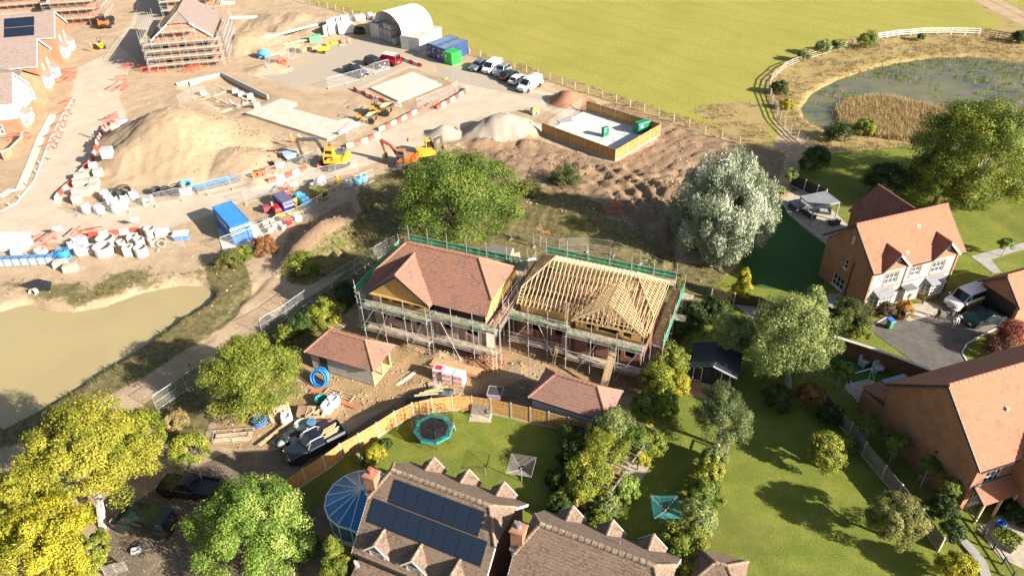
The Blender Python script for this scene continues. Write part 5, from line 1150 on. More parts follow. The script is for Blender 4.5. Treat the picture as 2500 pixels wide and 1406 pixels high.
p_ = ped(1475,515,10,'red pedestrian barrier lying flat on the rutted soil', None, 'fallen red barrier'); p_.rotation_euler = (1.45, 0, .1); p_.location.z += .15
p_ = ped(1482,500,12,'red pedestrian barrier lying flat beyond the first one on the rutted soil', None, 'fallen red barrier far'); p_.rotation_euler = (1.45, 0, .15); p_.location.z += .1
ped(637,428,20,'red pedestrian barrier at the end of the pipe racks', None, 'red barrier by pipes')
# brick garden wall at the site houses and the long wall of the drive
def bwall(px, hgt, wd, label, m_=BRICK_RED, cap=None, base=0):
    P = [g(*p, hgt) for p in px]; o = Vector((P[0].x,P[0].y,0)); R = T('garden_wall', label, 'wall', o)
    for a, b_ in zip(P, P[1:]):
        A, B = Vector((a.x,a.y,0))-o, Vector((b_.x,b_.y,0))-o; MB().beam(A+Vector((0,0,hgt/2)), B+Vector((0,0,hgt/2)), wd, hgt).build('wall', m_, R); MB().beam(A+Vector((0,0,hgt+.04)), B+Vector((0,0,hgt+.04)), wd+.1, .08).build('coping', cap or CONC, R)
    return R
bwall([(2036,822),(2095,840),(2180,868),(2268,902)], 1.9, .25, 'long dark red brick garden wall with stone coping beside the drive', BRICK_DRK)
bwall([(0,372),(25,362),(52,336),(54,322)], 1.3, .25, 'low curved orange brick wall below the white gabled house', BRICK_ORG)
# ================================================================= SURFACES ROUND THE HOUSES
def sheet(name, px, z, m_, kind='structure'): MB().poly([tuple(g(*p)[:2])+(z,) for p in px]).build(name, m_, kind=kind)
ASPH = mat('driveway_asphalt', (.098,.086,.077), .9, .2, 1.0, dirt=(.13,.113,.1)); BLOCKP = mat('block_paving', (.19,.155,.13), .85, .2, 4)
PATIO = mat('patio_stone', (.40,.345,.27), .85, .2, 1.5); PAVER = mat('grey_paving', (.33,.31,.29), .85, .15, 1.5); TURF = mat('artificial_turf', (.030,.095,.014), .9, .18, 14)
sheet('driveway', [(2115,800),(2180,758),(2300,745),(2330,740),(2450,770),(2460,790),(2380,830),(2350,860),(2380,905),(2420,900),(2420,960),(2260,905)], .03, ASPH); sheet('block_drive', [(2300,715),(2420,705),(2500,770),(2500,790),(2400,818),(2350,795),(2290,765)], .034, BLOCKP)
sheet('front_path', [(2195,775),(2225,745),(2260,735),(2300,750),(2285,768),(2220,785)], .038, PATIO)
strip('kerb', [(2462,788),(2400,818),(2360,840),(2348,862),(2365,890),(2395,910)], .14, .1, KERB, hgt=.1); strip('kerb', [(2125,798),(2180,765),(2280,770)], .14, .06, KERB, hgt=.06)
sheet('artificial_lawn', [(1880,525),(1910,500),(1960,560),(2030,610),(2010,700),(1975,715),(1840,700),(1810,640)], .03, TURF); sheet('artificial_lawn', [(1990,880),(2045,850),(2110,866),(2215,905),(2170,950),(2080,945),(2010,915)], .03, TURF)
sheet('patio', [(1900,480),(1960,462),(2040,520),(2100,580),(2080,620),(2020,600),(1925,525)], .035, PATIO); sheet('patio', [(2060,940),(2120,925),(2170,950),(2150,985),(2095,985)], .036, PATIO)
sheet('paving', [(1990,720),(2070,715),(2080,745),(2010,760)], .036, PAVER); sheet('paving', [(1790,740),(1830,720),(1890,760),(1850,790)], .034, PAVER)
sheet('front_garden_paving', [(2385,1290),(2440,1255),(2520,1290),(2520,1400),(2440,1360)], .034, PATIO); sheet('path', [(2370,626),(2460,602),(2520,588),(2520,604),(2470,618),(2420,635),(2445,665),(2425,668)], .034, PAVER)
sheet('patio', [(1480,1150),(1530,1080),(1590,1130),(1555,1195),(1500,1230),(1440,1270),(1420,1240)], .034, PATIO); sheet('concrete_hardstanding', [(545,615),(530,560),(620,540),(660,600)], hz(*g(580,575)[:2])+.06, PALEC)
# ================================================================= CONTAINERS AND CANOPY
def container(c, rz, label, m_, L=6.06, W=2.44, H=2.6, doors=True, roofm=None, name='shipping_container', base=0.0):
    """corrugated box: x is the length, doors at x = 0"""
    R = T(name, label, 'container', c, rz)
    def corr(L_, H_):
        n_ = int(L_/.28); xs = []
        for i in range(n_):
            b_ = L_*i/n_; s = L_/n_; xs += [(b_,0), (b_+s*.3,0), (b_+s*.45,.04), (b_+s*.85,.04)]
        xs.append((L_,0)); return xs
    for y, sg in ((-W/2,-1), (W/2,1)):
        mb = MB(); pr = corr(L-.2, H)
        for (a, da), (b_, db) in zip(pr, pr[1:]):
            ya, yb = y-sg*(.045-da), y-sg*(.045-db); q = [(a+.1,ya,.18),(b_+.1,yb,.18),(b_+.1,yb,H-.1),(a+.1,ya,H-.1)]; mb.poly(q if sg < 0 else q[::-1])
        mb.build('side_panel', m_, R)
    mb = MB(); pr = corr(W-.2, H)
    for (a, da), (b_, db) in zip(pr, pr[1:]): mb.poly([(L-.045+da,a+.1-W/2,.18),(L-.045+db,b_+.1-W/2,.18),(L-.045+db,b_+.1-W/2,H-.1),(L-.045+da,a+.1-W/2,H-.1)])
    mb.build('end_panel', m_, R)
    mb = MB(); pr = corr(L-.2, H)
    for (a, da), (b_, db) in zip(pr, pr[1:]): mb.poly([(a+.1,-W/2+.08,H-.05+da),(b_+.1,-W/2+.08,H-.05+db),(b_+.1,W/2-.08,H-.05+db),(a+.1,W/2-.08,H-.05+da)])
    mb.build('roof_panel', roofm or m_, R)
    fr = MB()
    for x in (.06, L-.06):
        for y in (-W/2+.06, W/2-.06): fr.box(x-.06,x+.06,y-.06,y+.06,0,H)
    for y in (-W/2+.06, W/2-.06): fr.box(0,L,y-.06,y+.06,.02,.18); fr.box(.02,L-.02,y-.055,y+.055,H-.12,H-.005)
    for x in (.06, L-.06): fr.box(x-.055,x+.055,-W/2,W/2,.03,.17); fr.box(x-.055,x+.055,-W/2,W/2,H-.13,H-.003)
    fr.build('frame', m_, R)
    if doors:
        for sy in (-1, 1):
            d = MB().box(.02,.06,min(0,sy*(W/2-.12)),max(0,sy*(W/2-.12)),.2,H-.15).build('door', m_, R)
            for k in (.3, .75): MB().tube((-.0,sy*(W/2)*k,.2), (-.0,sy*(W/2)*k,H-.18), .02, n=5).build('locking_bar', STEEL, d)
    else: MB().box(.03,.07,-W/2+.1,W/2-.1,.18,H-.12).build('end_panel', m_, R)
    return R
def text(s, R, loc, rot, size, m_, name='lettering', ext=.004):
    cu = bpy.data.curves.new(name, 'FONT'); cu.body = s; cu.size = size; cu.align_x = 'CENTER'; cu.align_y = 'CENTER'; cu.extrude = ext; cu.offset = size*.02
    o = bpy.data.objects.new('tmp', cu); C.objects.link(o); dg = bpy.context.evaluated_depsgraph_get(); me = bpy.data.meshes.new_from_object(o.evaluated_get(dg)); bpy.data.objects.remove(o)
    me.materials.clear(); me.materials.append(m_); q = link(name, me, R, loc); q.rotation_euler = rot; return q
BLUE_C = mat('container_blue', (.02,.155,.47), .5, .15, 1.5, dirt=(.03,.19,.45)); NAVY_C = mat('container_navy', (.03,.07,.20), .5, .2, 1.5, dirt=(.10,.13,.2)); NAVY_R = mat('container_navy_roof', (.19,.25,.36), .6, .2, 1)
GREEN_C = mat('container_green', (.03,.50,.06), .5, .1, 1.5); WHITE_C = mat('container_white', (.55,.56,.56), .6, .12, 1.0, dirt=(.42,.42,.40)); WHT_ROOF = mat('white_roof_dirty', (.45,.42,.37), .8, .25, .8, dirt=(.28,.22,.16))
# lettered blue container: near end faces the lower fence
pa, pb, pc = g(563.2,553.8,2.6), g(605.5,538.4,2.6), g(519.7,505,2.6); aC = ang(pa, pc); zc = .05
mid = (pa+pb)/2; CC = container((mid.x,mid.y,zc), aC, 'blue shipping container lettered in white above the muddy pond', BLUE_C, doors=False)
text('COINFORD', CC, (-.02,0,2.05), (math.pi/2,0,-math.pi/2), .52, WHITE); text('COINFORD', CC, (3.0,-1.0-.24,1.75), (math.pi/2,0,0), .7, WHITE); text('COINFORD', CC, (3.0,1.24,1.75), (math.pi/2,0,math.pi), .7, WHITE)
tp = MB(); tp.path([(-1.0,1.6,1.95),(-1.0,.6,1.98),(-1.0,-.5,2.05),(-.95,-1.4,2.0)], .05, 5); tag(tp.build('hazard_tape', mat('yellow_tape', (.75,.6,.2), .6), None, (mid.x,mid.y,zc), aC), 'yellow hazard tape hung along the fence by the blue container', 'tape')
aW = ang((-16.63,144.1), (-12.75,150.93))
container((-18.35,145.55,0), aW, 'white container with dirty flat roof beside the arched canopy', WHITE_C, 7.8, 4.4, 2.6, roofm=WHT_ROOF)
container((-26.2,153.6,0), aW, 'narrow white container on the far side of the arched canopy', WHITE_C, 7.8, 2.2, 2.9, roofm=BLUE_C)
b1 = container((-13.9,141.0,0), ang((-11.63,138.12),(-7.64,142.57)), 'navy blue container of the pair farther from the green store', NAVY_C, roofm=NAVY_R, H=2.6, W=2.4)
b2 = container((-12.0,138.9,0), ang((-11.63,138.12),(-7.64,142.57)), 'navy blue container with pale roof directly behind the green store', NAVY_C, roofm=NAVY_R, H=2.6, W=2.4)
for k, b_ in enumerate((b1, b2)):
    for y, z in ((-.7,1.9),(-.3,1.3),(.5,2.0),(.8,.9)): MB().box(-.03,.015,y-.13,y+.13,z-.12,z+.12).build('sticker', WHITE if (y+z) < 2 else FOOT_Y, b_)
gc = container((-10.65,137.45,0), math.radians(44), 'small bright green steel store with white notice', GREEN_C, 2.35, 2.25, 2.25); MB().box(-.03,.015,.35,.75,1.2,1.7).build('notice', WHITE, gc)
CAN = mat('canopy_fabric', (.80,.80,.79), .65, .03, .4); CANF = mat('canopy_frame', (.33,.33,.32), .6)
A0, B0, C0 = Vector((-26.06,154.1,0)), Vector((-19.84,146.59,0)), Vector((-15.46,150.69,0)); Wc = (B0-A0).length; Lc = (C0-B0).length+1.3; RC = T('canopy_shelter', 'white arched fabric canopy spanning between two white containers', 'canopy', A0, ang(A0, B0))
n_ = 20; sk = MB(); rings = []
for j, y in enumerate(np.linspace(0, Lc, 7)):
    rings.append([(Wc/2-math.cos(math.pi*i/n_)*Wc/2, y, 2.6+math.sin(math.pi*i/n_)**.85*3.4) for i in range(n_+1)])
    MB().path([(p[0]*.985+.07,p[1]+.02,p[2]-.07) for p in rings[-1]], .045, 6).build('hoop', CANF, RC)
for j in range(6):
    for i in range(n_): sk.poly([rings[j][i+1], rings[j][i], rings[j+1][i], rings[j+1][i+1]])
sk.build('fabric', CAN, RC, smooth=True); bk = MB(); bk.poly(rings[-1]); bk.build('end_fabric', CAN, RC)
PALL = mat('wrapped_blocks', (.40,.36,.37), .7, .15, 3, dirt=(.33,.3,.31)); WOODP = mat('pallet_wood', (.46,.34,.21), .85, .25, 4)
def block_pack(p, rz, sx, sy, sz, label, group, m_=PALL, z0=0):
    R = T('block_pallet', label, 'pallet', (p[0],p[1],p[2]+z0), rz, group)
    pm = MB()
    for k in (-.4,0,.4): pm.box(-sx/2,sx/2,sy*k-.05,sy*k+.05,0,.1)
    pm.box(-sx/2,sx/2,-sy/2,sy/2,.1,.13); pm.build('pallet', WOODP, R)
    for k in range(3):
        zz = .13+(sz-.13)*k/3; MB().box(-sx/2+.02+.01*(k%2),sx/2-.02,-sy/2+.02,sy/2-.02-.01*(k%2),zz+.004,.13+(sz-.13)*(k+1)/3-.004).build('block_layer', m_, R)
    return R
ux = (B0-A0).normalized(); uy = Vector((-ux.y,ux.x,0))
for i in range(4):
    for j in range(3):
        for k in range(2 if i < 3 else 1):
            p = A0+ux*(1.9+i*1.45)+uy*(.9+j*1.9); block_pack((p.x,p.y,0), ang(A0,B0), 1.3, 1.75, 1.15, 'grey wrapped block pack stacked under the arched canopy', 'block packs under the canopy', z0=k*1.2)
p = A0+ux*3.4+uy*1.0
for i in range(2): q = p+ux*(i*1.5); block_pack((q.x,q.y,0), ang(A0,B0), 1.35, 1.7, 1.1, 'grey wrapped block pack on top of the canopy stack', 'top block packs under the canopy', z0=2.4)
# ---- kiosks and yard details
KG = mat('kiosk_green', (.012,.19,.10), .55, .1, 2)
def kiosk(p, rz, sx, sy, h, label):
    R = T('utility_kiosk', label, 'kiosk', p, rz); MB().box(-sx/2,sx/2,-sy/2,sy/2,.1,h-.15).build('body', KG, R); MB().add([(-sx/2-.06,-sy/2-.06,h-.15),(sx/2+.06,-sy/2-.06,h-.15),(sx/2+.06,sy/2+.06,h-.15),(-sx/2-.06,sy/2+.06,h-.15),(-sx/2+.05,-sy/2+.05,h),(sx/2-.05,-sy/2+.05,h),(sx/2-.05,sy/2-.05,h),(-sx/2+.05,sy/2-.05,h)], [(3,2,1,0),(4,5,6,7),(0,1,5,4),(1,2,6,5),(2,3,7,6),(3,0,4,7)]).build('lid', KG, R)
    for sy_ in (-1, 1): MB().box(sx*.02*sy_+(-sx*.46 if sy_ < 0 else 0),sx*.02*sy_+(0 if sy_ < 0 else sx*.46),-sy/2-.02,-sy/2+.01,.15,h-.2).build('door', KG, R)
    MB().box(-sx*.3,-sx*.1,-sy/2-.03,-sy/2-.015,h*.55,h*.8).build('notice', WHITE, R)
kiosk(g(1477,333,.12), .55, 1.0, .55, 1.5, 'slim green utility kiosk in the middle of the concrete yard'); kiosk(g(1566,322,.12), .55, 2.3, 1.1, 1.7, 'wide green utility kiosk against the golden fence')
for x, y, h in ((1538,323,.8),(1525,330,.6),(1471,343,.5),(1500,345,.6)): tag(MB().tube((0,0,0), (0,0,h), .06).build('vent_pipe', STEELW, None, g(x,y,.12)), 'grey vent pipe standing in the concrete yard', 'pipe', 'vent pipes in the concrete yard')
# ================================================================= STORED MATERIALS
STONEP = mat('pale_blocks', (.44,.385,.32), .9, .12, 4); GREYP = mat('grey_brick_pack', (.40,.40,.40), .85, .15, 4); BAGW = mat('bulk_bag', (.62,.61,.63), .8, .08, 3); BAGB = mat('bulk_bag_blue', (.16,.45,.68), .75, .12, 3)
for x, y in ((197,440),(220,433),(243,430),(195,457),(211,455),(234,452),(192,478),(214,476),(232,466),(191,494)): block_pack(gz(x,y), .2+rnd.uniform(-.15,.15), 1.2, 1.05, 1.1, 'pale stone block pallet in the huddle beside the curved barriers', 'block pallets by the curved barriers', STONEP)
block_pack(gz(266,385), .15, 1.5, 1.3, 1.5, 'tall grey brick pack standing alone at the foot of the big heap', None, GREYP); block_pack(gz(301,308), .5, 1.8, 1.3, 1.2, 'blue grey block pack nearest the top of the curved barriers', None, GREYP); block_pack(gz(287,322), .3, 1.3, 1.2, .9, 'low pale block pack beside the blue grey block pack', None, STONEP)
block_pack(gz(229,410), .3, 1.0, 1.0, .7, 'small white topped block pallet behind the stone pallets', None, WHITE)
def bag(p, r, h, m_, label, group, fill=None):
    R = T('bulk_bag', label, 'bulk bag', p, rnd.uniform(0,1.5), group); rg = []; q = rnd.random()
    for z, s in ((0,.92),(.15,1.04),(.5,1.08),(.85,1.0),(1,.86),(1.02,.74),(.86,.66)):
        rg.append([((1 if abs(math.cos(a))>.1 else 1)*r*s*math.copysign(abs(math.cos(a))**.55,math.cos(a))*(1+.07*math.sin(5*a+q*9+z*4)), r*s*math.copysign(abs(math.sin(a))**.55,math.sin(a))*(1+.07*math.cos(4*a+q*7)), h*z) for a in [2*math.pi*i/16 for i in range(16)]])
    MB().loft(rg).build('sack', m_, R, smooth=True)
    for sx in (-1, 1):
        for sy in (-1, 1): MB().path([(sx*r*.75,sy*r*.75,h*.95),(sx*r*.7,sy*r*.4,h*1.28),(sx*r*.72,sy*r*.1,h*.97)], .025, 4).build('strap', m_, R)
    return R
for x, y in ((264,490),(214,518),(244,518),(287,518),(282,501),(307,496),(258,483),(328,485),(273,500),(300,510)): bag(gz(x,y), .52, .95, BAGW, 'white bulk bag in the row behind the mesh fence below the big heap', 'white bags below the big heap')
for x, y in ((179,608),(205,600),(197,622),(190,598)): bag(gz(x,y), .5, .9, BAGW, 'white bulk bag between the blue pipe coil and the manhole rings', 'white bags by the manhole rings')
bag(gz(42,620), .6, .7, BAGW, 'white bulk bag slumped beside the blue trench box', None); bag(gz(102,622), .65, .8, mat('clear_wrap', (.5,.45,.42), .4, .2), 'film wrapped bundle beside the blue trench box', None)
bag(gz(768,464), .5, .95, mat('bag_pale_blue', (.5,.58,.68), .8, .1), 'pale blue bulk bag beside the white cube tank', None); bag(gz(851,456), .5, .95, mat('bag_grey', (.5,.52,.53), .8, .1), 'grey bulk bag beside the blue bags', None)
for x, y in ((874,450),(888,443)): bag(gz(x,y), .5, .95, BAGB, 'bright blue bulk bag at the end of the store row', 'bright blue bags')
bag(gz(728,538), .45, .8, WHITE, 'square white bag by the soil bund', None)
def coil(p, R_, r, k, m_, label, cat='pipe coil', tilt=(0,0,0), group=None):
    o = T('pipe_coil', label, cat, p, 0, group); E_r = Matrix.Rotation(tilt[2],3,'Z') @ Matrix.Rotation(tilt[0],3,'X')
    for i in range(k):
        off = E_r @ Vector((rnd.uniform(-.1,.1)*R_,rnd.uniform(-.1,.1)*R_,r*(1+1.7*i))); MB().torus(off, R_*(1-.11*(i % 3)), r, 22, 6, E_r).build('turn', m_, o, smooth=True)
    return o
BLKP = mat('black_pipe', (.035,.035,.04), .5, .3, 4); BLUP = mat('blue_pipe', (.03,.25,.68), .45, .15, 4); REDP = mat('red_duct', (.62,.12,.06), .6, .2, 4)
coil(gz(302,478), 1.25, .07, 7, BLKP, 'large loose black pipe coil below the big heap', tilt=(.5,0,0)); coil(gz(298,484), .65, .09, 4, BLKP, 'small black pipe coil inside the large loose coil', tilt=(.25,0,0)); coil(gz(384,474), .7, .1, 5, BLKP, 'thick black duct coil beside the heap of coils', tilt=(.3,0,.3)); coil(gz(402,472), .7, .1, 5, BLKP, 'black duct coil lying against the next coil', tilt=(.7,0,1))
coil(gz(433,470), .85, .08, 7, BLKP, 'tangled black pipe coil next to the blue pipe coil', tilt=(.6,0,.2)); coil(gz(457,458), .9, .07, 6, mat('sky_pipe', (.13,.5,.75), .5, .15), 'sky blue pipe coil at the end of the blue pipes', tilt=(.4,0,0)); coil(gz(365,496), .5, .09, 4, BLKP, 'black pipe coil on the grey crate', tilt=(.2,0,0))
coil(gz(157,630), .78, .075, 9, BLUP, 'tall bright blue pipe coil beside the trench box'); coil(g(787,918,.55), .82, .07, 7, BLUP, 'bright blue pipe coil leaning on the grey clad garage', tilt=(1.15,0,-.4)); coil(gz(635,1032), .62, .06, 6, mat('blue_pipe_dark', (.05,.16,.5), .5, .15), 'dark blue pipe coil beside the caged log pile')
coil(gz(679,152), .9, .1, 6, REDP, 'red duct coil beside the sky blue bowser', tilt=(.3,0,0)); coil(gz(690,157), .75, .09, 5, REDP, 'smaller red duct coil in front of the first red coil', tilt=(.6,0,.5)); coil(gz(884,82), .7, .12, 6, BLKP, 'black duct coil beside the canopy containers', tilt=(.4,0,0)); coil(gz(872,80), .7, .12, 5, BLKP, 'black duct coil on the rubbish beside the timber', tilt=(.7,0,.6))
def bundle(a, b_, n_, r, m_, label, rows=2, cat='pipes', z=0.05, group=None):
    A, B = gz(*a), gz(*b_); R = T('pipe_bundle', label, cat, A); d = (B-A); s = Vector((-d.y,d.x,0)).normalized()
    for i in range(n_):
        for j in range(rows):
            o = s*((i-n_/2)*r*2.1+(j % 2)*r)+Vector((0,0,r+z+j*r*1.8)); MB().tube(o+d*rnd.uniform(0,.04), o+d*rnd.uniform(.95,1), r, n=7).build('pipe', m_, R)
    return R
bundle((474,462),(570,432), 4, .07, BLUP, 'bundle of long blue pipes at the foot of the big heap'); bundle((480,468),(588,440), 6, .08, mat('grey_duct', (.13,.13,.15), .5, .2), 'bundle of long dark grey ducts below the blue pipes'); bundle((482,474),(585,450), 4, .07, mat('clay_pipe', (.55,.30,.2), .7, .2), 'bundle of long terracotta drain pipes behind the mesh fence', 1)
bundle((640,96),(780,60), 8, .06, WHITE, 'long white trim lengths laid out in the materials yard', 1); bundle((690,112),(800,88), 5, .08, TIMBER, 'long timber lengths in the front row of the materials yard', 1)
def boxy(p, rz, parts, name, label, cat, group=None):
    R = T(name, label, cat, p, rz, group)
    for nm, m_, b_ in parts: MB().box(*b_).build(nm, m_, R)
    return R
WBOX = mat('white_box', (.70,.70,.69), .6, .06, 2)
boxy(gz(456,474), .3, (('case',WBOX,(-.7,.7,-.4,.4,0,.7)),('lid',WBOX,(-.73,.73,-.43,.43,.7,.78))), 'storage_box', 'white storage box in front of the tangled black coil', 'box')
boxy(gz(30,606), -.05, (('body',WBOX,(-2.6,2.3,-.9,.9,.1,1.6)),('roof',WHITE,(-2.7,2.4,-.98,.98,1.6,1.68)),('skid',STEEL,(-2.4,2.1,-.7,.7,0,.1))), 'site_cabin', 'long white site cabin at the edge of the storage strip', 'cabin')
boxy(gz(364,497), .2, (('crate',GREYP,(-.6,.6,-.5,.5,.1,1.0)),('pallet',WOODP,(-.65,.65,-.55,.55,0,.1))), 'grey_crate', 'grey slatted crate under a black pipe coil', 'crate')
TBX = mat('trench_blue', (.10,.22,.42), .6, .25, 2); TBG = mat('trench_grey', (.42,.46,.50), .6, .2, 2); A, B = gz(-5,652), gz(138,645); TR = T('trench_box', 'long ribbed blue and grey steel trench box by the muddy pond bank', 'trench box', A, ang(A,B)); L = (B-A).length
MB().box(0,L,-.06,.0,.1,1.0).build('panel', TBG, TR); MB().box(0,L,.75,.85,.1,1.0).build('panel', TBX, TR)
for i in range(8): MB().beam((L*i/7.0,-.09,.08), (L*i/7.0,-.09,1.05), .1, .06, up=(1,0,0)).build('rib', TBX, TR); MB().tube((L*i/7.0,0,.9), (L*i/7.0,.75,.9), .04).build('strut', TBX, TR)
RING = mat('ring_concrete', (.48,.45,.41), .9, .1, 3)
def ring(x, y, r, h, label, group=None):
    R = T('manhole_ring', label, 'concrete ring', gz(x,y), 0, group); MB().lathe([(r,0),(r,h),(r*.86,h),(r*.86,.05)], 22).build('shell', RING, R, smooth=False); return R
ring(261,596, 1.05, 1.0, 'wide concrete manhole ring behind the other wide ring'); ring(256,619, 1.1, 1.15, 'wide concrete manhole ring in front of the other wide ring'); ring(297,598, .5, .6, 'small concrete ring between the wide rings and the gully pots'); ring(348,623, .75, 1.2, 'tall concrete ring in front of the gully pots'); ring(369,575, .65, 1.1, 'tall concrete ring against the barrier blocks'); ring(344,600, .6, 1.1, 'tall concrete ring behind the foremost tall ring'); ring(376,598, .55, .9, 'short grey ring beside the cable reel')
def gully(x, y, s, h, label):
    R = T('gully_pot', label, 'concrete pot', gz(x,y), .1); mb = MB(); o, i = s/2, s/2-.1
    mb.box(-o,o,-o,-i,0,h); mb.box(-o,o,i,o,0,h); mb.box(-o,-i,-i,i,0,h); mb.box(i,o,-i,i,0,h); mb.box(-i,i,-i,i,0,.1); mb.build('shell', RING, R); return R
gully(318,622, 1.0, 1.3, 'square concrete chamber in front of the gully row'); gully(328,592, 1.05, 1.1, 'square concrete chamber behind the front chamber'); gully(220,616, 1.1, .9, 'square concrete chamber beside the wide rings')
for x, y, l in ((150,650,'rough pale stone block beside the trench box end'),(174,660,'square pale concrete block on the pond bank')): tag(MB().add([(-.75,-.5,0),(.75,-.5,0),(.75,.5,0),(-.75,.5,0),(-.7,-.45,.8),(.7,-.5,.75),(.65,.45,.85),(-.72,.48,.78)], [(3,2,1,0),(4,5,6,7),(0,1,5,4),(1,2,6,5),(2,3,7,6),(3,0,4,7)]).build('stone_block', STONEP, None, gz(x,y), .2), l, 'stone block')
RL_ = T('cable_reel', 'wooden cable reel standing beside the manhole rings', 'cable reel', gz(399,600), .2)
for y in (-.4,.4): mb = MB().lathe([(.55,0),(.55,.06)], 18); mb.v = [(v[0],v[2]+y,v[1]+.55) for v in mb.v]; mb.build('flange', WOODP, RL_)
MB().tube((0,-.4,.55), (0,.4,.55), .35, n=14).build('drum', BLKP, RL_)
boxy(gz(399,576), .1, (('pack',BAGW,(-.7,.7,-.5,.5,.1,.9)),('pallet',WOODP,(-.75,.75,-.55,.55,0,.1))), 'wrapped_pallet', 'white wrapped pallet beside the tall ring by the barriers', 'pallet'); boxy(gz(445,584), .1, (('tank',TBX,(-.8,.8,-.5,.5,.1,.8)),('lid',WHITE,(-.9,.9,-.6,.6,.8,.95)),('skid',STEEL,(-.8,.8,-.45,.45,0,.1))), 'blue_tank', 'navy tank with white lid beside the mesh panels', 'tank')
# ---- skip and plant store
NAVY = mat('skip_navy', (.03,.05,.30), .5, .15, 2); SKY = mat('tank_sky', (.10,.40,.66), .5, .12, 2); OLV = mat('generator_olive', (.36,.30,.05), .55, .2, 2); REDB = mat('tank_red', (.62,.02,.03), .5, .1, 2); YELB = mat('barrel_yellow', (.78,.50,.02), .5, .12, 2)
SK = T('builders_skip', 'navy lettered enclosed skip in the plant store', 'skip', gz(697,505), math.radians(-52)); MB().loft([[(-1.3,-.7,.1),(1.2,-.7,.1),(1.2,.7,.1),(-1.3,.7,.1)], [(-1.7,-.85,1.15),(1.55,-.85,1.15),(1.55,.85,1.15),(-1.7,.85,1.15)]]).build('body', NAVY, SK); MB().add([(-1.7,-.85,1.15),(1.55,-.85,1.15),(1.55,.85,1.15),(-1.7,.85,1.15),(-1.6,-.75,1.5),(1.45,-.75,1.5),(1.45,.75,1.5),(-1.6,.75,1.5)], [(3,2,1,0),(4,5,6,7),(0,1,5,4),(1,2,6,5),(2,3,7,6),(3,0,4,7)]).build('lid', mat('skip_lid', (.13,.12,.2), .6, .2), SK); text('Coinford', SK, (1.53,0,.85), (math.pi/2-.25,0,math.pi/2), .36, WHITE)
for sy in (-1, 1): MB().beam((-1.5,sy*.88,.9), (1.4,sy*.88,.9), .06, .1).build('lift_rail', NAVY, SK)
TK = T('fuel_tank', 'sky blue plastic fuel tank behind the yellow barrel', 'tank', gz(739,498), math.radians(-50)); MB().loft([[(-1.2,-.5,.1),(1.2,-.5,.1),(1.2,.5,.1),(-1.2,.5,.1)], [(-1.3,-.65,.6),(1.3,-.65,.6),(1.3,.65,.6),(-1.3,.65,.6)], [(-1.2,-.5,1.3),(1.2,-.5,1.3),(1.2,.5,1.3),(-1.2,.5,1.3)]]).build('body', SKY, TK); MB().box(-1.0,-.4,-.3,.3,1.3,1.4).build('hatch', SKY, TK); MB().box(-.1,.0,-.64,.64,.1,1.32).build('band', SKY, TK)
RT_ = T('red_tank', 'glossy red tank between the brick gable and navy skip', 'tank', gz(679,522), math.radians(-60)); MB().loft([[(-.8,-.4,.1),(.8,-.4,.1),(.8,.4,.1),(-.8,.4,.1)], [(-.85,-.45,.8),(.85,-.45,.8),(.85,.45,.8),(-.85,.45,.8)], [(-.7,-.3,1.1),(.7,-.3,1.1),(.7,.3,1.1),(-.7,.3,1.1)]]).build('body', REDB, RT_); MB().lathe([(.12,1.1),(.12,1.2)], 10).build('cap', BLACKP, RT_)
YB = T('yellow_barrel', 'yellow barrel between navy skip and sky blue tank', 'barrel', gz(722,504)); MB().lathe([(.4,0),(.45,.3),(.45,.9),(.38,1.15),(.2,1.2)], 14).build('body', YELB, YB, smooth=True); MB().lathe([(.1,1.2),(.1,1.26)], 8).build('cap', BLACKP, YB)
boxy(gz(701,545), -.6, (('body',REDB,(-.7,.7,-.4,.4,.05,.6)),('lid',mat('lid_red',(.7,.1,.06),.5),(-.73,.73,-.43,.43,.6,.68))), 'grit_bin', 'low red grit bin near the soil bund', 'bin'); boxy(gz(687,536), -.6, (('body',YELB,(-.55,.55,-.35,.35,.05,.6)),('lid',YELB,(-.6,.6,-.4,.4,.6,.7))), 'grit_bin', 'low yellow grit bin beside the red one', 'bin'); boxy(gz(722,521), -.5+.8, (('board',FOOT_Y,(-1.0,1.0,-.1,.1,0,.3)),('edge',FOOT_Y,(-1.0,1.0,.1,.2,0,.06))), 'yellow_board', 'long yellow ramp board in front of the navy skip', 'ramp')
boxy(gz(655,517), .4, (('body',mat('maroon',(.3,.06,.08),.6),(-.5,.5,-.4,.4,.2,.9)),('cover',mat('cream_cover',(.6,.52,.4),.7),(.55,.8,-.45,.45,0,1.1)),('foot',NAVY,(-.3,.3,-.3,.3,0,.2))), 'small_generator', 'maroon generator beside the red tank', 'generator')
GE = T('generator', 'olive yellow generator with dark grille in the plant store', 'generator', gz(781,482), math.radians(-35)); MB().box(-1.1,1.1,-.6,.6,.2,1.3).build('body', OLV, GE); MB().box(1.05,1.12,-.45,.45,.45,1.15).build('grille', BLACKP, GE); MB().box(-1.15,1.15,-.62,.62,1.3,1.38).build('canopy', OLV, GE); MB().box(-1,1,-.5,.5,0,.2).build('skid', BLACKP, GE); MB().tube((-.6,0,1.38), (-.6,0,1.6), .06).build('exhaust', STEEL, GE)
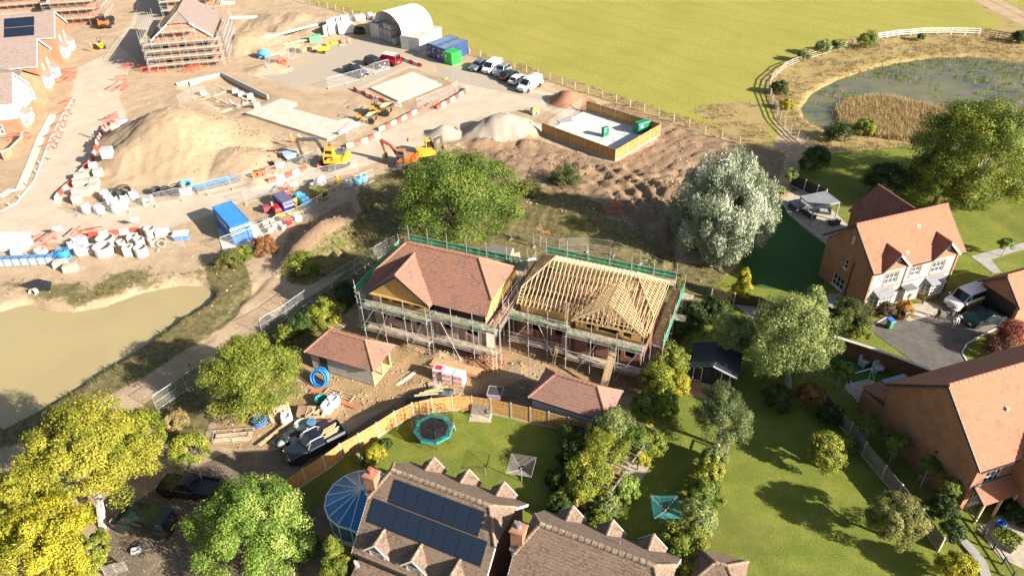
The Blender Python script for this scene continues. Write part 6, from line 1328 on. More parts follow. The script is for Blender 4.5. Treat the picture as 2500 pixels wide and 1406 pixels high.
IB = T('water_tank', 'white cube water tank behind the olive generator', 'tank', gz(787,455), .3); MB().loft([[(-.55,-.55,.15),(.55,-.55,.15),(.55,.55,.15),(-.55,.55,.15)],[(-.6,-.6,.6),(.6,-.6,.6),(.6,.6,.6),(-.6,.6,.6)],[(-.55,-.55,1.25),(.55,-.55,1.25),(.55,.55,1.25),(-.55,.55,1.25)],[(-.3,-.3,1.35),(.3,-.3,1.35),(.3,.3,1.35),(-.3,.3,1.35)]]).build('bottle', WBOX, IB); MB().box(-.6,.6,-.6,.6,0,.14).build('pallet', WOODP, IB)
for z in (.4,.75,1.1): MB().path([(-.63,-.63,z),(.63,-.63,z),(.63,.63,z),(-.63,.63,z),(-.63,-.63,z)], .02, 4).build('cage_bar', STEEL, IB)
MX = T('cement_mixer', 'yellow cement mixer on a grey frame in the plant store', 'cement mixer', gz(823,462), .5); mb = MB().lathe([(.05,0),(.4,.15),(.45,.45),(.25,.8),(.22,.8)], 14); Mx = Matrix.Translation((0,0,.7)) @ Matrix.Rotation(.7,4,'Y'); mb.v = [tuple(Mx @ Vector(v)) for v in mb.v]; mb.build('drum', YELB, MX, smooth=True); MB().path([(-.6,-.4,0),(0,-.45,.9),(.6,-.4,0)], .04).build('frame', FOOT_G, MX); MB().path([(-.6,.4,0),(0,.45,.9),(.6,.4,0)], .04).build('frame', FOOT_G, MX)
for s in (-1,1): MB().torus((-.6,s*.45,.22), .2, .05, 14, 6, Matrix.Rotation(math.pi/2,3,'X')).build('wheel', BLACKP, MX)
for i, (x, y) in enumerate(((650,548),(665,545),(655,560),(671,556),(681,551),(662,566),(690,560))): tag(MB().add([(-.35,-.3,0),(.35,-.3,0),(.35,.3,0),(-.35,.3,0),(-.3,-.3,.55),(.3,-.25,.5),(.35,.3,.6),(-.33,.28,.52)], [(3,2,1,0),(4,5,6,7),(0,1,5,4),(1,2,6,5),(2,3,7,6),(3,0,4,7)]).build('stone_block', STONEP, None, gz(x,y), i*.7), 'cut stone block lying in the mesh pen beside the blue container', 'stone block', 'stone blocks in the mesh pen')
# ---- materials yard
for i in range(9):
    x = 800+(i % 5)*12+(i//5)*8; y = 86-(i % 5)*3-(i//5)*14; p = gz(x, y)
    R = T('wrapped_window', 'white wrapped window unit stacked upright in the materials yard', 'window unit', p, math.radians(62), 'wrapped window units'); MB().box(-1.1,1.1,-.14,.14,.12,2.1).build('wrap', BAGW, R); MB().box(-1.1,1.1,-.3,.3,0,.12).build('stillage', WOODP, R)
boxy(gz(845,80), .3, (('wrap',BAGW,(-1.5,1.5,-1.0,1.0,.15,2.0)),('pallet',TBX,(-1.5,1.5,-1.0,1.0,0,.15))), 'wrapped_stack', 'large white wrapped stack beside the window units', 'wrapped stack')
GRN = mat('green_crate', (.16,.42,.24), .6, .15); R = T('green_crates', 'stack of green plastic drainage crates', 'crates', gz(771,102), .3)
for i in range(3):
    for j in range(2):
        for k in range(3): MB().box(-1.2+i*.8,-.44+i*.8,-.7+j*.72,-.02+j*.72,k*.42,k*.42+.4).build('crate', GRN, R)
for i, (x, y) in enumerate(((743,126),(769,123),(728,124))):
    R = T('timber_pack', 'banded pack of sawn timber at the front of the materials yard', 'timber pack', gz(x,y), math.radians(60), 'timber packs')
    for k in range(4):
        for j in range(4): MB().box(-1.2+rnd.uniform(-.05,.05),1.2,-.5+j*.25,-.5+j*.25+.22,.1+k*.22,.1+k*.22+.19).build('plank', mat('rough_timber', (.40,.28,.18), .9, .3), R)
BW = T('fuel_bowser', 'yellow wheeled fuel bowser in the site car park', 'bowser', gz(791,130), .2); MB().loft([[(-1,-.35,.5),(1,-.35,.5),(1,.35,.5),(-1,.35,.5)],[(-1.05,-.5,.8),(1.05,-.5,.8),(1.05,.5,.8),(-1.05,.5,.8)],[(-.9,-.3,1.15),(.9,-.3,1.15),(.9,.3,1.15),(-.9,.3,1.15)]]).build('tank', YELB, BW); MB().beam((1,0,.45), (1.8,0,.4), .08, .08).build('drawbar', STEEL, BW)
for s in (-1,1): MB().tube((0,s*.5,.3), (0,s*.65,.3), .3, n=14).build('wheel', BLACKP, BW)
BW2 = T('water_bowser', 'sky blue round water bowser beside the sand heap', 'bowser', gz(647,143), .1); MB().tube((-1.1,0,1.0), (1.1,0,1.0), .6, n=16).build('tank', SKY, BW2, smooth=True); MB().lathe([(.2,1.55),(.2,1.8)], 10).build('cap', SKY, BW2); MB().box(-1.0,1.0,-.5,.5,.3,.45).build('chassis', SKY, BW2)
for s in (-1,1): MB().tube((0,s*.6,.3), (0,s*.78,.3), .3, n=14).build('wheel', BLACKP, BW2)
for x, y in ((838,106),(850,104)): bag(gz(x,y), .5, .9, mat('bag_red', (.55,.22,.18), .8, .2), 'faded red bulk bag at the end of the materials yard', 'red bags')
for x, y in ((872,52),(885,50),(905,47),(918,50),(930,52)): bag(gz(x,y), .6, 1.1, BAGW, 'white bulk bag behind the canopy containers by the field fence', 'white bags by the field fence')
for i, (x, y) in enumerate(((800,112),(812,108),(822,106))): coil(gz(x,y), .4, .09, 3, YELB, 'yellow hose coil in the materials yard', group='yellow hose coils')
def pallet(p, rz, label, tilt=0, group=None, m_=WOODP, n_=7, sx=1.2, sy=1.0):
    R = T('wooden_pallet', label, 'pallet', p, rz, group); R.rotation_euler = (tilt, 0, rz)
    for i in range(n_): y = -sy/2+sy*i/(n_-1); MB().box(-sx/2,sx/2,y-.045,y+.045,.1,.125).build('slat', m_, R)
    for x in (-sx/2+.05,0,sx/2-.05): MB().box(x-.05,x+.05,-sy/2,sy/2,0,.1).build('bearer', m_, R)
    return R
pallet(gz(1018,341), .1, 'row of grey pallets laid flat beside the sandy heap', sx=2.6, sy=1.1, n_=8); pallet(gz(835,112), .4, 'weathered pallet in the materials yard')
TWP = boxy(gz(600,48), 0, (('stack',WHITE,(-3.2,3.2,-.5,.5,.15,.5)),('bearer',WOODP,(-3.0,3.0,-.4,.4,0,.15))), 'insulation_stack', 'long white insulation stack beyond the sand heap', 'insulation stack')
boxy(gz(560,12), 0, (('stack',WHITE,(-2.2,1.2,-.5,.5,.15,.6)),('bearer',WOODP,(-2.0,1.0,-.4,.4,0,.15))), 'insulation_stack', 'short white insulation stack behind the scaffolded house', 'insulation stack')
for i, (x, y) in enumerate(((452,210),(472,208),(498,232),(575,228),(590,236),(612,240),(628,262))): block_pack(gz(x,y), .4, 1.1, .9, .8, 'grey block pallet set out among the open footings', 'block pallets in the footings', GREYP)
# signs, loose boxes
for x, y, l in ((150,578,'white notice board on the haul road fence above the rings'),(336,555,'white notice board above the barrier blocks'),(722,470,'white notice board on the fence above the sky blue tank'),(687,423,'white notice on the mesh fence by the barriers'),(845,338,'white notice on the fence beside the long slab')):
    R = T('site_notice', l, 'sign', gz(x,y), .2); MB().box(-.5,.5,-.02,.02,.9,1.5).build('board', WHITE, R); MB().tube((-.4,.03,0), (-.4,.03,1.5), .02).build('post', STEEL, R); MB().tube((.4,.03,0), (.4,.03,1.5), .02).build('post', STEEL, R)
# ================================================================= VEHICLES
VGL = mat_glass('vehicle_glass', (.015,.02,.025), .05); TYRE = mat('tyre', (.02,.02,.02), .85, .2); RIM = mat('alloy_rim', (.5,.5,.52), .35, .1, 3, .7); TAILR = mat('tail_light', (.5,.01,.01), .3); HEADL = mat_glass('head_light', (.6,.62,.65), .1); PLATE_Y = mat('plate_yellow', (.75,.55,.05), .5); PLATE_W = mat('plate_white', (.7,.7,.7), .5)
def paint(name, col, metal=.25): return mat(name, col, .32, .04, 1, metal, coat=.6)
_wh = {}
def bevel(o, wd):
    b = o.modifiers.new('bevel', 'BEVEL'); b.width = wd; b.segments = 3; b.limit_method = 'ANGLE'; b.angle_limit = math.radians(25); n_ = o.modifiers.new('wn', 'WEIGHTED_NORMAL'); n_.keep_sharp = True
def wheel(R, x, y, r, wd=.22):
    k = (round(r,2), wd)
    if k not in _wh: _wh[k] = (MB().lathe([(r*.62,-wd/2),(r*.95,-wd/2),(r,-wd*.35),(r,wd*.35),(r*.95,wd/2),(r*.62,wd/2)], 18).mesh('tyre', TYRE), MB().lathe([(r*.64,-wd*.4),(r*.6,wd*.3),(r*.2,wd*.42),(.01,wd*.42)], 10).mesh('rim', RIM))
    o = link('wheel', _wh[k][0], R, (x,y,r)); o.rotation_euler = (-math.pi/2 if y > 0 else math.pi/2, 0, 0); link('rim', _wh[k][1], o)
def ringx(x, w_, z0, z1, sh=.08):
    return [(x,-w_*.9,z0),(x,-w_,z0+.12),(x,-w_*1.0,(z0+z1)/2),(x,-w_*.97,z1-sh),(x,-w_*.84,z1),(x,w_*.84,z1),(x,w_*.97,z1-sh),(x,w_,(z0+z1)/2),(x,w_,z0+.12),(x,w_*.9,z0)]
def vehicle(pf, pr, label, pm, kind, cat='car', L=None, lower=None, plate=True, rear_glass=True, two=None):
    """pf, pr: photo points of the ground under nose and tail; x runs from tail to nose"""
    a, b_ = gz(*pf), gz(*pr); rz = ang(b_, a); mid = (a+b_)/2
    spec = {'car': (4.4,.9,1.45,.92,1.0,.30,[(-1,.62,.88),(-.97,.8,.98),(-.3,.9,.98),(.35,.9,.98),(.62,.9,.95),(.9,.84,.82),(1,.7,.66)],(.42,.12,-.62,-.9)),
            'suv': (4.6,.93,1.68,1.08,1.0,.36,[(-1,.7,1.0),(-.97,.86,1.12),(-.3,.93,1.12),(.35,.93,1.12),(.6,.93,1.1),(.92,.88,1.0),(1,.78,.8)],(.40,.14,-.78,-.96)),
            'van': (5.1,.97,1.95,1.12,1.0,.34,[(-1,.9,1.12),(-.98,.95,1.14),(0,.97,1.14),(.5,.97,1.14),(.68,.96,1.12),(.93,.9,.96),(1,.78,.7)],(.66,.36,-.95,-.99)),
            'pickup': (5.3,.92,1.78,1.1,1.0,.39,[(-1,.86,1.08),(-.98,.9,1.1),(-.3,.92,1.1),(.35,.92,1.1),(.55,.92,1.1),(.93,.88,1.0),(1,.78,.8)],(.38,.14,-.2,-.3)),
            'sport': (4.45,.96,1.15,.78,1.0,.34,[(-1,.86,.8),(-.9,.95,.9),(-.5,.96,.88),(0,.93,.8),(.3,.94,.8),(.6,.95,.78),(.9,.88,.6),(1,.7,.45)],(.3,-.02,-.3,-.8))}[kind]
    L0, w_, H, belt, _, wr, st, gh = spec; L = L or L0; h = L/2
    R = T({'car':'car','suv':'estate_car','van':'van','pickup':'pickup_truck','sport':'sports_car'}[kind], label, cat, (mid.x,mid.y,mid.z+.0), rz)
    gc = .22 if kind != 'sport' else .14
    body = MB().loft([ringx(x*h, wx, gc+(.12 if abs(x) > .95 else 0), z) for x, wx, z in st]).build('body', lower or pm, R, smooth=True); bevel(body, .09)
    x0, x1, x2, x3 = [v*h for v in gh]; wt = w_*(.74 if kind != 'van' else .84); wb = w_*.9
    zb = belt-.06; top = H
    def gr(x, wd, z): return [(x,-wd,z),(x,wd,z)]
    cab = MB().add([(x0,-wb*.94,zb),(x0,wb*.94,zb),(x1,wt,top-.03),(x1,-wt,top-.03),(x2,wt,top-.02),(x2,-wt,top-.02),(x3,wb*.92,zb),(x3,-wb*.92,zb),((x1+x2)/2,wt*.97,top+.04),((x1+x2)/2,-wt*.97,top+.04)],
        [(0,1,2,3),(3,2,8,9),(9,8,4,5),(5,4,6,7),(1,6,4,8,2),(0,3,9,5,7)]); bevel(cab.build('cabin', pm, R, smooth=True), .05)
    def panel(pts, name, m_=VGL, k=.012, sh=.1):
        c = sum((Vector(p) for p in pts), Vector())/len(pts); n_ = (Vector(pts[1])-Vector(pts[0])).cross(Vector(pts[2])-Vector(pts[0])).normalized()
        q = [Vector(p)+(c-Vector(p)).normalized()*sh+n_*k for p in pts]; return MB().poly(q).build(name, m_, R)
    panel([(x0,-wb*.94,zb),(x0,wb*.94,zb),(x1,wt,top-.03),(x1,-wt,top-.03)], 'windscreen', sh=.09)
    if rear_glass: panel([(x2,-wt,top-.02),(x2,wt,top-.02),(x3,wb*.92,zb),(x3,-wb*.92,zb)], 'rear_window', sh=.13)
    xm = x1*.5+x2*.5 if kind not in ('van',) else .3*h
    segs = [(x0,x1,xm)] if kind == 'sport' else [(x0,x1,xm), (None,xm,x3)]
    for sy in (-1, 1):
        P = lambda x, z: (x, sy*(wb*.93+(wt-wb*.93)*((z-zb)/(top-.03-zb))), z)
        zt = top-.08; xf = x1+(x0-x1)*.12
        f = [P(x0-.12,zb+.05), P(xm+.04,zb+.05), P(xm+.04,zt), P(xf-.05,zt)]; r_ = [P(xm-.04,zb+.05), P(x3+.12,zb+.05), P(x2+.05,zt), P(xm-.04,zt)]
        if kind == 'van': r_ = [P(xm-.1,zb+.08), P(xm-(1.0 if two else 1.0),zb+.08), P(xm-1.0,zt-.05), P(xm-.1,zt-.05)] if not two else [P(xm-.1,zb+.08), P(x3+.25,zb+.08), P(x3+.25,zt-.05), P(xm-.1,zt-.05)]
        for k, q in enumerate((f, r_)):
            if kind == 'sport' and k: continue
            if kind == 'van' and k and two is None: continue
            q = q if sy < 0 else q[::-1]; panel(q[::-1], 'side_window', sh=.02)
        MB().obox((x0-.15,sy*(w_+.09),belt+.05), .14, .18, .14).build('mirror', pm if kind != 'sport' else BLACKP, R)
        for xw in (h*.62,-h*.6): wheel(R, xw, sy*(w_-.09), wr, .22 if kind != 'sport' else .28); MB().lathe([(wr*1.22,-.01),(wr*1.22,.012)], 16).build('wheel_arch', BLACKP, R, (xw,sy*(w_+.003),wr+.02)).rotation_euler = (math.pi/2,0,0)
        MB().obox((h*.955,sy*w_*.64,(.68 if kind != 'sport' else .5)+(.16 if kind in ('pickup','suv','van') else 0)), .16, .32, .14).build('headlight', HEADL, R); MB().obox((-h*.985,sy*w_*.78,.85 if kind != 'sport' else .7), .08, .2, .3 if kind != 'sport' else .12).build('tail_light', TAILR, R)
    MB().obox((h*.99,0,.42), .1, w_*1.6, .2).build('front_bumper', BLACKP, R); MB().obox((-h*.995,0,.45), .1, w_*1.7, .2).build('rear_bumper', BLACKP if kind != 'pickup' else STEEL, R); MB().obox((h*.985,0,.66 if kind != 'sport' else .4), .06, w_*.8, .18).build('grille', BLACKP, R)
    if plate: MB().obox((-h*1.005,0,.72), .03, .52, .12).build('number_plate', PLATE_Y, R); MB().obox((h*1.012,0,.42), .03, .52, .11).build('number_plate', PLATE_W, R)
    if kind == 'pickup':
        xb0, xb1 = -h*.97, -h*.32; bed = MB().box(xb0+.08,xb1-.05,-w_*.8,w_*.8,1.1,1.115); bed.build('bed', BLACKP, R)
        for sy in (-1, 1): MB().box(xb0,xb1,min(sy*w_*.82,sy*w_*.95),max(sy*w_*.82,sy*w_*.95),1.0,1.32).build('bed_side', pm, R)
        MB().box(xb0,xb0+.08,-w_*.82,w_*.82,1.0,1.32).build('tailgate', pm, R)
    return R
DKB = paint('paint_dark_blue', (.018,.024,.045)); BLK = paint('paint_black', (.010,.011,.014)); SILV = paint('paint_silver', (.42,.43,.46), .6); WHTP = paint('paint_white', (.70,.70,.70), 0); REDP_ = paint('paint_red', (.42,.012,.03), .1); GRYP = paint('paint_grey', (.20,.22,.24), .4); DGRN = paint('paint_dark_green', (.012,.03,.032), .3); ORGP = paint('paint_orange', (.45,.16,.03), .2); BRG = paint('paint_racing_green', (.004,.020,.022), .4)
pk = vehicle((705,1128),(838,1062), 'dark pickup with silver cab frame and timber in its bed beside the curved fence', DKB, 'pickup', 'pickup', two=True)
for sy in (-1, 1): MB().path([(.9,sy*.72,1.62),(.55,sy*.68,1.84),(-.5,sy*.68,1.86),(-.85,sy*.72,1.5)], .05, 6).build('roof_bar', SILV, pk); MB().path([(.95,sy*.86,1.1),(.5,sy*.71,1.8)], .06, 6).build('pillar_trim', SILV, pk); MB().box(-2.5,-.75,sy*.9-.03,sy*.9+.03,.95,1.3).build('side_trim', SILV, pk)
for k in range(6): MB().obox((-1.7+.16*(k%3),-.5+k*.18,1.2), 1.3, .08, .08, .1).build('timber_length', TIMBER, pk)
pk2 = vehicle((402,1192),(535,1212), 'black pickup with open empty bed under the yellowing maple', BLK, 'pickup', 'pickup', two=True)
vn = vehicle((290,1272),(428,1298), 'dark green van with roof ribs parked by the maple trunk', DGRN, 'van', 'van', two=None)
for k in range(5): MB().beam((-1.6+k*.55,-.7,1.985), (-1.6+k*.55,.7,1.985), .05, .03).build('roof_rib', DGRN, vn)
for sy in (-1, 1): MB().poly([(.2,sy*.915,1.2),(-.75,sy*.915,1.2),(-.75,sy*.86,1.7),(.2,sy*.86,1.7)][::-sy]).build('side_window', VGL, vn)
vv = vehicle((2303,760),(2408,722), 'white and orange camper van outside the brick garage', WHTP, 'van', 'van', L=5.0, two=True)
for sy in (-1, 1): MB().poly([(-2.42,sy*.985,.36),(2.1,sy*.975,.36),(1.75,sy*.985,.86),(-2.42,sy*.985,.92)][::-sy]).build('side_panel', ORGP, vv)
MB().obox((2.44,0,.55), .1, 1.5, .3).build('front_panel', ORGP, vv)
vehicle((2354,792),(2440,776), 'low dark green sports car on the block paved drive', BRG, 'sport', 'sports car', plate=False)
vehicle((894,192),(846,175), 'dark pickup with open bed in the site car park', DKB, 'pickup', 'pickup', two=True)
vehicle((938,170),(893,154), 'dark grey estate car between pickup and red van', BLK, 'suv', 'car'); rv = vehicle((925,152),(975,162), 'red van with white roof rack in the site car park', REDP_, 'van', 'van', L=4.7)
for k in range(6): MB().beam((-1.7+k*.5,-.75,2.05), (-1.7+k*.5,.75,2.05), .06, .05).build('rack_bar', WHITE, rv)
for sy in (-1,1): MB().beam((-1.9,sy*.7,2.02), (.9,sy*.7,2.02), .05, .05).build('rack_rail', WHITE, rv)
vehicle((1150,178),(1186,158), 'dark silver car at the end of the row by the green store', GRYP, 'car'); vehicle((1180,186),(1222,163), 'small white van second in the row by the field fence', WHTP, 'van', 'van', L=4.4)
mn = vehicle((1206,192),(1245,172), 'pale grey hatchback with black bonnet stripes in the row of cars', SILV, 'suv', 'car', L=4.0)
for sy in (-1,1): MB().obox((1.35,sy*.28,1.09), 1.0, .2, .02, 0, .06).build('bonnet_stripe', BLK, mn)
vehicle((1262,181),(1222,202), 'dark hatchback with its tail to the haul road', GRYP if False else BLK, 'car', L=4.3); vehicle((1285,192),(1246,213), 'white coupe beside the white panel van', WHTP, 'car'); wv = vehicle((1268,229),(1318,204), 'white panel van with roof bars at the end of the row of cars', WHTP, 'van', 'van', L=5.2)
for x in (-1.2,.2): MB().beam((x,-.75,2.06), (x,.75,2.06), .06, .05).build('roof_bar', STEEL, wv)
MB().tube((-1.9,.3,2.12), (1.0,.3,2.12), .08).build('pipe_carrier', WHITE, wv)
# ---------------------------------------------------------------- plant
def tracks(R, L, W, wd, h, m_):
    for sy in (-1, 1):
        pr = [(-L/2+h/2,0),(L/2-h/2,0),(L/2-.05,h*.35),(L/2,h*.6),(L/2-h*.4,h),(-L/2+h*.4,h),(-L/2,h*.6),(-L/2+.05,h*.35)]
        t_ = MB().xprism(pr, sy*W/2-wd/2, sy*W/2+wd/2).build('track', m_, R)
        for k in range(int(L/.28)): MB().box(-L/2+.15+k*.28,-L/2+.2+k*.28,sy*W/2-wd/2-.01,sy*W/2+wd/2+.01,h,h+.035).build('track_pad', m_, t_)
        for x in (-L/2+h/2,L/2-h/2): MB().tube((x,sy*(W/2+wd/2)-.02*sy,h/2), (x,sy*(W/2+wd/2)+.03*sy,h/2), h*.36, n=12).build('sprocket', BLACKP, t_)
DIRTM = mat('dusty_black', (.05,.045,.04), .8, .4, 3, dirt=(.22,.16,.1)); MUDY = mat('muddy_steel', (.25,.18,.11), .85, .3, 3)
def arm(R, pts, wds, ht, m_, name):
    mb = MB()
    for i in range(len(pts)-1): mb.beam(pts[i], pts[i+1], wds, ht[i])
    return mb.build(name, m_, R)
def bucket(R, p, s, m_, rz=0):
    mb = MB(); pr = [(.0,.25),(.35,.2),(.55,-.05),(.5,-.4),(.2,-.6),(-.15,-.55),(-.05,-.45),(.18,-.48),(.4,-.35),(.42,-.05),(.28,.1),(0,.12)]
    mb.xprism([(x*s,z*s) for x, z in pr], -.45*s, .45*s); mb.box(.0,.45*s,-.47*s,-.43*s,-.45*s,.15*s); mb.box(.0,.45*s,.43*s,.47*s,-.45*s,.15*s); return mb.build('bucket', m_, R, p, rz)
def excavator(px, py, a, sc, label, body, boomm, cabm, boom, sign=None, ctop=None, und=0):
    p = gz(px,py); R = T('excavator', label, 'excavator', p, math.radians(a)); s = sc
    U = MB().box(-.6*s,.6*s,-.5*s,.5*s,.25*s,.75*s).build('undercarriage', DIRTM, R)
    Ru = link('track_frame', MB().box(-.9*s,.9*s,-.75*s,.75*s,.3*s,.55*s).mesh('track_frame', DIRTM), R, (0,0,0), und); tracks_parent = Ru
    for sy in (-1, 1):
        L, h = 3.1*s, .75*s; pr = [(-L/2+h/2,0),(L/2-h/2,0),(L/2-.05,h*.3),(L/2,h*.6),(L/2-h*.4,h),(-L/2+h*.4,h),(-L/2,h*.6),(-L/2+.05,h*.3)]
        MB().xprism(pr, sy*1.0*s-.25*s, sy*1.0*s+.25*s).build('track', DIRTM, Ru)
    MB().loft([[(-1.6*s,-1.05*s,.85*s),(.95*s,-1.15*s,.85*s),(.95*s,1.15*s,.85*s),(-1.6*s,1.05*s,.85*s)],[(-1.65*s,-1.05*s,1.5*s),(.3*s,-1.15*s,1.6*s),(.3*s,1.15*s,1.6*s),(-1.65*s,1.05*s,1.5*s)]]).build('house', body, R)
    MB().loft([[(-1.9*s,-.95*s,.85*s),(-1.5*s,-1.1*s,.85*s),(-1.5*s,1.1*s,.85*s),(-1.9*s,.95*s,.85*s)],[(-1.95*s,-.95*s,1.6*s),(-1.5*s,-1.1*s,1.65*s),(-1.5*s,1.1*s,1.65*s),(-1.95*s,.95*s,1.6*s)]]).build('counterweight', body if ctop is None else ctop, R)
    cb = MB().loft([[(-.4*s,.2*s,.9*s),(.95*s,.2*s,.9*s),(.95*s,1.12*s,.9*s),(-.4*s,1.12*s,.9*s)],[(-.4*s,.2*s,2.0*s),(.9*s,.2*s,2.0*s),(.9*s,1.1*s,2.0*s),(-.4*s,1.1*s,2.0*s)],[(-.35*s,.25*s,2.65*s),(.55*s,.25*s,2.65*s),(.55*s,1.02*s,2.65*s),(-.35*s,1.02*s,2.65*s)]]).build('cab', cabm, R)
    MB().poly([(.93*s,.28*s,1.3*s),(.93*s,1.04*s,1.3*s),(.62*s,.98*s,2.58*s),(.62*s,.3*s,2.58*s)]).build('windscreen', VGL, cb); MB().poly([(-.3*s,1.13*s,1.3*s),(-.3*s,1.06*s,2.55*s),(.5*s,1.06*s,2.55*s),(.82*s,1.13*s,1.3*s)]).build('side_glass', VGL, cb); MB().poly([(-.3*s,.18*s,1.5*s),(.8*s,.18*s,1.5*s),(.5*s,.22*s,2.55*s),(-.3*s,.22*s,2.55*s)]).build('side_glass', VGL, cb)
    MB().box(-.4*s,.62*s,.2*s,1.07*s,2.65*s,2.72*s).build('cab_roof', ctop or cabm, cb)
    P = [Vector(q)*s for q in boom]; arm(R, P[:3], .34*s, [.42*s,.36*s], boomm, 'boom'); arm(R, P[2:4], .26*s, [.3*s], boomm, 'stick'); MB().tube(P[0]+Vector((.3,0,-.2))*s, P[1]+Vector((0,0,-.3))*s, .08*s).build('ram', STEEL, R); MB().tube(P[1]+Vector((0,0,.3))*s, P[2]+Vector((-.1,0,.25))*s, .07*s).build('ram', STEEL, R)
    bucket(R, P[3], s, MUDY)
    if sign: text(sign, R, tuple((P[1]+P[2])/2+Vector((-.3,-.19*s,.0))), (math.pi/2,math.atan2(P[1].z-P[2].z,P[2].x-P[1].x),0), .42*s, WHITE); q = MB().obox((P[1]+P[2])/2+Vector((-.3,-.175*s,.0)), 1.9*s, .02, .45*s, 0, math.atan2(P[1].z-P[2].z,P[2].x-P[1].x)); q.build('name_board', mat('sign_blue', (.02,.08,.5), .5), R)
    return R
XO = mat('digger_orange', (.62,.16,.03), .5, .15, 2, dirt=(.4,.15,.06)); XR = mat('digger_boom_red', (.34,.09,.04), .5, .2, 2, dirt=(.3,.17,.1)); XK = mat('digger_dark', (.10,.12,.14), .5, .2, 2); XY = mat('digger_yellow', (.72,.42,.03), .5, .15, 2, dirt=(.55,.36,.12)); XB = mat('boom_black', (.09,.085,.08), .6, .3, 2, dirt=(.2,.16,.12))
excavator(990,402, 165, .95, 'orange excavator with dark cab and raised red arm beside the round oak', XO, XR, XK, [(.9,-.15,1.2),(2.1,-.15,2.9),(3.6,-.15,3.6),(3.0,-.15,1.3)], ctop=XO, und=.3)
xc = excavator(818,405, 172, 1.15, 'yellow excavator with long black lettered boom working over the barriers', XY, XB, XY, [(.9,-.2,1.3),(1.9,-.2,3.4),(4.4,-.2,3.3),(4.0,-.2,.6)], sign='Oakway', und=.75)
MB().box(-1.7,-.4,-1.15,.1,1.75,2.2).build('engine_cover', XK, xc); MB().tube((-1.2,-.6,2.1), (-1.2,-.6,2.7), .07).build('exhaust', BLACKP, xc)
xy = excavator(1050,385, 20, .95, 'yellow digger with folded black arm half hidden behind the round oak', XY, XB, XY, [(.9,-.15,1.2),(.9,-.15,2.9),(1.9,-.15,3.2),(2.1,-.15,1.6)], und=.4)
# dumpers
def dumper(px, py, a, sc, label, m_, skipm):
    R = T('dumper', label, 'dumper', gz(px,py), math.radians(a)); s = sc
    for x in (-.9,.95):
        for sy in (-1, 1): wheel(R, x*s, sy*.75*s, .48*s, .36)
    MB().box(-1.5*s,.2*s,-.5*s,.5*s,.45*s,1.05*s).build('chassis', m_, R); MB().box(-1.6*s,-.8*s,-.45*s,.45*s,1.05*s,1.35*s).build('engine_cover', m_, R); MB().box(.2*s,1.2*s,-.35*s,.35*s,.4*s,.7*s).build('front_frame', m_, R)
    o = [(.1,-.75,1.3),(1.2,-.95,1.45),(1.95,-.95,1.55),(1.95,.95,1.55),(1.2,.95,1.45),(.1,.75,1.3)]; b_ = [(.25,-.55,.8),(1.0,-.6,.72),(1.35,-.6,.8),(1.35,.6,.8),(1.0,.6,.72),(.25,.55,.8)]
    mb = MB(); O = [Vector(v)*s for v in o]; B = [Vector(v)*s for v in b_]; I = [(v-Vector((1,0,1.4))*s)*.93+Vector((1,0,1.4))*s for v in O]; J = [(v-Vector((.8,0,.8))*s)*.9+Vector((.8,0,.86))*s for v in B]; n_ = 6
    mb.add(O+B+I+J, [(i,(i+1)%n_,6+(i+1)%n_,6+i) for i in range(6)]+[(12+i,18+i,18+(i+1)%n_,12+(i+1)%n_) for i in range(6)]+[(i,12+i,12+(i+1)%n_,(i+1)%n_) for i in range(6)]+[tuple(range(18,24)),(11,10,9,8,7,6)]); mb.build('skip', skipm, R)
    MB().path([(-.6*s,-.45*s,1.0*s),(-.65*s,-.45*s,2.4*s),(-.65*s,.45*s,2.4*s),(-.6*s,.45*s,1.0*s)], .05*s, 6).build('roll_bar', BLACKP, R); MB().box(-.75*s,-.35*s,-.25*s,.25*s,1.05*s,1.3*s).build('seat', BLACKP, R); MB().box(-.8*s,-.7*s,-.25*s,.25*s,1.3*s,1.65*s).build('seat_back', BLACKP, R); MB().torus((-.1*s,0,1.35*s), .18*s, .02*s, 12, 5).build('steering_wheel', BLACKP, R)
    return R
SKIPM = mat('dumper_skip', (.50,.38,.22), .75, .2, 3, dirt=(.4,.28,.15)); DUO = mat('dumper_orange', (.62,.33,.06), .6, .15, 3)
dumper(897,298, -8, 1.0, 'yellow dumper with empty skip in front of its twin', DUO, SKIPM); dumper(931,279, -8, 1.15, 'larger yellow dumper behind the smaller dumper', DUO, SKIPM); dumper(248,118, -60, .8, 'small bright yellow dumper on the site road', XY, XY)
# telehandler at the far end of the road
TH_ = T('telehandler', 'black and orange telehandler on the shaded site road', 'telehandler', gz(262,66), math.radians(100))
for x in (-1.3,1.3):
    for sy in (-1,1): wheel(TH_, x, sy*.95, .55, .4)
MB().box(-2.1,2.0,-.6,.6,.6,1.3).build('chassis', BLACKP, TH_); MB().box(-.6,.9,.15,1.05,1.0,2.4).build('cab', VGL, TH_); MB().box(-.65,.95,.1,1.1,2.4,2.5).build('cab_roof', XK, TH_); MB().box(-2.1,-1.0,-1.0,1.0,1.0,1.7).build('rear_cover', XO, TH_); MB().beam((-1.8,-.4,1.9), (3.2,-.4,1.3), .3, .35).build('boom', BLACKP, TH_); MB().box(3.0,3.2,-1.0,.6,.3,1.3).build('carriage', BLACKP, TH_)
for y in (-.7,.3): MB().box(3.2,4.3,y-.06,y+.06,.28,.34).build('fork', STEEL, TH_)
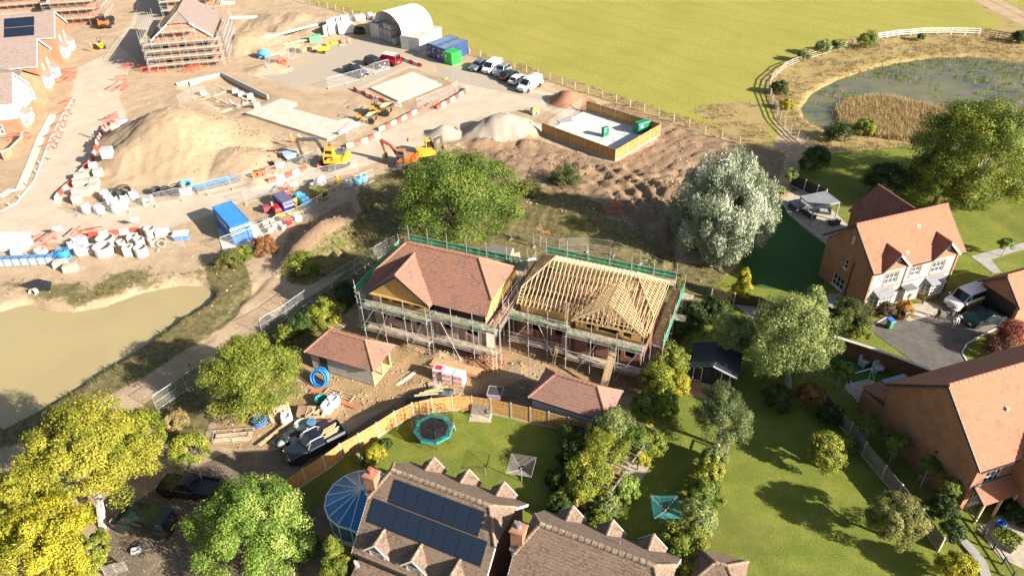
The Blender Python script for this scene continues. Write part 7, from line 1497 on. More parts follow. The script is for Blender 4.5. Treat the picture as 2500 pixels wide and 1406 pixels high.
# mini dumper with blue skip and mini digger in the pit by the haul road
MD = T('tracked_dumper', 'pale blue tipping skip on a small dumper below the big heap', 'dumper', gz(712,395), .4); MB().loft([[(-.6,-.5,.7),(.6,-.5,.7),(.6,.5,.7),(-.6,.5,.7)],[(-1.0,-.75,1.5),(.95,-.75,1.5),(.95,.75,1.5),(-1.0,.75,1.5)]]).build('skip', mat('skip_pale_blue',(.33,.45,.55),.6,.2), MD); MB().box(-1.3,.8,-.5,.5,.35,.75).build('chassis', BLACKP, MD)
for x in (-.9,.7):
    for sy in (-1,1): wheel(MD, x, sy*.6, .36, .28)
bucket(T('spare_bucket', 'rusty digger bucket lying by the mesh fence', 'bucket', gz(668,408)+Vector((0,0,.6)), .8), (0,0,0), 1.0, MUDY); bucket(T('spare_bucket', 'second digger bucket behind the red barrier', 'bucket', gz(625,434)+Vector((0,0,.55)), 2.0), (0,0,0), .9, XO)
RO = T('trench_roller', 'small yellow and teal roller beside the pale heap', 'roller', gz(1305,278), .6); MB().box(-.6,.6,-.35,.35,.35,.9).build('body', FOOT_Y, RO); MB().box(-.5,-.1,-.3,.3,.9,1.15).build('cover', SKY, RO)
for x in (-.4,.4): MB().tube((x,-.45,.3), (x,.45,.3), .3, n=14).build('drum', STEEL, RO)
# ================================================================= TREES AND PLANTS
BARK = mat('bark', (.13,.10,.075), .95, .3, 6, bmp=.6); BARKP = mat('bark_pale', (.42,.38,.33), .9, .25, 6)
def leaves(name, cl, per, leaf, m_, parent, seed, aspect=1.0, up=.25, shell=.3, zs=.8, vert=0.0):
    r = np.random.RandomState(seed); cl = np.asarray(cl, float); n = len(cl)*per
    c = np.repeat(cl, per, 0); d = r.normal(size=(n,3)); d /= np.linalg.norm(d, axis=1)[:,None]; rad = c[:,3]*(shell*1.4+(1-shell)*r.rand(n)**.6)
    sq = np.ones((n,3)); sq[:,2] = zs; p = c[:,:3]+d*rad[:,None]*sq+r.normal(size=(n,3))*(c[:,3]*.09)[:,None]
    cen = np.average(cl[:,:3], axis=0, weights=cl[:,3]); od = p-cen; od /= np.linalg.norm(od, axis=1)[:,None]+1e-6
    nn = d*.7+od*.5+r.normal(size=(n,3))*.55+np.array([0,0,up]); nn /= np.linalg.norm(nn, axis=1)[:,None]
    t = np.cross(nn, r.normal(size=(n,3))); t = t*(1-vert)+np.array([0,.1,1.0])*vert*1.2; t /= np.linalg.norm(t, axis=1)[:,None]; b = np.cross(nn, t)
    s = leaf*r.uniform(.45, 1.45, n)[:,None]; a = t*s*aspect; e = b*s*.62
    V = np.stack([p-a, p-e*.9+nn*s*.12, p+a, p+e*.9+nn*s*.12], 1).reshape(-1,3)
    me = npmesh(name, V, np.arange(n*4).reshape(-1,4), m_)
    tint = np.clip(np.repeat(r.rand(len(cl)), per)*.75+r.rand(n)*.42-.1, 0, 1); me.attributes.new('tint', 'FLOAT', 'POINT').data.foreach_set('value', np.repeat(tint, 4).astype(np.float32))
    return link(name, me, parent)
def crown_clumps(R, rz, n, seed, lo=.5, cr=.3, shape='round', dn=-.55):
    r = np.random.RandomState(seed); out = []
    lob = r.normal(size=(7,3)); lob /= np.linalg.norm(lob, axis=1)[:,None]; la = r.uniform(-.22,.2,7)
    for _ in range(n):
        d = r.normal(size=3); d /= np.linalg.norm(d)
        if d[2] < dn: d[2] = -d[2]
        k = (lo+(1-lo)*r.rand()**.55)*(1+sum(la*np.clip(lob@d,0,1)**3)); f = 1.0
        if shape == 'cone': z = r.rand(); f = (1-z)**.8+.08; a = r.uniform(0,6.28); q = f*math.sqrt(r.rand()); out.append((q*R*math.cos(a), q*R*math.sin(a), (z*2-1)*rz, cr*R*(.5+.6*f))); continue
        out.append((d[0]*k*R, d[1]*k*R, d[2]*k*rz, cr*R*r.uniform(.65,1.2)))
    return out
_seed = [100]
def tree(px, py, zc, rpx, label, m_, name='tree', cat='tree', n=90, per=140, leaf=.2, rzf=.85, trunk=.0, lo=.45, cr=.26, shape='round', bark=None, limbs=7, aspect=1.0, base=None, up=.25, zs=.8, vert=0.0, k=1.12, dn=-.55):
    c = g(px,py,zc); R_ = k*rpx*depth(c)/F_PX; _seed[0] += 1; sd = _seed[0]; gx_, gy_ = (c.x, c.y) if base is None else tuple(g(*base)[:2]); z0 = hz(gx_, gy_); bx, by = (gx_-c.x, gy_-c.y)
    R = T(name, label, cat, (c.x+bx*.0, c.y, z0)); h = zc-z0
    if rpx >= 55: n = int(n*1.25); per = int(per*2.1); leaf *= .5; cr *= .8
    else: n = int(n*1.3); per = int(per*1.4); leaf *= .68; cr *= .92
    cl = [(a, b_, d+h, max(.12,e)) for a, b_, d, e in crown_clumps(R_*.82, R_*rzf*.82, n, sd, lo, cr, shape, dn)]
    cl = [q for q in cl if q[2] > .2]
    leaves('crown', cl, per, leaf, m_, R, sd, aspect=aspect, up=up, zs=zs, vert=vert)
    tr = trunk or max(.05, R_*.055); rr = random.Random(sd); mb = MB(); top = Vector((0,0,max(.3,h-R_*rzf*.35)))
    mb.path([(bx,by,-.2), (bx*.5+tr*.4,by*.5,top.z*.5), tuple(top)], [tr*1.25,tr*.95,tr*.7], 8)
    mb.build('trunk', bark or BARK, R)
    for i in range(limbs):
        q = cl[rr.randrange(len(cl))]; s = top*rr.uniform(.55,1.0); e = Vector(q[:3]); m1 = s*.45+e*.55+Vector((0,0,R_*.08)); MB().path([s,m1,e], [tr*.5,tr*.3,tr*.1], 5).build('limb', bark or BARK, R)
    return R
L_OAK = mat_leaf('leaf_oak', (.067,.123,.015), (.169,.239,.031), (.301,.298,.062)); L_SILV = mat_leaf('leaf_silver', (.15,.195,.10), (.42,.46,.32), (.66,.68,.58)); L_YEL = mat_leaf('leaf_yellowing', (.187,.213,.021), (.362,.342,.037), (.483,.388,.052)); L_MID = mat_leaf('leaf_mid', (.109,.161,.017), (.259,.284,.037), (.350,.336,.052)); L_BRT = mat_leaf('leaf_bright', (.102,.193,.023), (.230,.323,.047), (.506,.542,.176)); L_DRK = mat_leaf('leaf_dark', (.023,.051,.009), (.063,.101,.016), (.126,.146,.027)); L_WIL = mat_leaf('leaf_willow', (.121,.168,.047), (.314,.362,.114), (.435,.439,.166)); L_ORG = mat_leaf('leaf_orange', (.338,.141,.031), (.554,.271,.062), (.604,.413,.103)); L_RED = mat_leaf('leaf_red', (.181,.046,.031), (.411,.129,.084), (.483,.218,.136)); L_GOLD = mat_leaf('leaf_gold', (.210,.213,.018), (.420,.382,.027), (.577,.449,.027)); L_VINE = mat_leaf('leaf_vine', (.132,.187,.021), (.338,.348,.041), (.483,.413,.062)); L_FIELD = mat_leaf('leaf_fieldoak', (.060,.110,.013), (.205,.245,.025), (.362,.336,.041))
tree(1108,492,5.2,146,'round dense green oak tree behind the tiled new house',L_OAK,'oak_tree',n=150,per=190,leaf=.2,rzf=.82,cr=.24)
tree(1776,508,5.9,140,'tall silver leaved white poplar beside the artificial lawn',L_SILV,'poplar_tree',n=220,per=190,leaf=.2,rzf=1.12,cr=.17,aspect=1.5,base=(1755,660),zs=1.7,vert=.55,k=1.06,dn=-.97)
tree(614,920,3.6,124,'rounded yellow green tree beside the track to the plot',L_MID,'round_tree',n=120,per=190,leaf=.15,rzf=.85,cr=.24)
tree(205,1115,4.6,190,'large yellowing maple tree beside the muddy pond',L_YEL,'maple_tree',n=150,per=200,leaf=.16,rzf=.8,cr=.2,base=(250,1285),bark=BARKP,trunk=.3,k=1.0)
tree(95,1345,4.4,150,'golden maple tree below the large yellowing maple',L_GOLD,'maple_tree',n=120,per=190,leaf=.15,rzf=.8,cr=.2)
tree(318,1075,3.4,92,'yellow green maple limb mass nearest the black pickup',L_VINE,'maple_tree',n=80,per=180,leaf=.15,rzf=.8,cr=.22)
tree(40,1250,4.6,120,'yellow maple between the large maple and the golden maple',L_YEL,'maple_tree',n=90,per=180,leaf=.15,rzf=.85,cr=.22)
tree(205,1360,3.0,62,'green maple shoots beside the golden maple',L_MID,'maple_tree',n=70,per=160,leaf=.15,rzf=.8,cr=.24)
tree(612,1300,3.2,160,'bright green flowering tree above the dark lane',L_BRT,'flowering_tree',n=120,per=190,leaf=.15,rzf=.85,cr=.22,k=1.02)
tree(822,1372,2.6,58,'yellow green conical cypress beside the conservatory',L_MID,'cypress_tree',n=90,per=110,leaf=.09,rzf=1.7,shape='cone',cr=.3)
tree(2400,380,6.2,178,'huge spreading field oak beside the reed pond',L_FIELD,'oak_tree',n=190,per=190,leaf=.21,rzf=.85,cr=.2,bark=BARKP)
tree(2300,440,4.0,90,'lower dark limb mass of oak next to the huge field oak',L_FIELD,'oak_tree',n=80,per=170,leaf=.2,cr=.24)
tree(2165,445,2.6,62,'dark evergreen thicket between the pond and the pergola lawn',L_DRK,'thicket','bush',n=60,per=170,leaf=.17,cr=.3); tree(1990,390,1.8,38,'dark shrub beside the grey shed at the field corner',L_DRK,'shrub','bush',n=40,per=150,leaf=.14,cr=.3)
tree(1930,840,4.4,112,'large pale willow like tree above the brick garden wall',L_WIL,'willow_tree',n=150,per=170,leaf=.14,rzf=1.0,cr=.22,aspect=1.4,bark=BARKP,base=(1925,950),zs=1.2,vert=.25,k=1.25); tree(1790,815,3.2,62,'grey green tree behind the black summerhouse',L_WIL,'willow_tree',n=70,per=140,leaf=.13,cr=.26)
tree(1985,740,3.0,36,'slender olive tree against the brick side wall',L_WIL,'olive_tree',n=40,per=110,leaf=.12,rzf=1.3,cr=.28)
tree(1765,1020,3.4,84,'dark green pear tree between the two long lawns',mat_leaf('leaf_pear',(.05,.085,.02),(.16,.19,.06),(.3,.3,.15)),'pear_tree',n=90,per=150,leaf=.12,rzf=.95,cr=.24,bark=BARKP)
tree(2012,1105,1.8,54,'small bright lawn tree nearest the grey fence',L_VINE,'lawn_tree',n=70,per=110,leaf=.11,rzf=.95,cr=.24); tree(2182,1265,2.2,78,'round pale green lawn tree beside the raised beds',mat_leaf('leaf_pale',(.12,.14,.03),(.27,.26,.07),(.38,.33,.12)),'lawn_tree',n=100,per=130,leaf=.11,rzf=.9,cr=.22)
tree(2335,1392,1.4,50,'golden yellow shrub beside the stepping stone path',L_GOLD,'shrub','bush',n=60,per=120,leaf=.1,cr=.28); tree(2320,1300,1.2,36,'dark green shrub near the raised beds',L_DRK,'shrub','bush',n=35,per=110,leaf=.1,cr=.3)
tree(1816,688,2.6,28,'narrow golden conifer beside the summerhouse path',L_GOLD,'conifer','tree',n=60,per=120,leaf=.09,rzf=1.6,shape='cone',cr=.32)
tree(1640,880,2.0,42,'leafy green shrub beside the summerhouse',L_MID,'shrub','bush',n=50,per=130,leaf=.12,cr=.3); tree(1608,925,2.0,46,'yellow flowered shrub behind the rendered garage',L_VINE,'shrub','bush',n=60,per=140,leaf=.12,cr=.28); tree(1658,935,1.4,34,'gold flowered bush below the summerhouse',L_GOLD,'shrub','bush',n=45,per=120,leaf=.11,cr=.3)
tree(1580,985,1.4,34,'dark green bush at the corner of the rendered garage',L_OAK,'shrub','bush',n=40,per=120,leaf=.11,cr=.3); tree(1655,800,1.2,40,'dark scrub below the open roofed house',L_DRK,'shrub','bush',n=40,per=110,leaf=.11,cr=.3); tree(1745,760,1.0,40,'shaded scrub between the poplar and the summerhouse',L_DRK,'shrub','bush',n=40,per=110,leaf=.12,cr=.3)
tree(2072,770,2.0,56,'mixed green shrub against the flint fronted house',mat_leaf('leaf_shrub',(.035,.06,.012),(.12,.14,.03),(.2,.2,.06)),'shrub','bush',n=70,per=150,leaf=.11,cr=.28); tree(2098,805,1.2,32,'lime green bush at the corner of the drive',L_MID,'shrub','bush',n=50,per=120,leaf=.1,cr=.3); tree(2030,775,1.4,26,'purple leaved shrub beside the willow tree',mat_leaf('leaf_purple',(.06,.025,.03),(.17,.09,.09)),'shrub','bush',n=30,per=110,leaf=.1,cr=.32)
tree(2207,756,.7,24,'orange leaved bush below the bay window',L_ORG,'shrub','bush',n=40,per=110,leaf=.08,cr=.32); tree(2165,755,.7,26,'brown green bush below the bay window beside the big shrub',mat_leaf('leaf_brown',(.07,.05,.025),(.17,.12,.06)),'shrub','bush',n=35,per=100,leaf=.08,cr=.32)
tree(2470,822,1.4,44,'pinkish red acer hedge at the bend of the drive',L_RED,'acer','bush',n=80,per=120,leaf=.09,cr=.26); tree(2440,850,.9,40,'low dark red hedge under the acer',mat_leaf('leaf_darkred',(.06,.025,.02),(.15,.06,.04)),'hedge','hedge',n=50,per=110,leaf=.09,cr=.3)
tree(1980,965,1.6,38,'orange brown shrub at the head of the large lawn',mat_leaf('leaf_rust',(.12,.07,.02),(.32,.16,.04)),'shrub','bush',n=40,per=100,leaf=.1,cr=.28); tree(1900,975,1.3,40,'blue green shrub under the pale willow like tree',L_DRK,'shrub','bush',n=45,per=110,leaf=.1,cr=.3); tree(2055,905,2.0,28,'small dark tree on the patch of artificial turf',L_OAK,'small_tree','tree',n=40,per=110,leaf=.1,cr=.3,bark=BARKP)
tree(2458,597,1.6,20,'young lime green street tree beside the paved path',L_BRT,'young_tree','tree',n=30,per=80,leaf=.1,cr=.34,bark=BARKP); tree(1932,428,1.5,18,'small olive tree at the end of the patio',L_WIL,'olive_tree','tree',n=30,per=80,leaf=.1,cr=.34,base=(1930,460)); tree(1908,468,.8,14,'red tipped bush beside the poplar',L_MID,'shrub','bush',n=20,per=80,leaf=.08,cr=.36)
for i, (x, y) in enumerate(((2122,1035),(2190,1080),(2268,1140),(2322,1190))):
    R = tree(x, y, 2.2, 30 if i < 3 else 27, 'staked sapling in the row below the big brick gable', L_OAK if i < 3 else L_MID, 'staked_sapling', n=34, per=80, leaf=.09, cr=.32, bark=BARKP, limbs=3); R['group'] = 'staked saplings'
    for a in (0,2.1,4.2): MB().tube((.35*math.cos(a),.35*math.sin(a),0), (.35*math.cos(a),.35*math.sin(a),.95), .03).build('stake', POSTW, R)
    MB().path([(.35,0,.85),(-.17,.3,.85),(-.17,-.3,.85),(.35,0,.85)], .025, 4).build('stake_rail', POSTW, R)
for i, (x, y, r_, z_, m_, l) in enumerate(((2046,325,34,1.2,L_DRK,'dark willow bush at the near edge of the reed pond'),(2112,312,26,.9,L_MID,'pale green bush in front of the reed bed'),(2118,98,24,1.6,L_OAK,'rounded bush at the end of the whitened rail fence'),(2010,118,22,1.4,L_WIL,'light bush growing through the pond fence'),(2050,112,16,1.2,L_WIL,'small bush beside the light bush in the pond fence'),(1965,135,18,1.2,L_WIL,'wispy bush at the bend of the pond fence'),(1905,215,22,1.0,L_DRK,'dark bush inside the bend of the pond fence'),(1920,255,16,.7,L_GOLD,'yellow bush inside the pond fence'),(2250,90,10,.7,L_OAK,'small bush against the whitened rail fence'),(2490,92,20,1.0,L_DRK,'dark bush at the far corner of the pond'))): tree(x, y, z_, r_, l, m_, 'pond_bush', 'bush', n=34, per=90, leaf=.14, cr=.32)
for x, y, r_, z_, m_, l in ((740,650,40,.8,L_MID,'low green bush on the flank of the soil bund'),(790,770,42,1.0,L_VINE,'yellow green hedge bush behind the grey clad garage'),(845,720,36,1.0,L_DRK,'shaded hedge bush beside the tiled new house'),(730,800,36,1.0,L_DRK,'shaded hedge bush beside the grey clad garage'),(700,820,26,.8,L_MID,'lighter hedge bush above the rounded tree'),(460,1095,44,1.2,L_VINE,'rusty green bush beside the black pickup'),(430,1030,30,.7,LG_DRY,'tuft of tall straw grass beside the track'),(915,1110,26,.8,L_GOLD,'golden shrub beside the conservatory roof'),(940,1085,16,.5,L_DRK,'spiky dark plant against the curved fence'),(880,1115,16,.5,L_WIL,'pale shrub beside the golden shrub'),(1380,440,40,.5,L_DRK,'dark scrub on the bank behind the oak'),(1280,470,40,.5,LG_GRN,'weedy scrub on the bank beside the oak'),(560,640,34,.5,LG_GRN,'weedy bush at the corner of the muddy pond'),(595,620,22,.5,L_MID,'green bush below the blue container'),(645,605,30,.5,mat_leaf('rust_grass',(.20,.08,.03),(.34,.16,.06)),'rusty red grass patch beside the soil bund'),(1640,690,30,.6,LG_GRN,'straw coloured scrub behind the bare roof'),(1030,430,40,.6,L_DRK,'shaded undergrowth beside the oak trunk')): tree(x, y, z_, r_, l, m_, 'wild_bush', 'bush', n=44, per=100, leaf=.11, cr=.27, k=1.25)
# hedges and climbers in the back gardens
for x, y, r_, z_, m_, l in ((1735,1150,30,1.2,L_VINE,'hedge clump under the pear tree'),(1722,1210,36,1.3,L_OAK,'hedge clump in the middle of the long garden hedge'),(1700,1270,42,1.4,L_WIL,'pale hedge clump with flowers in the long hedge'),(1672,1330,50,1.4,L_MID,'broad hedge clump at the lower end of the long hedge'),(1690,1390,40,1.2,L_VINE,'hedge clump beside the small brown roof'),(1703,1185,20,1.0,L_GOLD,'yellow rose bush on the shaded lawn'),(1500,1050,48,1.9,L_WIL,'grey green shrub beside the rendered garage wall'),(1475,1110,56,1.9,L_VINE,'yellow green climber over the timber pergola'),(1440,1160,48,1.7,L_VINE,'golden bamboo clump beside the pergola'),(1545,1075,40,1.7,L_OAK,'leafy climber on the far end of the pergola'),(1590,1085,30,1.4,L_MID,'green shrub at the pergola corner'),(1575,1050,16,1.4,L_GOLD,'bright yellow creeper on the pergola beam'),(1400,1110,34,1.2,L_DRK,'dark flower border beside the lawn'),(1425,1200,36,1.3,L_VINE,'bamboo at the lower end of the pergola'),(1525,1190,30,1.2,L_BRT,'palm leaved plant beside the pergola steps'),(1480,1240,28,.9,L_WIL,'grey lavender clump by the patio edge'),(1390,1060,22,1.0,L_OAK,'small shrub against the rendered garage fence'),(1360,1170,26,.8,L_DRK,'dark purple flower border by the lawn edge'),(1372,1240,30,.8,L_DRK,'shaded shrub beside the clipped hedge'),(1460,1280,30,.8,L_MID,'low shrub behind the dormer roofs'),(740,1330,30,1.2,L_OAK,'green bush in front of the conservatory'),(2480,1250,26,.6,L_DRK,'lavender bush beside the porch'),(2300,1240,30,.9,L_DRK,'dark shrub at the end of the grey fence'),(2030,1010,26,.9,L_DRK,'shaded shrub on the lawn side of the grey fence'),(2065,1080,20,.8,L_OAK,'small shrub against the grey fence'),(1690,770,34,.8,L_DRK,'bramble patch behind the summerhouse'),(1745,1120,28,1.2,L_WIL,'pale hedge clump close to the pear trunk'),(1655,1370,34,1.2,L_OAK,'dark hedge clump near the last dormer roof'),(1625,985,30,1.1,L_MID,'leafy bush between the garage and the narrow lawn'),(1560,1110,26,1.2,L_GOLD,'yellow flowering bush on the pergola corner'),(1455,1075,34,1.4,L_MID,'dense climber behind the covered garden furniture')): tree(x, y, z_, r_, l, m_, 'garden_bush', 'bush', n=60, per=120, leaf=.1, cr=.26, k=1.42)
CH = T('clipped_hedge', 'clipped narrow yellow green hedge behind the lichened roofs', 'hedge', g(1372,1228)); A, B = g(1352,1245), g(1395,1205); L = (B-A).length; a = ang(A,B); cl = [((i/14*L)*math.cos(a)-.5*L*math.cos(a), (i/14*L)*math.sin(a)-.5*L*math.sin(a), z, .42) for i in range(15) for z in (.4,.9,1.3)]; leaves('foliage', cl, 90, .08, L_VINE, CH, 55); MB().beam((-.5*L*math.cos(a),-.5*L*math.sin(a),.4), (.5*L*math.cos(a),.5*L*math.sin(a),.4), .1, .6).build('stems', BARK, CH)
# yucca and bare shrubs
YU = T('yucca', 'spiky yellow green yucca beside the front door', 'plant', g(2252,742)); mb = MB()
for i in range(60): a, e = rnd.uniform(0,6.28), rnd.uniform(.1,1.3); d = Vector((math.cos(a)*math.cos(e),math.sin(a)*math.cos(e),math.sin(e))); s = Vector((-d.y,d.x,0)).normalized()*.04; c0 = Vector((0,0,1.0)); mb.poly([c0-s,c0+s,c0+d*.75])
ob = mb.build('leaves', L_VINE, YU); MB().tube((0,0,0), (0,0,1.1), .1, .08).build('trunk', BARK, YU)
def bare(px, py, h, label):
    p = gz(px,py); R = T('bare_shrub', label, 'shrub', p); rr = random.Random(int(px)); mb = MB()
    def br(s, d, l, r_, k):
        e = s+d*l; mb.tube(s, e, r_, r_*.6, 5, False)
        if k: 
            for _ in range(3): br(s+(e-s)*rr.uniform(.5,1), (d+Vector((rr.uniform(-.8,.8),rr.uniform(-.8,.8),rr.uniform(-.2,.5)))).normalized(), l*rr.uniform(.55,.8), r_*.6, k-1)
    br(Vector((0,0,0)), Vector((.1,0,1)).normalized(), h*.4, .06, 4); mb.build('branches', BARKP, R)
    q = np.array(mb.v); k = q[np.random.RandomState(1).choice(len(q), 40)]; leaves('leaves', [(a,b_,c,.18) for a, b_, c in k if c > h*.4], 9, .07, L_ORG if px < 1400 else L_MID, R, 7)
bare(1318,600,3.4,'bare pinkish shrub between the two new houses'); bare(1580,672,3.2,'bare pale shrub behind the open trussed roof')

# ================================================================= GARDENS
TEAL = mat('trampoline_teal', (.02,.24,.22), .6, .1); MESHB = mat_net('trampoline_net', (.02,.02,.022), .3); GSTEEL = mat('dark_steel', (.12,.12,.12), .5, .1, 3, .5)
c = g(1060,1062); TP = T('trampoline', 'octagonal trampoline with teal pad and black net on the lawn', 'trampoline', (c.x,c.y,0), .2); oc = lambda r, z, k=0: [(r*math.cos(math.pi/4*i+k), r*math.sin(math.pi/4*i+k), z) for i in range(8)]
MB().poly(oc(1.35,.86)).build('mat', BLACKP, TP); o1, o2, o3 = oc(1.38,.88), oc(1.75,.86), oc(1.78,.66); mb = MB()
for i in range(8): mb.poly([o1[i],o2[i],o2[(i+1)%8],o1[(i+1)%8]]); mb.poly([o2[i],o3[i],o3[(i+1)%8],o2[(i+1)%8]])
mb.build('pad', TEAL, TP)
for i in range(8):
    p = o2[i]; q = o2[(i+1)%8]; MB().tube((p[0],p[1],0), (p[0]*1.02,p[1]*1.02,2.5), .025).build('net_pole', GSTEEL, TP); MB().poly([(p[0]*.99,p[1]*.99,.9),(q[0]*.99,q[1]*.99,.9),(q[0]*.99,q[1]*.99,2.4),(p[0]*.99,p[1]*.99,2.4)]).build('net', MESHB, TP)
LAD = ladder(TP, (1.95,.3,0), (1.75,.3,.85), name='ladder', m_=STEELW)
c = g(1174,1014); SB = T('garden_bench', 'weathered wooden slatted bench on a stone pad against the curved fence', 'bench', c, -.12)
for k in range(5): MB().box(-.75,.75,-.25+k*.11,-.17+k*.11,.42,.45).build('seat_slat', FGREY, SB)
for k in range(5): MB().box(-.75,.75,.3+.02*k,.33+.02*k,.52+k*.11,.6+k*.11).build('back_slat', FGREY, SB)
for sx in (-1,1): MB().box(sx*.78-.04,sx*.78+.04,-.28,.34,.6,.66).build('arm_rest', FGREY, SB); MB().box(sx*.78-.035,sx*.78+.035,-.27,-.2,0,.6).build('leg', FGREY, SB); MB().box(sx*.78-.035,sx*.78+.035,.3,.37,0,1.0).build('leg', FGREY, SB)
MB().box(-1.0,1.0,-.8,.4,.005,.05).build('stone_pad', PATIO, SB)
def airer(px, py, a, label, lm):
    c = g(px,py,1.8); R = T('rotary_airer', label, 'washing line', (c.x,c.y,0), a); MB().tube((0,0,0), (0,0,1.75), .03).build('pole', STEELW, R); E_ = [Vector((1.45*math.cos(math.pi/2*i),1.45*math.sin(math.pi/2*i),2.05)) for i in range(4)]
    for e in E_: MB().tube((0,0,1.55), e, .018, n=5).build('arm', STEELW, R)
    for k in range(9):
        f = .3+.7*k/8; q = [Vector((e.x*f,e.y*f,1.55+.5*f)) for e in E_]; MB().path(q+[q[0]], .009, 4).build('line', lm, R)
    return R
airer(1273,1140,.55,'rotary washing line with pinkish lines on the trampoline lawn', mat('line_pink',(.62,.5,.5),.6)); airer(1625,1242,.75,'rotary washing line with teal lines on the narrow lawn', mat('line_teal',(.05,.42,.5),.5))
A, B = g(1598,1052,2.2), g(1522,1158,2.2); a = ang(A,B); L = (B-A).length; PG = T('timber_pergola', 'weathered timber pergola over the planted patio', 'pergola', (A.x,A.y,0), a)
for y in (0,-2.4): 
    MB().beam((-.2,y,2.2), (L+2.2,y,2.2), .07, .16).build('beam', FGREY, PG)
    for x in (0,L*.5,L,L+2): MB().box(x-.05,x+.05,y-.05,y+.05,0,2.15).build('post', FGREY, PG)
for k in range(10): MB().beam((k*(L+2)/9,.3,2.3), (k*(L+2)/9,-2.7,2.3), .05, .12).build('rafter', FGREY, PG)
NT = mat('orange_timber', (.50,.26,.10), .8, .2); c = g(1488,1192); AR = T('garden_arch', 'new orange timber arch below the pergola', 'arch', (c.x,c.y,0), math.radians(-25))
for x in (-.75,.75):
    for y in (-.4,.4): MB().box(x-.05,x+.05,y-.05,y+.05,0,2.0).build('post', NT, AR)
    MB().beam((x,-.7,2.03), (x,.7,2.03), .06, .12).build('beam', NT, AR)
for y in (-.5,0,.5): MB().beam((-1.1,y,2.12), (1.1,y,2.12), .05, .1).build('rafter', NT, AR)
c = g(1418,1238); OB = T('timber_trellis', 'orange timber trellis post beside the bamboo', 'trellis', (c.x,c.y,0), 1.0); MB().beam((-.9,0,1.7), (.9,0,1.7), .06, .1).build('beam', NT, OB)
for x in (-.8,.8): MB().box(x-.05,x+.05,-.05,.05,0,1.7).build('post', NT, OB)
# summerhouse
A, B = g(1741,893,2.75), g(1757,834,2.75); a = ang(A,B); SH = T('summerhouse', 'summerhouse with black felt roof and dark glazed front', 'summerhouse', (A.x,A.y,0), a-math.pi/2); L = (B-A).length; FELT = mat('black_felt', (.028,.032,.042), .85, .25, 3)
rf = MB()
for sx in (-1,1): slope(rf, [(sx*2.3,0,1.95),(sx*2.3,L,1.95),(0,L,2.75),(0,0,2.75)], .3, .015)
rf.build('roof', FELT, SH); MB().prism([(-2.0,.5),(2.0,.5),(2.0,L-.1),(-2.0,L-.1)], 0, 1.9).build('wall', mat('black_stain', (.03,.03,.034), .8), SH)
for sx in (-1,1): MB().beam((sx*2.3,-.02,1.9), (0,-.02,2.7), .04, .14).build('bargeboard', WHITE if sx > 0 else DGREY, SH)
for k in range(4): pane(SH, Vector((-1.7+k*.85,.48,0)), Vector((1,0,0)), Vector((0,-1,0)), (0,.82,.1,1.8), frame=WHITE if k in (0,3) else DGREY, cols=1, rows=1, inset=0, name='glazed_door', sill=False)
for k in range(7): MB().box(-2.2+k*.6,-1.63+k*.6,-1.7,.4,.05,.1).build('deck_board', BOARD2, SH)
SHD = T('garden_shed', 'small green shed with grey felt roof behind the tiled new house', 'shed', gz(1226,640), math.radians(-22)); MB().prism([(-1.2,-.8),(1.2,-.8),(1.2,.8),(-1.2,.8)], 0, 1.7).build('wall', mat('shed_green', (.24,.34,.17), .85, .1), SHD); MB().poly([(1.21,-.8,1.7),(1.21,.8,1.7),(1.21,0,2.25)]).build('gable', _M['shed_green'], SHD)
for sy in (-1,1): MB().poly([(-1.35,sy*.95,1.62),(1.35,sy*.95,1.62),(1.35,0,2.3),(-1.35,0,2.3)][::-sy]).build('roof_sheet', mat('grey_felt', (.15,.145,.13), .9, .2), SHD)
pallet(gz(1258,640)+Vector((0,0,.6)), .5, 'pale pallet leaning beside the green shed', 1.2); tag(MB().tube((-1.0,0,.2), (1.0,.3,.25), .16, n=8).build('rolled_membrane', WBOX, None, gz(1288,640)), 'white rolled membrane beside the pallet behind the roof trusses', 'roll')
# garden pergola and furniture
ALU = mat('grey_aluminium', (.34,.36,.38), .5, .05, 3, .3); P4 = [Vector((35.75,81.34,0)), Vector((39.36,82.59,0)), Vector((40.26,79.68,0)), Vector((36.71,78.62,0))]; o = P4[3]; GP = T('garden_canopy', 'grey aluminium louvred canopy on four posts over garden sofas', 'canopy', o, ang(P4[3],P4[2])); Lx, Ly = (P4[2]-P4[3]).length, (P4[0]-P4[3]).length
for x in (.07,Lx-.07):
    for y in (.07,Ly-.07): MB().box(x-.07,x+.07,y-.07,y+.07,0,2.45).build('post', ALU, GP)
for x in (.07,Lx-.07): MB().box(x-.07,x+.07,0,Ly,2.42,2.62).build('beam', ALU, GP)
for y in (.07,Ly-.07): MB().box(0.141,Lx-.141,y-.07,y+.07,2.421,2.619).build('beam', ALU, GP)
for k in range(15): y = .2+k*(Ly-.4)/14; MB().obox((Lx/2,y,2.58), Lx-.3, .17, .03, 0, 0, .35).build('louvre', mat('louvre_grey', (.14,.15,.165), .7), GP)
SOFA = mat('charcoal_weave', (.05,.055,.06), .85, .15, 10); CUSH = mat('grey_cushion', (.32,.33,.34), .9, .1)
def sofa(px, py, rz, w_, label):
    R = T('garden_sofa', label, 'sofa', g(px,py), rz); MB().box(-w_/2,w_/2,-.4,.4,.05,.35).build('base', SOFA, R); MB().box(-w_/2,w_/2,.26,.42,.35,.75).build('back', SOFA, R)
    for sx in (-1,1): MB().box(min(sx*w_/2,sx*(w_/2-.14)),max(sx*w_/2,sx*(w_/2-.14)),-.4,.26,.35,.58).build('arm', SOFA, R)
    MB().box(-w_/2+.16,w_/2-.16,-.38,.24,.352,.46).build('cushion', CUSH, R)
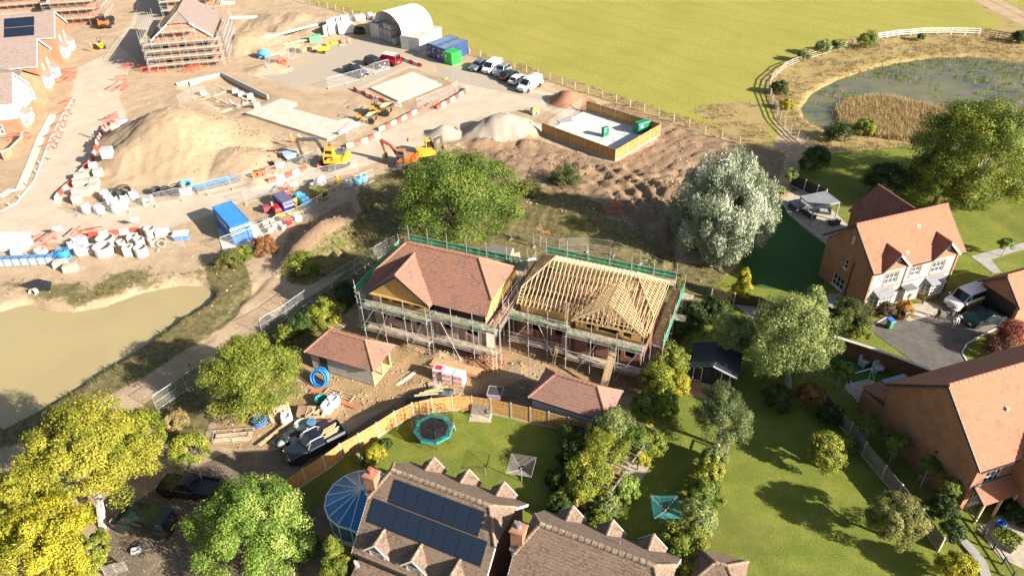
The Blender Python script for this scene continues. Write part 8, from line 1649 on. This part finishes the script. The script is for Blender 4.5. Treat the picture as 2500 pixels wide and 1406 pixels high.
sofa(1975,528,1.9,1.7,'charcoal garden sofa at the near edge of the canopy'); sofa(2012,520,-.3,1.5,'charcoal garden sofa on the lawn side under the canopy'); sofa(2035,548,3.4,1.2,'charcoal armchair beside the canopy post')
HT = T('hot_tub', 'dark square hot tub with grey lid beside the canopy', 'hot tub', g(1948,510), .3); MB().box(-.95,.95,-.8,.8,.02,.8).build('shell', SOFA, HT); MB().box(-1.0,1.0,-.85,.85,.8,.9).build('lid', mat('tub_lid', (.2,.22,.25), .6), HT)
PVC = mat('white_tube', (.72,.74,.76), .4, .05)
def gchair(px, py, rz, label):
    R = T('garden_chair', label, 'chair', g(px,py), rz); MB().box(-.38,.38,-.35,.35,.36,.44).build('seat', PVC2, R); MB().loft([[(-.4,.28,.0),(.4,.28,.0),(.4,.38,.0),(-.4,.38,.0)],[(-.4,.32,.6),(.4,.32,.6),(.4,.42,.6),(-.4,.42,.6)],[(-.3,.38,1.0),(.3,.38,1.0),(.3,.46,1.0),(-.3,.46,1.0)]]).build('back', PVC2, R)
    for sx in (-1,1): MB().box(sx*.4-.04,sx*.4+.04,-.35,.35,0,.62).build('side', PVC2, R)
PVC2 = mat('pale_resin', (.52,.52,.56), .6, .08); gchair(2108,890,.5,'pale resin tub chair nearer the willow tree by the brick wall'); gchair(2141,906,.3,'pale resin tub chair nearer the lean to by the brick wall')
tl, tr = g(2074,914,1.6), g(2129,899,1.6); bl = [g(*p) for p in ((2063,949),(2084,967),(2119,930),(2134,927))]; GO = T('football_goal', 'white tubular swing frame on the artificial turf patch', 'frame', bl[0]); o = bl[0]
for p, q in ((tl,tr),(tl,bl[0]),(tl,bl[1]),(tr,bl[2]),(tr,bl[3]),(bl[0],bl[1]),(bl[1],bl[3])): MB().tube(p-o, q-o, .04).build('tube', PVC, GO)
MB().poly([tl-o, tr-o, bl[2]-o, bl[0]-o]).build('net', mat_net('goal_net', (.3,.5,.4), .0), GO)
def bin_(px, py, rz, label, body, lid):
    R = T('wheelie_bin', label, 'wheelie bin', g(px,py,.03), rz); MB().loft([[(-.2,-.25,.08),(.2,-.25,.08),(.2,.22,.08),(-.2,.22,.08)],[(-.28,-.33,1.0),(.28,-.33,1.0),(.28,.33,1.0),(-.28,.33,1.0)]]).build('body', body, R); MB().add([(-.31,-.37,1.0),(.31,-.37,1.0),(.31,.38,1.0),(-.31,.38,1.0),(-.28,-.33,1.07),(.28,-.33,1.07),(.28,.36,1.1),(-.28,.36,1.1)], [(3,2,1,0),(4,5,6,7),(0,1,5,4),(1,2,6,5),(2,3,7,6),(3,0,4,7)]).build('lid', lid, R)
    for sx in (-1,1): MB().tube((sx*.22,.26,.1), (sx*.28,.26,.1), .1, n=12).build('wheel', BLACKP, R)
BG_, BB_ = mat('bin_green', (.06,.24,.11), .5), mat('bin_blue', (.03,.14,.55), .5); bin_(2170,800,.3,'green wheelie bin with blue lid on the drive',BG_,BB_); bin_(2205,778,.3,'charcoal wheelie bin beside the green one',GSTEEL,GSTEEL); bin_(2420,880,1.2,'charcoal wheelie bin beside the red hedge',GSTEEL,GSTEEL); bin_(2442,884,1.2,'wheelie bin with blue lid under the red hedge',GSTEEL,BB_)
# plants beds and rails lower right
RBD = T('raised_bed', 'square timber raised bed of vegetables in the sunny garden corner', 'raised bed', g(2455,1318), .6)
for x, y, sx, sy in ((0,-.8,1.7,.08),(0,.8,1.7,.08),(-.85,0,.08,1.68),(.85,0,.08,1.68)): MB().box(x-sx/2,x+sx/2,y-sy/2,y+sy/2,0,.35).build('side_board', FGREY, RBD)
leaves('vegetables', [(x*.35,y*.35,.4,.25) for x in range(-2,3) for y in range(-2,3)], 40, .08, L_MID, RBD, 77); MB().box(-.8,.8,-.75,.75,.02,.3).build('soil', mat('bed_soil', (.06,.045,.03), .95), RBD)
tag(MB().lathe([(.28,0),(.33,.6),(.3,.62),(.26,.1)], 14).build('blue_tub', BB_, None, g(2440,1287)), 'bright blue tub beside the raised bed', 'tub')
post_rail([(2350,1245),(2395,1300),(2440,1365),(2480,1430)], 'dark timber rail along the boardwalk in the lower garden', 1.2, (.35,.75), .85, GSTEEL, GSTEEL)
for k in range(24):
    t = k/23; x = 2345+60*t+15*math.sin(t*3); y = 1315+110*t; tag(MB().obox((0,0,.06), .7, .5, .14, 0).build('edging_stone', PAVER, None, g(x,y)+Vector((0,0,.006*k)), -.9+t*.9), 'grey walling stone in the curved garden path edge', 'stone', 'curved path stones')
SR = T('garden_shed', 'shed with brown tiled hipped roof at the foot of the long hedge', 'shed', g(1745,1440), math.radians(-22)); hip_roof(SR, 3.6, 3.2, 2.1, 3.2, .8, TILE_OLD, RIDGE_OLD); MB().prism([(-1.6,-1.4),(1.6,-1.4),(1.6,1.4),(-1.6,1.4)], 0, 2.08).build('wall', FGREY, SR)
tag(MB().loft([[(-.9,-.5,0),(.9,-.5,0),(.9,.5,0),(-.9,.5,0)],[(-1.0,-.6,1.0),(1.0,-.6,1.0),(1.0,.6,1.0),(-1.0,.6,1.0)],[(-.9,-.2,1.5),(.9,-.2,1.5),(.9,.2,1.5),(-.9,.2,1.5)]]).build('covered_barbecue', mat('dark_cover', (.02,.025,.04), .7), None, g(1432,1080), -.4), 'dark covered garden furniture under the rendered garage wall', 'furniture cover')
# ================================================================= BUILDING PLOT CLUTTER
PKW = mat('pack_film', (.66,.62,.60), .4, .06, 3); PKR = mat('pack_label', (.60,.03,.07), .5)
for i, (x, y) in enumerate(((1074,922),(1097,929),(1123,935))):
    R = T('brick_pack', ('film wrapped tile pack with red labels nearest the loose bricks','film wrapped tile pack between the other two labelled packs','film wrapped tile pack with red labels nearest the garage')[i], 'pallet', gz(x,y), math.radians(-18)); MB().box(-.52,.52,-.5,.5,0,.1).build('pallet', WOODP, R)
    for k in range(2): MB().box(-.5+.01*k,.5,-.48,.48-.01*k,.1+k*.62,.71+k*.62).build('pack', PKW, R); MB().box(-.38,.3,-.5,-.482,.25+k*.62,.5+k*.62).build('label', PKR, R); MB().box(-.28,.2,-.506,-.501,.33+k*.62,.42+k*.62).build('label_strip', PKW, R)
    if i == 0: MB().box(-.35,.35,-.3,.3,1.34,1.35).build('label', PKR, R)
STK = T('timber_stack', 'long stack of orange timber behind the labelled tile packs', 'timber stack', gz(1112,902), math.radians(-20))
for k in range(3):
    for j in range(5): MB().box(-2.5+rnd.uniform(-.2,.2),2.5+rnd.uniform(-.2,.2),-.5+j*.2,-.5+j*.2+.18,.05+k*.13,.05+k*.13+.12).build('plank', mat('orange_plank', (.58,.30,.15), .8, .2), STK)
for i in range(9): tag(MB().box(-.2,.2,-.1,.1,0,.13).build('loose_brick', STONEP, None, gz(1062+rnd.uniform(-10,14),938+rnd.uniform(-6,8)), rnd.uniform(0,3)), 'loose pale brick in the pile beside the labelled packs', 'brick', 'loose bricks by the packs')
pallet(gz(1062,942), .3, 'pallet under the loose pale bricks'); pallet(gz(1106,966), -.4, 'new pallet lying against the curved fence')
TPL = T('tarpaulin_pile', 'timber pile half covered by a black tarpaulin beside the fence', 'pile', gz(1052,972), math.radians(12)); n_ = 12; rg = []
for i in range(n_+1):
    t = i/n_; x = -2.2+4.4*t; w_ = .75*math.sin(math.pi*(.12+.8*t))**.5; h = .85*math.sin(math.pi*(.1+.75*t))**.6+rnd.uniform(-.06,.06); rg.append([(x,-w_,0),(x,-w_*.9,h*.6),(x,-.1,h),(x,w_*.8,h*.75),(x,w_,0)])
MB().loft(rg).build('tarpaulin', mat('tarp_black', (.035,.04,.05), .45, .3), TPL)
for k in range(3): MB().obox((-.4+k*.5,-.3+k*.25,.88), 2.2, .16, .06, rnd.uniform(-.15,.15)).build('plank', TIMBER, TPL)
MT = T('mortar_tub', 'grey square mortar tub on a red stand behind the curved fence', 'tub', gz(1210,975), -.2); MB().loft([[(-.55,-.5,.5),(.55,-.5,.5),(.55,.5,.5),(-.55,.5,.5)],[(-.7,-.62,1.1),(.7,-.62,1.1),(.7,.62,1.1),(-.7,.62,1.1)]]).build('tub', mat('tub_pink_grey', (.42,.36,.38), .6, .15), MT); MB().box(-.62,.62,-.54,.54,1.09,1.105).build('mortar', mat('wet_mortar', (.05,.05,.05), .6), MT); MB().box(-.5,.5,-.4,.4,0,.5).build('stand', B_RED, MT)
tag(MB().box(-1.3,1.3,-.14,.14,0,.15).build('concrete_lintel', PALEC, None, gz(992,925), math.radians(48)), 'pale concrete lintel lying on the building plot', 'lintel')
for x, y, l in ((816,988,'white bulk bag beside the teal tub on the plot'),(800,1004,'white bulk bag in front of the first bag on the plot'),(702,1030,'white bulk bag on the rubbish pile by the pickup')): bag(gz(x,y), .5, .95, BAGW, l, None)
tag(MB().lathe([(.35,0),(.6,.65),(.55,.66),(.33,.08)], 16).build('teal_tub', TEAL, None, gz(786,984)), 'teal plastic tub of offcuts beside the white bags', 'tub')
pallet(gz(827,966), math.radians(-24), 'long pale pallet lying beside the red timbers', sx=3.0, sy=.9, n_=4); bundle((757,952),(876,996), 4, .05, mat('red_timber', (.55,.20,.10), .8, .2), 'long red timbers lying across the plot', 1, 'timber')
for i, (x, y, t_) in enumerate(((684,1016,.9),(694,1010,1.0),(676,1022,1.1))): pallet(gz(x,y)+Vector((0,0,.55)), .4+i*.12, 'wooden pallet leaning in the stack by the rounded tree', t_, 'leaning pallets')
CR = T('wooden_crate', 'open wooden crate full of yellow offcuts on the plot', 'crate', gz(772,1016), -.05)
for x, y, sx, sy in ((0,-.6,1.5,.05),(0,.6,1.5,.05),(-.75,0,.05,1.15),(.75,0,.05,1.15)): MB().box(x-sx/2,x+sx/2,y-sy/2,y+sy/2,.1,.7).build('side', WOODP, CR)
MB().box(-.75,.75,-.6,.6,0,.1).build('base', WOODP, CR)
for k in range(9): MB().obox((rnd.uniform(-.4,.4),rnd.uniform(-.3,.3),.45+k*.03), .9, .1, .05, rnd.uniform(0,3), rnd.uniform(-.2,.2)).build('offcut', TIMBER, CR)
boxy(gz(745,1012), 0, (('side',BOARD2,(-.6,.6,-.5,.5,.1,.65)),('base',WOODP,(-.62,.62,-.52,.52,0,.1))), 'brown_crate', 'dark brown crate beside the offcut crate', 'crate'); block_pack(gz(790,1042), .4, 1.0, .9, .6, 'red brick stack on a pallet beside the pickup', None, mat('stack_brick', (.36,.17,.11), .9, .3, 9)); block_pack(gz(812,1036), .4, .8, .7, .35, 'low red brick stack behind the pickup bed', None, _M['stack_brick'])
tag(MB().lathe([(.7,0),(.8,.7),(.74,.72),(.66,.1)], 18).build('water_tub', mat('green_grey_tub', (.35,.40,.36), .6, .15), None, gz(742,1048)), 'large round grey tub on the rubbish pile', 'tub'); tag(MB().lathe([(.4,0),(.42,.9),(.1,.92)], 14).build('blue_drum', TBX, None, gz(764,1046)), 'dark blue drum beside the round grey tub', 'drum')
RP = T('rubbish_pile', 'heap of black bags and grey sheeting in front of the pickup', 'rubbish', gz(708,1078), .3)
for k in range(8): MB().lathe([(.3,0),(.45,.25),(.35,.5),(.08,.58)], 10, (rnd.uniform(-1,1),rnd.uniform(-.5,.5),rnd.uniform(0,.2))).build('sack', mat('black_bag', (.03,.03,.032), .35, .3) if k % 3 else CUSH, RP, smooth=True)
MB().add([(-1.6,.4,.1),(.4,1.3,.35),(.8,.5,.5),(-1.0,-.5,.25)], [(0,3,2,1)]).build('sheet', CUSH, RP); MB().obox((-1.2,1.2,.3), 3.4, .3, .06, .65).build('plank', WOODP, RP)
CG = T('log_cage', 'steel caged pile of pale logs beside the rounded tree', 'log pile', gz(573,1070), .06)
for k in range(14): MB().tube((-1.6+rnd.uniform(-.1,.1),-.35+.11*(k % 7),.15+.16*(k//7)), (1.5,-.35+.11*(k % 7)+rnd.uniform(-.1,.1),.15+.16*(k//7)), .06, n=6).build('log', mat('bleached_log', (.48,.36,.24), .9, .25), CG)
for z in (.05,.65): MB().path([(-1.7,-.5,z),(1.7,-.5,z),(1.7,.5,z),(-1.7,.5,z),(-1.7,-.5,z)], .025, 5).build('cage_rail', STEELW, CG)
for x in (-1.7,0,1.7):
    for y in (-.5,.5): MB().tube((x,y,0), (x,y,.7), .025, n=5).build('cage_post', STEELW, CG)
pallet(gz(285,1395)+Vector((0,0,.5)), .3, 'grey pallet standing on edge under the golden maple', 1.5, sx=1.6, m_=FGREY); boxy(gz(333,1345), .3, (('base',WBOX,(-.3,.3,-.2,.2,0,.03)),('side',WBOX,(-.3,.3,-.22,-.19,0,.25)),('side',WBOX,(-.3,.3,.19,.22,0,.25)),('end',WBOX,(-.33,-.3,-.22,.22,0,.25)),('end',WBOX,(.3,.33,-.22,.22,0,.25))), 'white_crate', 'empty white plastic crate on the dark lane', 'crate')
for x, y, l in ((440,1148,'teal pole lying by the black pickup bonnet'),(478,1138,'teal pole standing in the bush beside the black pickup')): tag(MB().tube((-.6,0,.1), (.6,.2,.5), .05).build('teal_pole', TEAL, None, gz(x,y), .9), l, 'pole')
OP = T('outfall_pipe', 'white ringed outfall pipe with dark liner above the muddy pond', 'pipe', gz(86,712), -.2); MB().lathe([(.45,0),(.45,.5),(.36,.5),(.36,.02)], 16).build('ring', RING, OP).rotation_euler = (1.2,0,0)
MB().add([(-2.4,.5,.25),(-.6,1.6,.6),(1.3,1.4,.5),(1.8,.2,.2),(.4,.1,.1),(-1.0,.3,.15)], [(0,5,4,3,2,1)]).build('liner', mat('tarp_liner', (.03,.03,.035), .6, .4), OP)
# loose clods, stones and rubble
def scatter(name, label, cat, n, mk, thr, s0, s1, m_, seed, box=None):
    r = np.random.RandomState(seed); x = r.uniform(X0+2,X1-2,n*20); y = r.uniform(Y0+2,Y1-2,n*20)
    if box is not None: x = r.uniform(box[0],box[1],n*20); y = r.uniform(box[2],box[3],n*20)
    k = (mask_at(mk,x,y) > thr) & (r.rand(len(x)) < mask_at(mk,x,y)); x, y = x[k][:n], y[k][:n]; z = mask_at(Z,x,y); m = len(x)
    base = np.array([(-1,-1,-.5),(1,-1,-.5),(1,1,-.5),(-1,1,-.5),(-.6,-.5,.7),(.6,-.6,.8),(.5,.6,.6),(-.5,.5,.8)]); s = r.uniform(s0,s1,m)*r.uniform(.4,1,m)
    V = base[None]*(1+r.uniform(-.35,.35,(m,8,3)))*s[:,None,None]; a = r.uniform(0,6.28,m); ca, sa = np.cos(a)[:,None], np.sin(a)[:,None]
    V = np.stack([V[:,:,0]*ca-V[:,:,1]*sa+x[:,None], V[:,:,0]*sa+V[:,:,1]*ca+y[:,None], V[:,:,2]*.8+z[:,None]], -1).reshape(-1,3)
    q = np.array([(4,5,6,7),(0,1,5,4),(1,2,6,5),(2,3,7,6),(3,0,4,7)]); link(name, npmesh(name, V, (q[None]+np.arange(m)[:,None,None]*8).reshape(-1,4), m_), label=label, category=cat, kind='stuff')
mm = mat('clod_brown', (.23,.155,.095), .95, .3, 2); scatter('soil_clods', 'brown soil clods strewn over the rutted ground and bunds', 'soil', 5200, np.clip(m_brown*.9+m_heap*.2, 0, 1), .15, .05, .2, mm, 11)
scatter('sand_clods', 'pale clods and stones on the sandy heaps and site ground', 'stones', 7000, np.clip(m_heap*.5+.2*(1-m_road)*(1-m_field)*(1-m_lawn)*(1-m_dark)*(1-m_straw)*(YY > 62), 0, 1)*(1-np.clip(m_pl+m_pr+m_bd, 0, 1)), .05, .04, .15, mat('clod_sand', (.40,.29,.18), .95, .3, 2), 12)
scatter('plot_rubble', 'rubble and stones over the building plot', 'rubble', 3600, m_plot, .3, .03, .12, mat('rubble', (.36,.27,.19), .95, .4, 2), 13, box=(-32,16,42,62)); scatter('brick_rubble', 'red brick rubble heap in front of the tiled new house', 'rubble', 500, m_red*(YY < 62), .2, .06, .16, mat('red_rubble', (.32,.15,.10), .95, .3, 3), 14, box=(-9,3,50,60))
scatter('lane_gravel', 'grey gravel on the dark lane', 'gravel', 3000, region([[(840,1065),(1010,950),(1180,960),(1290,920),(1330,960),(1290,1000),(1100,965),(1000,985),(830,1085),(690,1170),(560,1290),(470,1406),(250,1420),(280,1250),(420,1200),(540,1110),(680,1100)]], 2), .3, .02, .06, mat('lane_stone', (.26,.24,.21), .9, .4, 2), 15, box=(-42,8,30,56))
# ================================================================= PEOPLE
SKIN = (.45,.27,.19)
def person(px, py, rz, label, top, legs, hair=(.04,.03,.02), helmet=None, lean=0.0, stride=.12, z=None, sit=False):
    p = gz(px,py)
    if z is not None: p.z = z
    R = T('person', label, 'person', p, rz); bn = 'body'
    m, t, b = nodes('clothes'); tc = N(t,'ShaderNodeTexCoord'); sp = N(t,'ShaderNodeSeparateXYZ'); t.links.new(tc.outputs['Object'], sp.inputs[0]); cr = N(t,'ShaderNodeValToRGB'); t.links.new(math_(t,'DIVIDE',sp.outputs[2],2.0), cr.inputs[0]); cr.color_ramp.interpolation = 'CONSTANT'; e = cr.color_ramp.elements
    e[0].position = 0; e[0].color = (.03,.025,.02,1); e[1].position = .045; e[1].color = (*legs,1)
    for q, col in ((.455,top), (.745,SKIN)): x = e.new(q); x.color = (*col,1)
    t.links.new(cr.outputs[0], b.inputs['Base Color']); b.inputs['Roughness'].default_value = .85
    ly = lambda zz: lean*max(0, zz-.95)
    J = {'pel':(0,0,.97,.13),'bel':(0,ly(1.15),1.15,.135),'che':(0,ly(1.36),1.36,.15),'nec':(0,ly(1.5),1.5,.06),'hed':(0,ly(1.6)+.02,1.6,.095),'crn':(0,ly(1.7)+.02,1.71,.075)}
    for s, sx in (('l',-1),('r',1)):
        f = stride*sx; J.update({'hip'+s:(sx*.1,0,.9,.1),'kne'+s:(sx*.11,f*.6+.03,.5,.065),'ank'+s:(sx*.11,f-.02,.09,.045),'toe'+s:(sx*.12,f+.14,.04,.04),'sho'+s:(sx*.19,ly(1.42),1.43,.065),'elb'+s:(sx*.27,ly(1.18)-f*.4,1.15,.045),'wri'+s:(sx*.22,ly(1.05)+.2-f*.3,.99,.034)})
    K = list(J); E = [('pel','bel'),('bel','che'),('che','nec'),('nec','hed'),('hed','crn')]+[q for s in 'lr' for q in (('pel','hip'+s),('hip'+s,'kne'+s),('kne'+s,'ank'+s),('ank'+s,'toe'+s),('che','sho'+s),('sho'+s,'elb'+s),('elb'+s,'wri'+s))]
    me = bpy.data.meshes.new('body'); me.from_pydata([J[k][:3] for k in K], [(K.index(a),K.index(b_)) for a, b_ in E], []); me.materials.append(m); o = link('body', me, R)
    sk = o.modifiers.new('skin','SKIN'); sk.use_smooth_shade = True; ss = o.modifiers.new('sub','SUBSURF'); ss.levels = ss.render_levels = 1
    if not me.skin_vertices: me.attributes.new('x','FLOAT','POINT')
    for i, k in enumerate(K):
        v = me.skin_vertices[0].data[i]; v.radius = (J[k][3], J[k][3]*.85); v.use_root = (i == 0)
    sm = mat('skin', SKIN, .6)
    for s, sx in (('l',-1),('r',1)):
        w_ = Vector(J['wri'+s][:3]); hm = MB(); hm.obox(w_+Vector((0,.06,-.01)), .075, .09, .03)
        for k, (ln, dx) in enumerate(((.06,-.03),(.075,-.01),(.07,.01),(.055,.03))): hm.tube(w_+Vector((dx,.1,-.01)), w_+Vector((dx,.1+ln*.8,-.03)), .009, .007, 5)
        hm.tube(w_+Vector((-sx*.035,.04,-.01)), w_+Vector((-sx*.06,.09,-.015)), .011, .008, 5); hm.build('hand', sm, R)
    h = Vector(J['hed'][:3]); fm = MB(); fm.tube(h+Vector((0,.09,.02)), h+Vector((0,.125,-.005)), .008, .016, 5); fm.build('nose', sm, R)
    ey = MB()
    for sx in (-1,1): ey.obox(h+Vector((sx*.033,.094,.035)), .022, .012, .012)
    ey.obox(h+Vector((0,.092,-.045)), .045, .01, .01); ey.build('face', mat('face_dark', (.06,.03,.025), .6), R)
    if helmet: MB().lathe([(.135,.0),(.118,.02),(.112,.09),(.07,.145),(.01,.16)], 12, tuple(h+Vector((0,0,.06)))).build('hard_hat', mat('hat_'+str(helmet), helmet, .4), R, smooth=True)
    else: MB().lathe([(.1,-.03),(.108,.04),(.1,.1),(.06,.15),(.01,.165)], 12, tuple(h+Vector((0,-.025,.02)))).build('hair', mat('hair_'+str(hair), hair, .8), R, smooth=True)
    return R
HV, HO = (.72,.72,.08), (.80,.22,.03)
person(231,339,2.6,'person in white hard hat and yellow vest walking beside the curved barriers',(.70,.68,.45),(.05,.07,.05),helmet=(.75,.75,.72),stride=.2); person(716,357,.6,'person in orange work clothes standing below the long slab',HO,(.45,.16,.05),helmet=(.7,.7,.7),lean=.3); person(744,354,2.0,'person in yellow vest bending over tools below the long slab',HV,HO,helmet=(.75,.75,.7),lean=.9)
person(228,128,1.2,'person in orange work clothes beside the small yellow dumper',HO,(.5,.2,.06),helmet=(.75,.75,.72),lean=.2); person(573,266,2.2,'person in white shirt stooping among the block pallets',(.6,.62,.62),(.12,.12,.14),helmet=(.7,.7,.7),lean=.7); person(592,264,-1.0,'person in dark blue stooping by the end of the footings',(.10,.14,.2),(.1,.1,.12),helmet=(.7,.7,.7),lean=.6)
person(2284,786,-1.2,'person in dark clothes walking past the camper van',(.035,.05,.03),(.05,.05,.05),stride=.22,z=.04); person(2316,782,2.4,'person in grey top standing at the camper van front',(.20,.22,.26),(.05,.06,.09),z=.04); person(2326,803,2.8,'person in white top with pale trousers between the camper van and sports car',(.68,.64,.62),(.40,.48,.46),hair=(.22,.12,.06),z=.04)
person(813,398,2.9,'person in red seated in the cab of the yellow excavator',(.45,.06,.05),(.12,.12,.12),z=1.5)
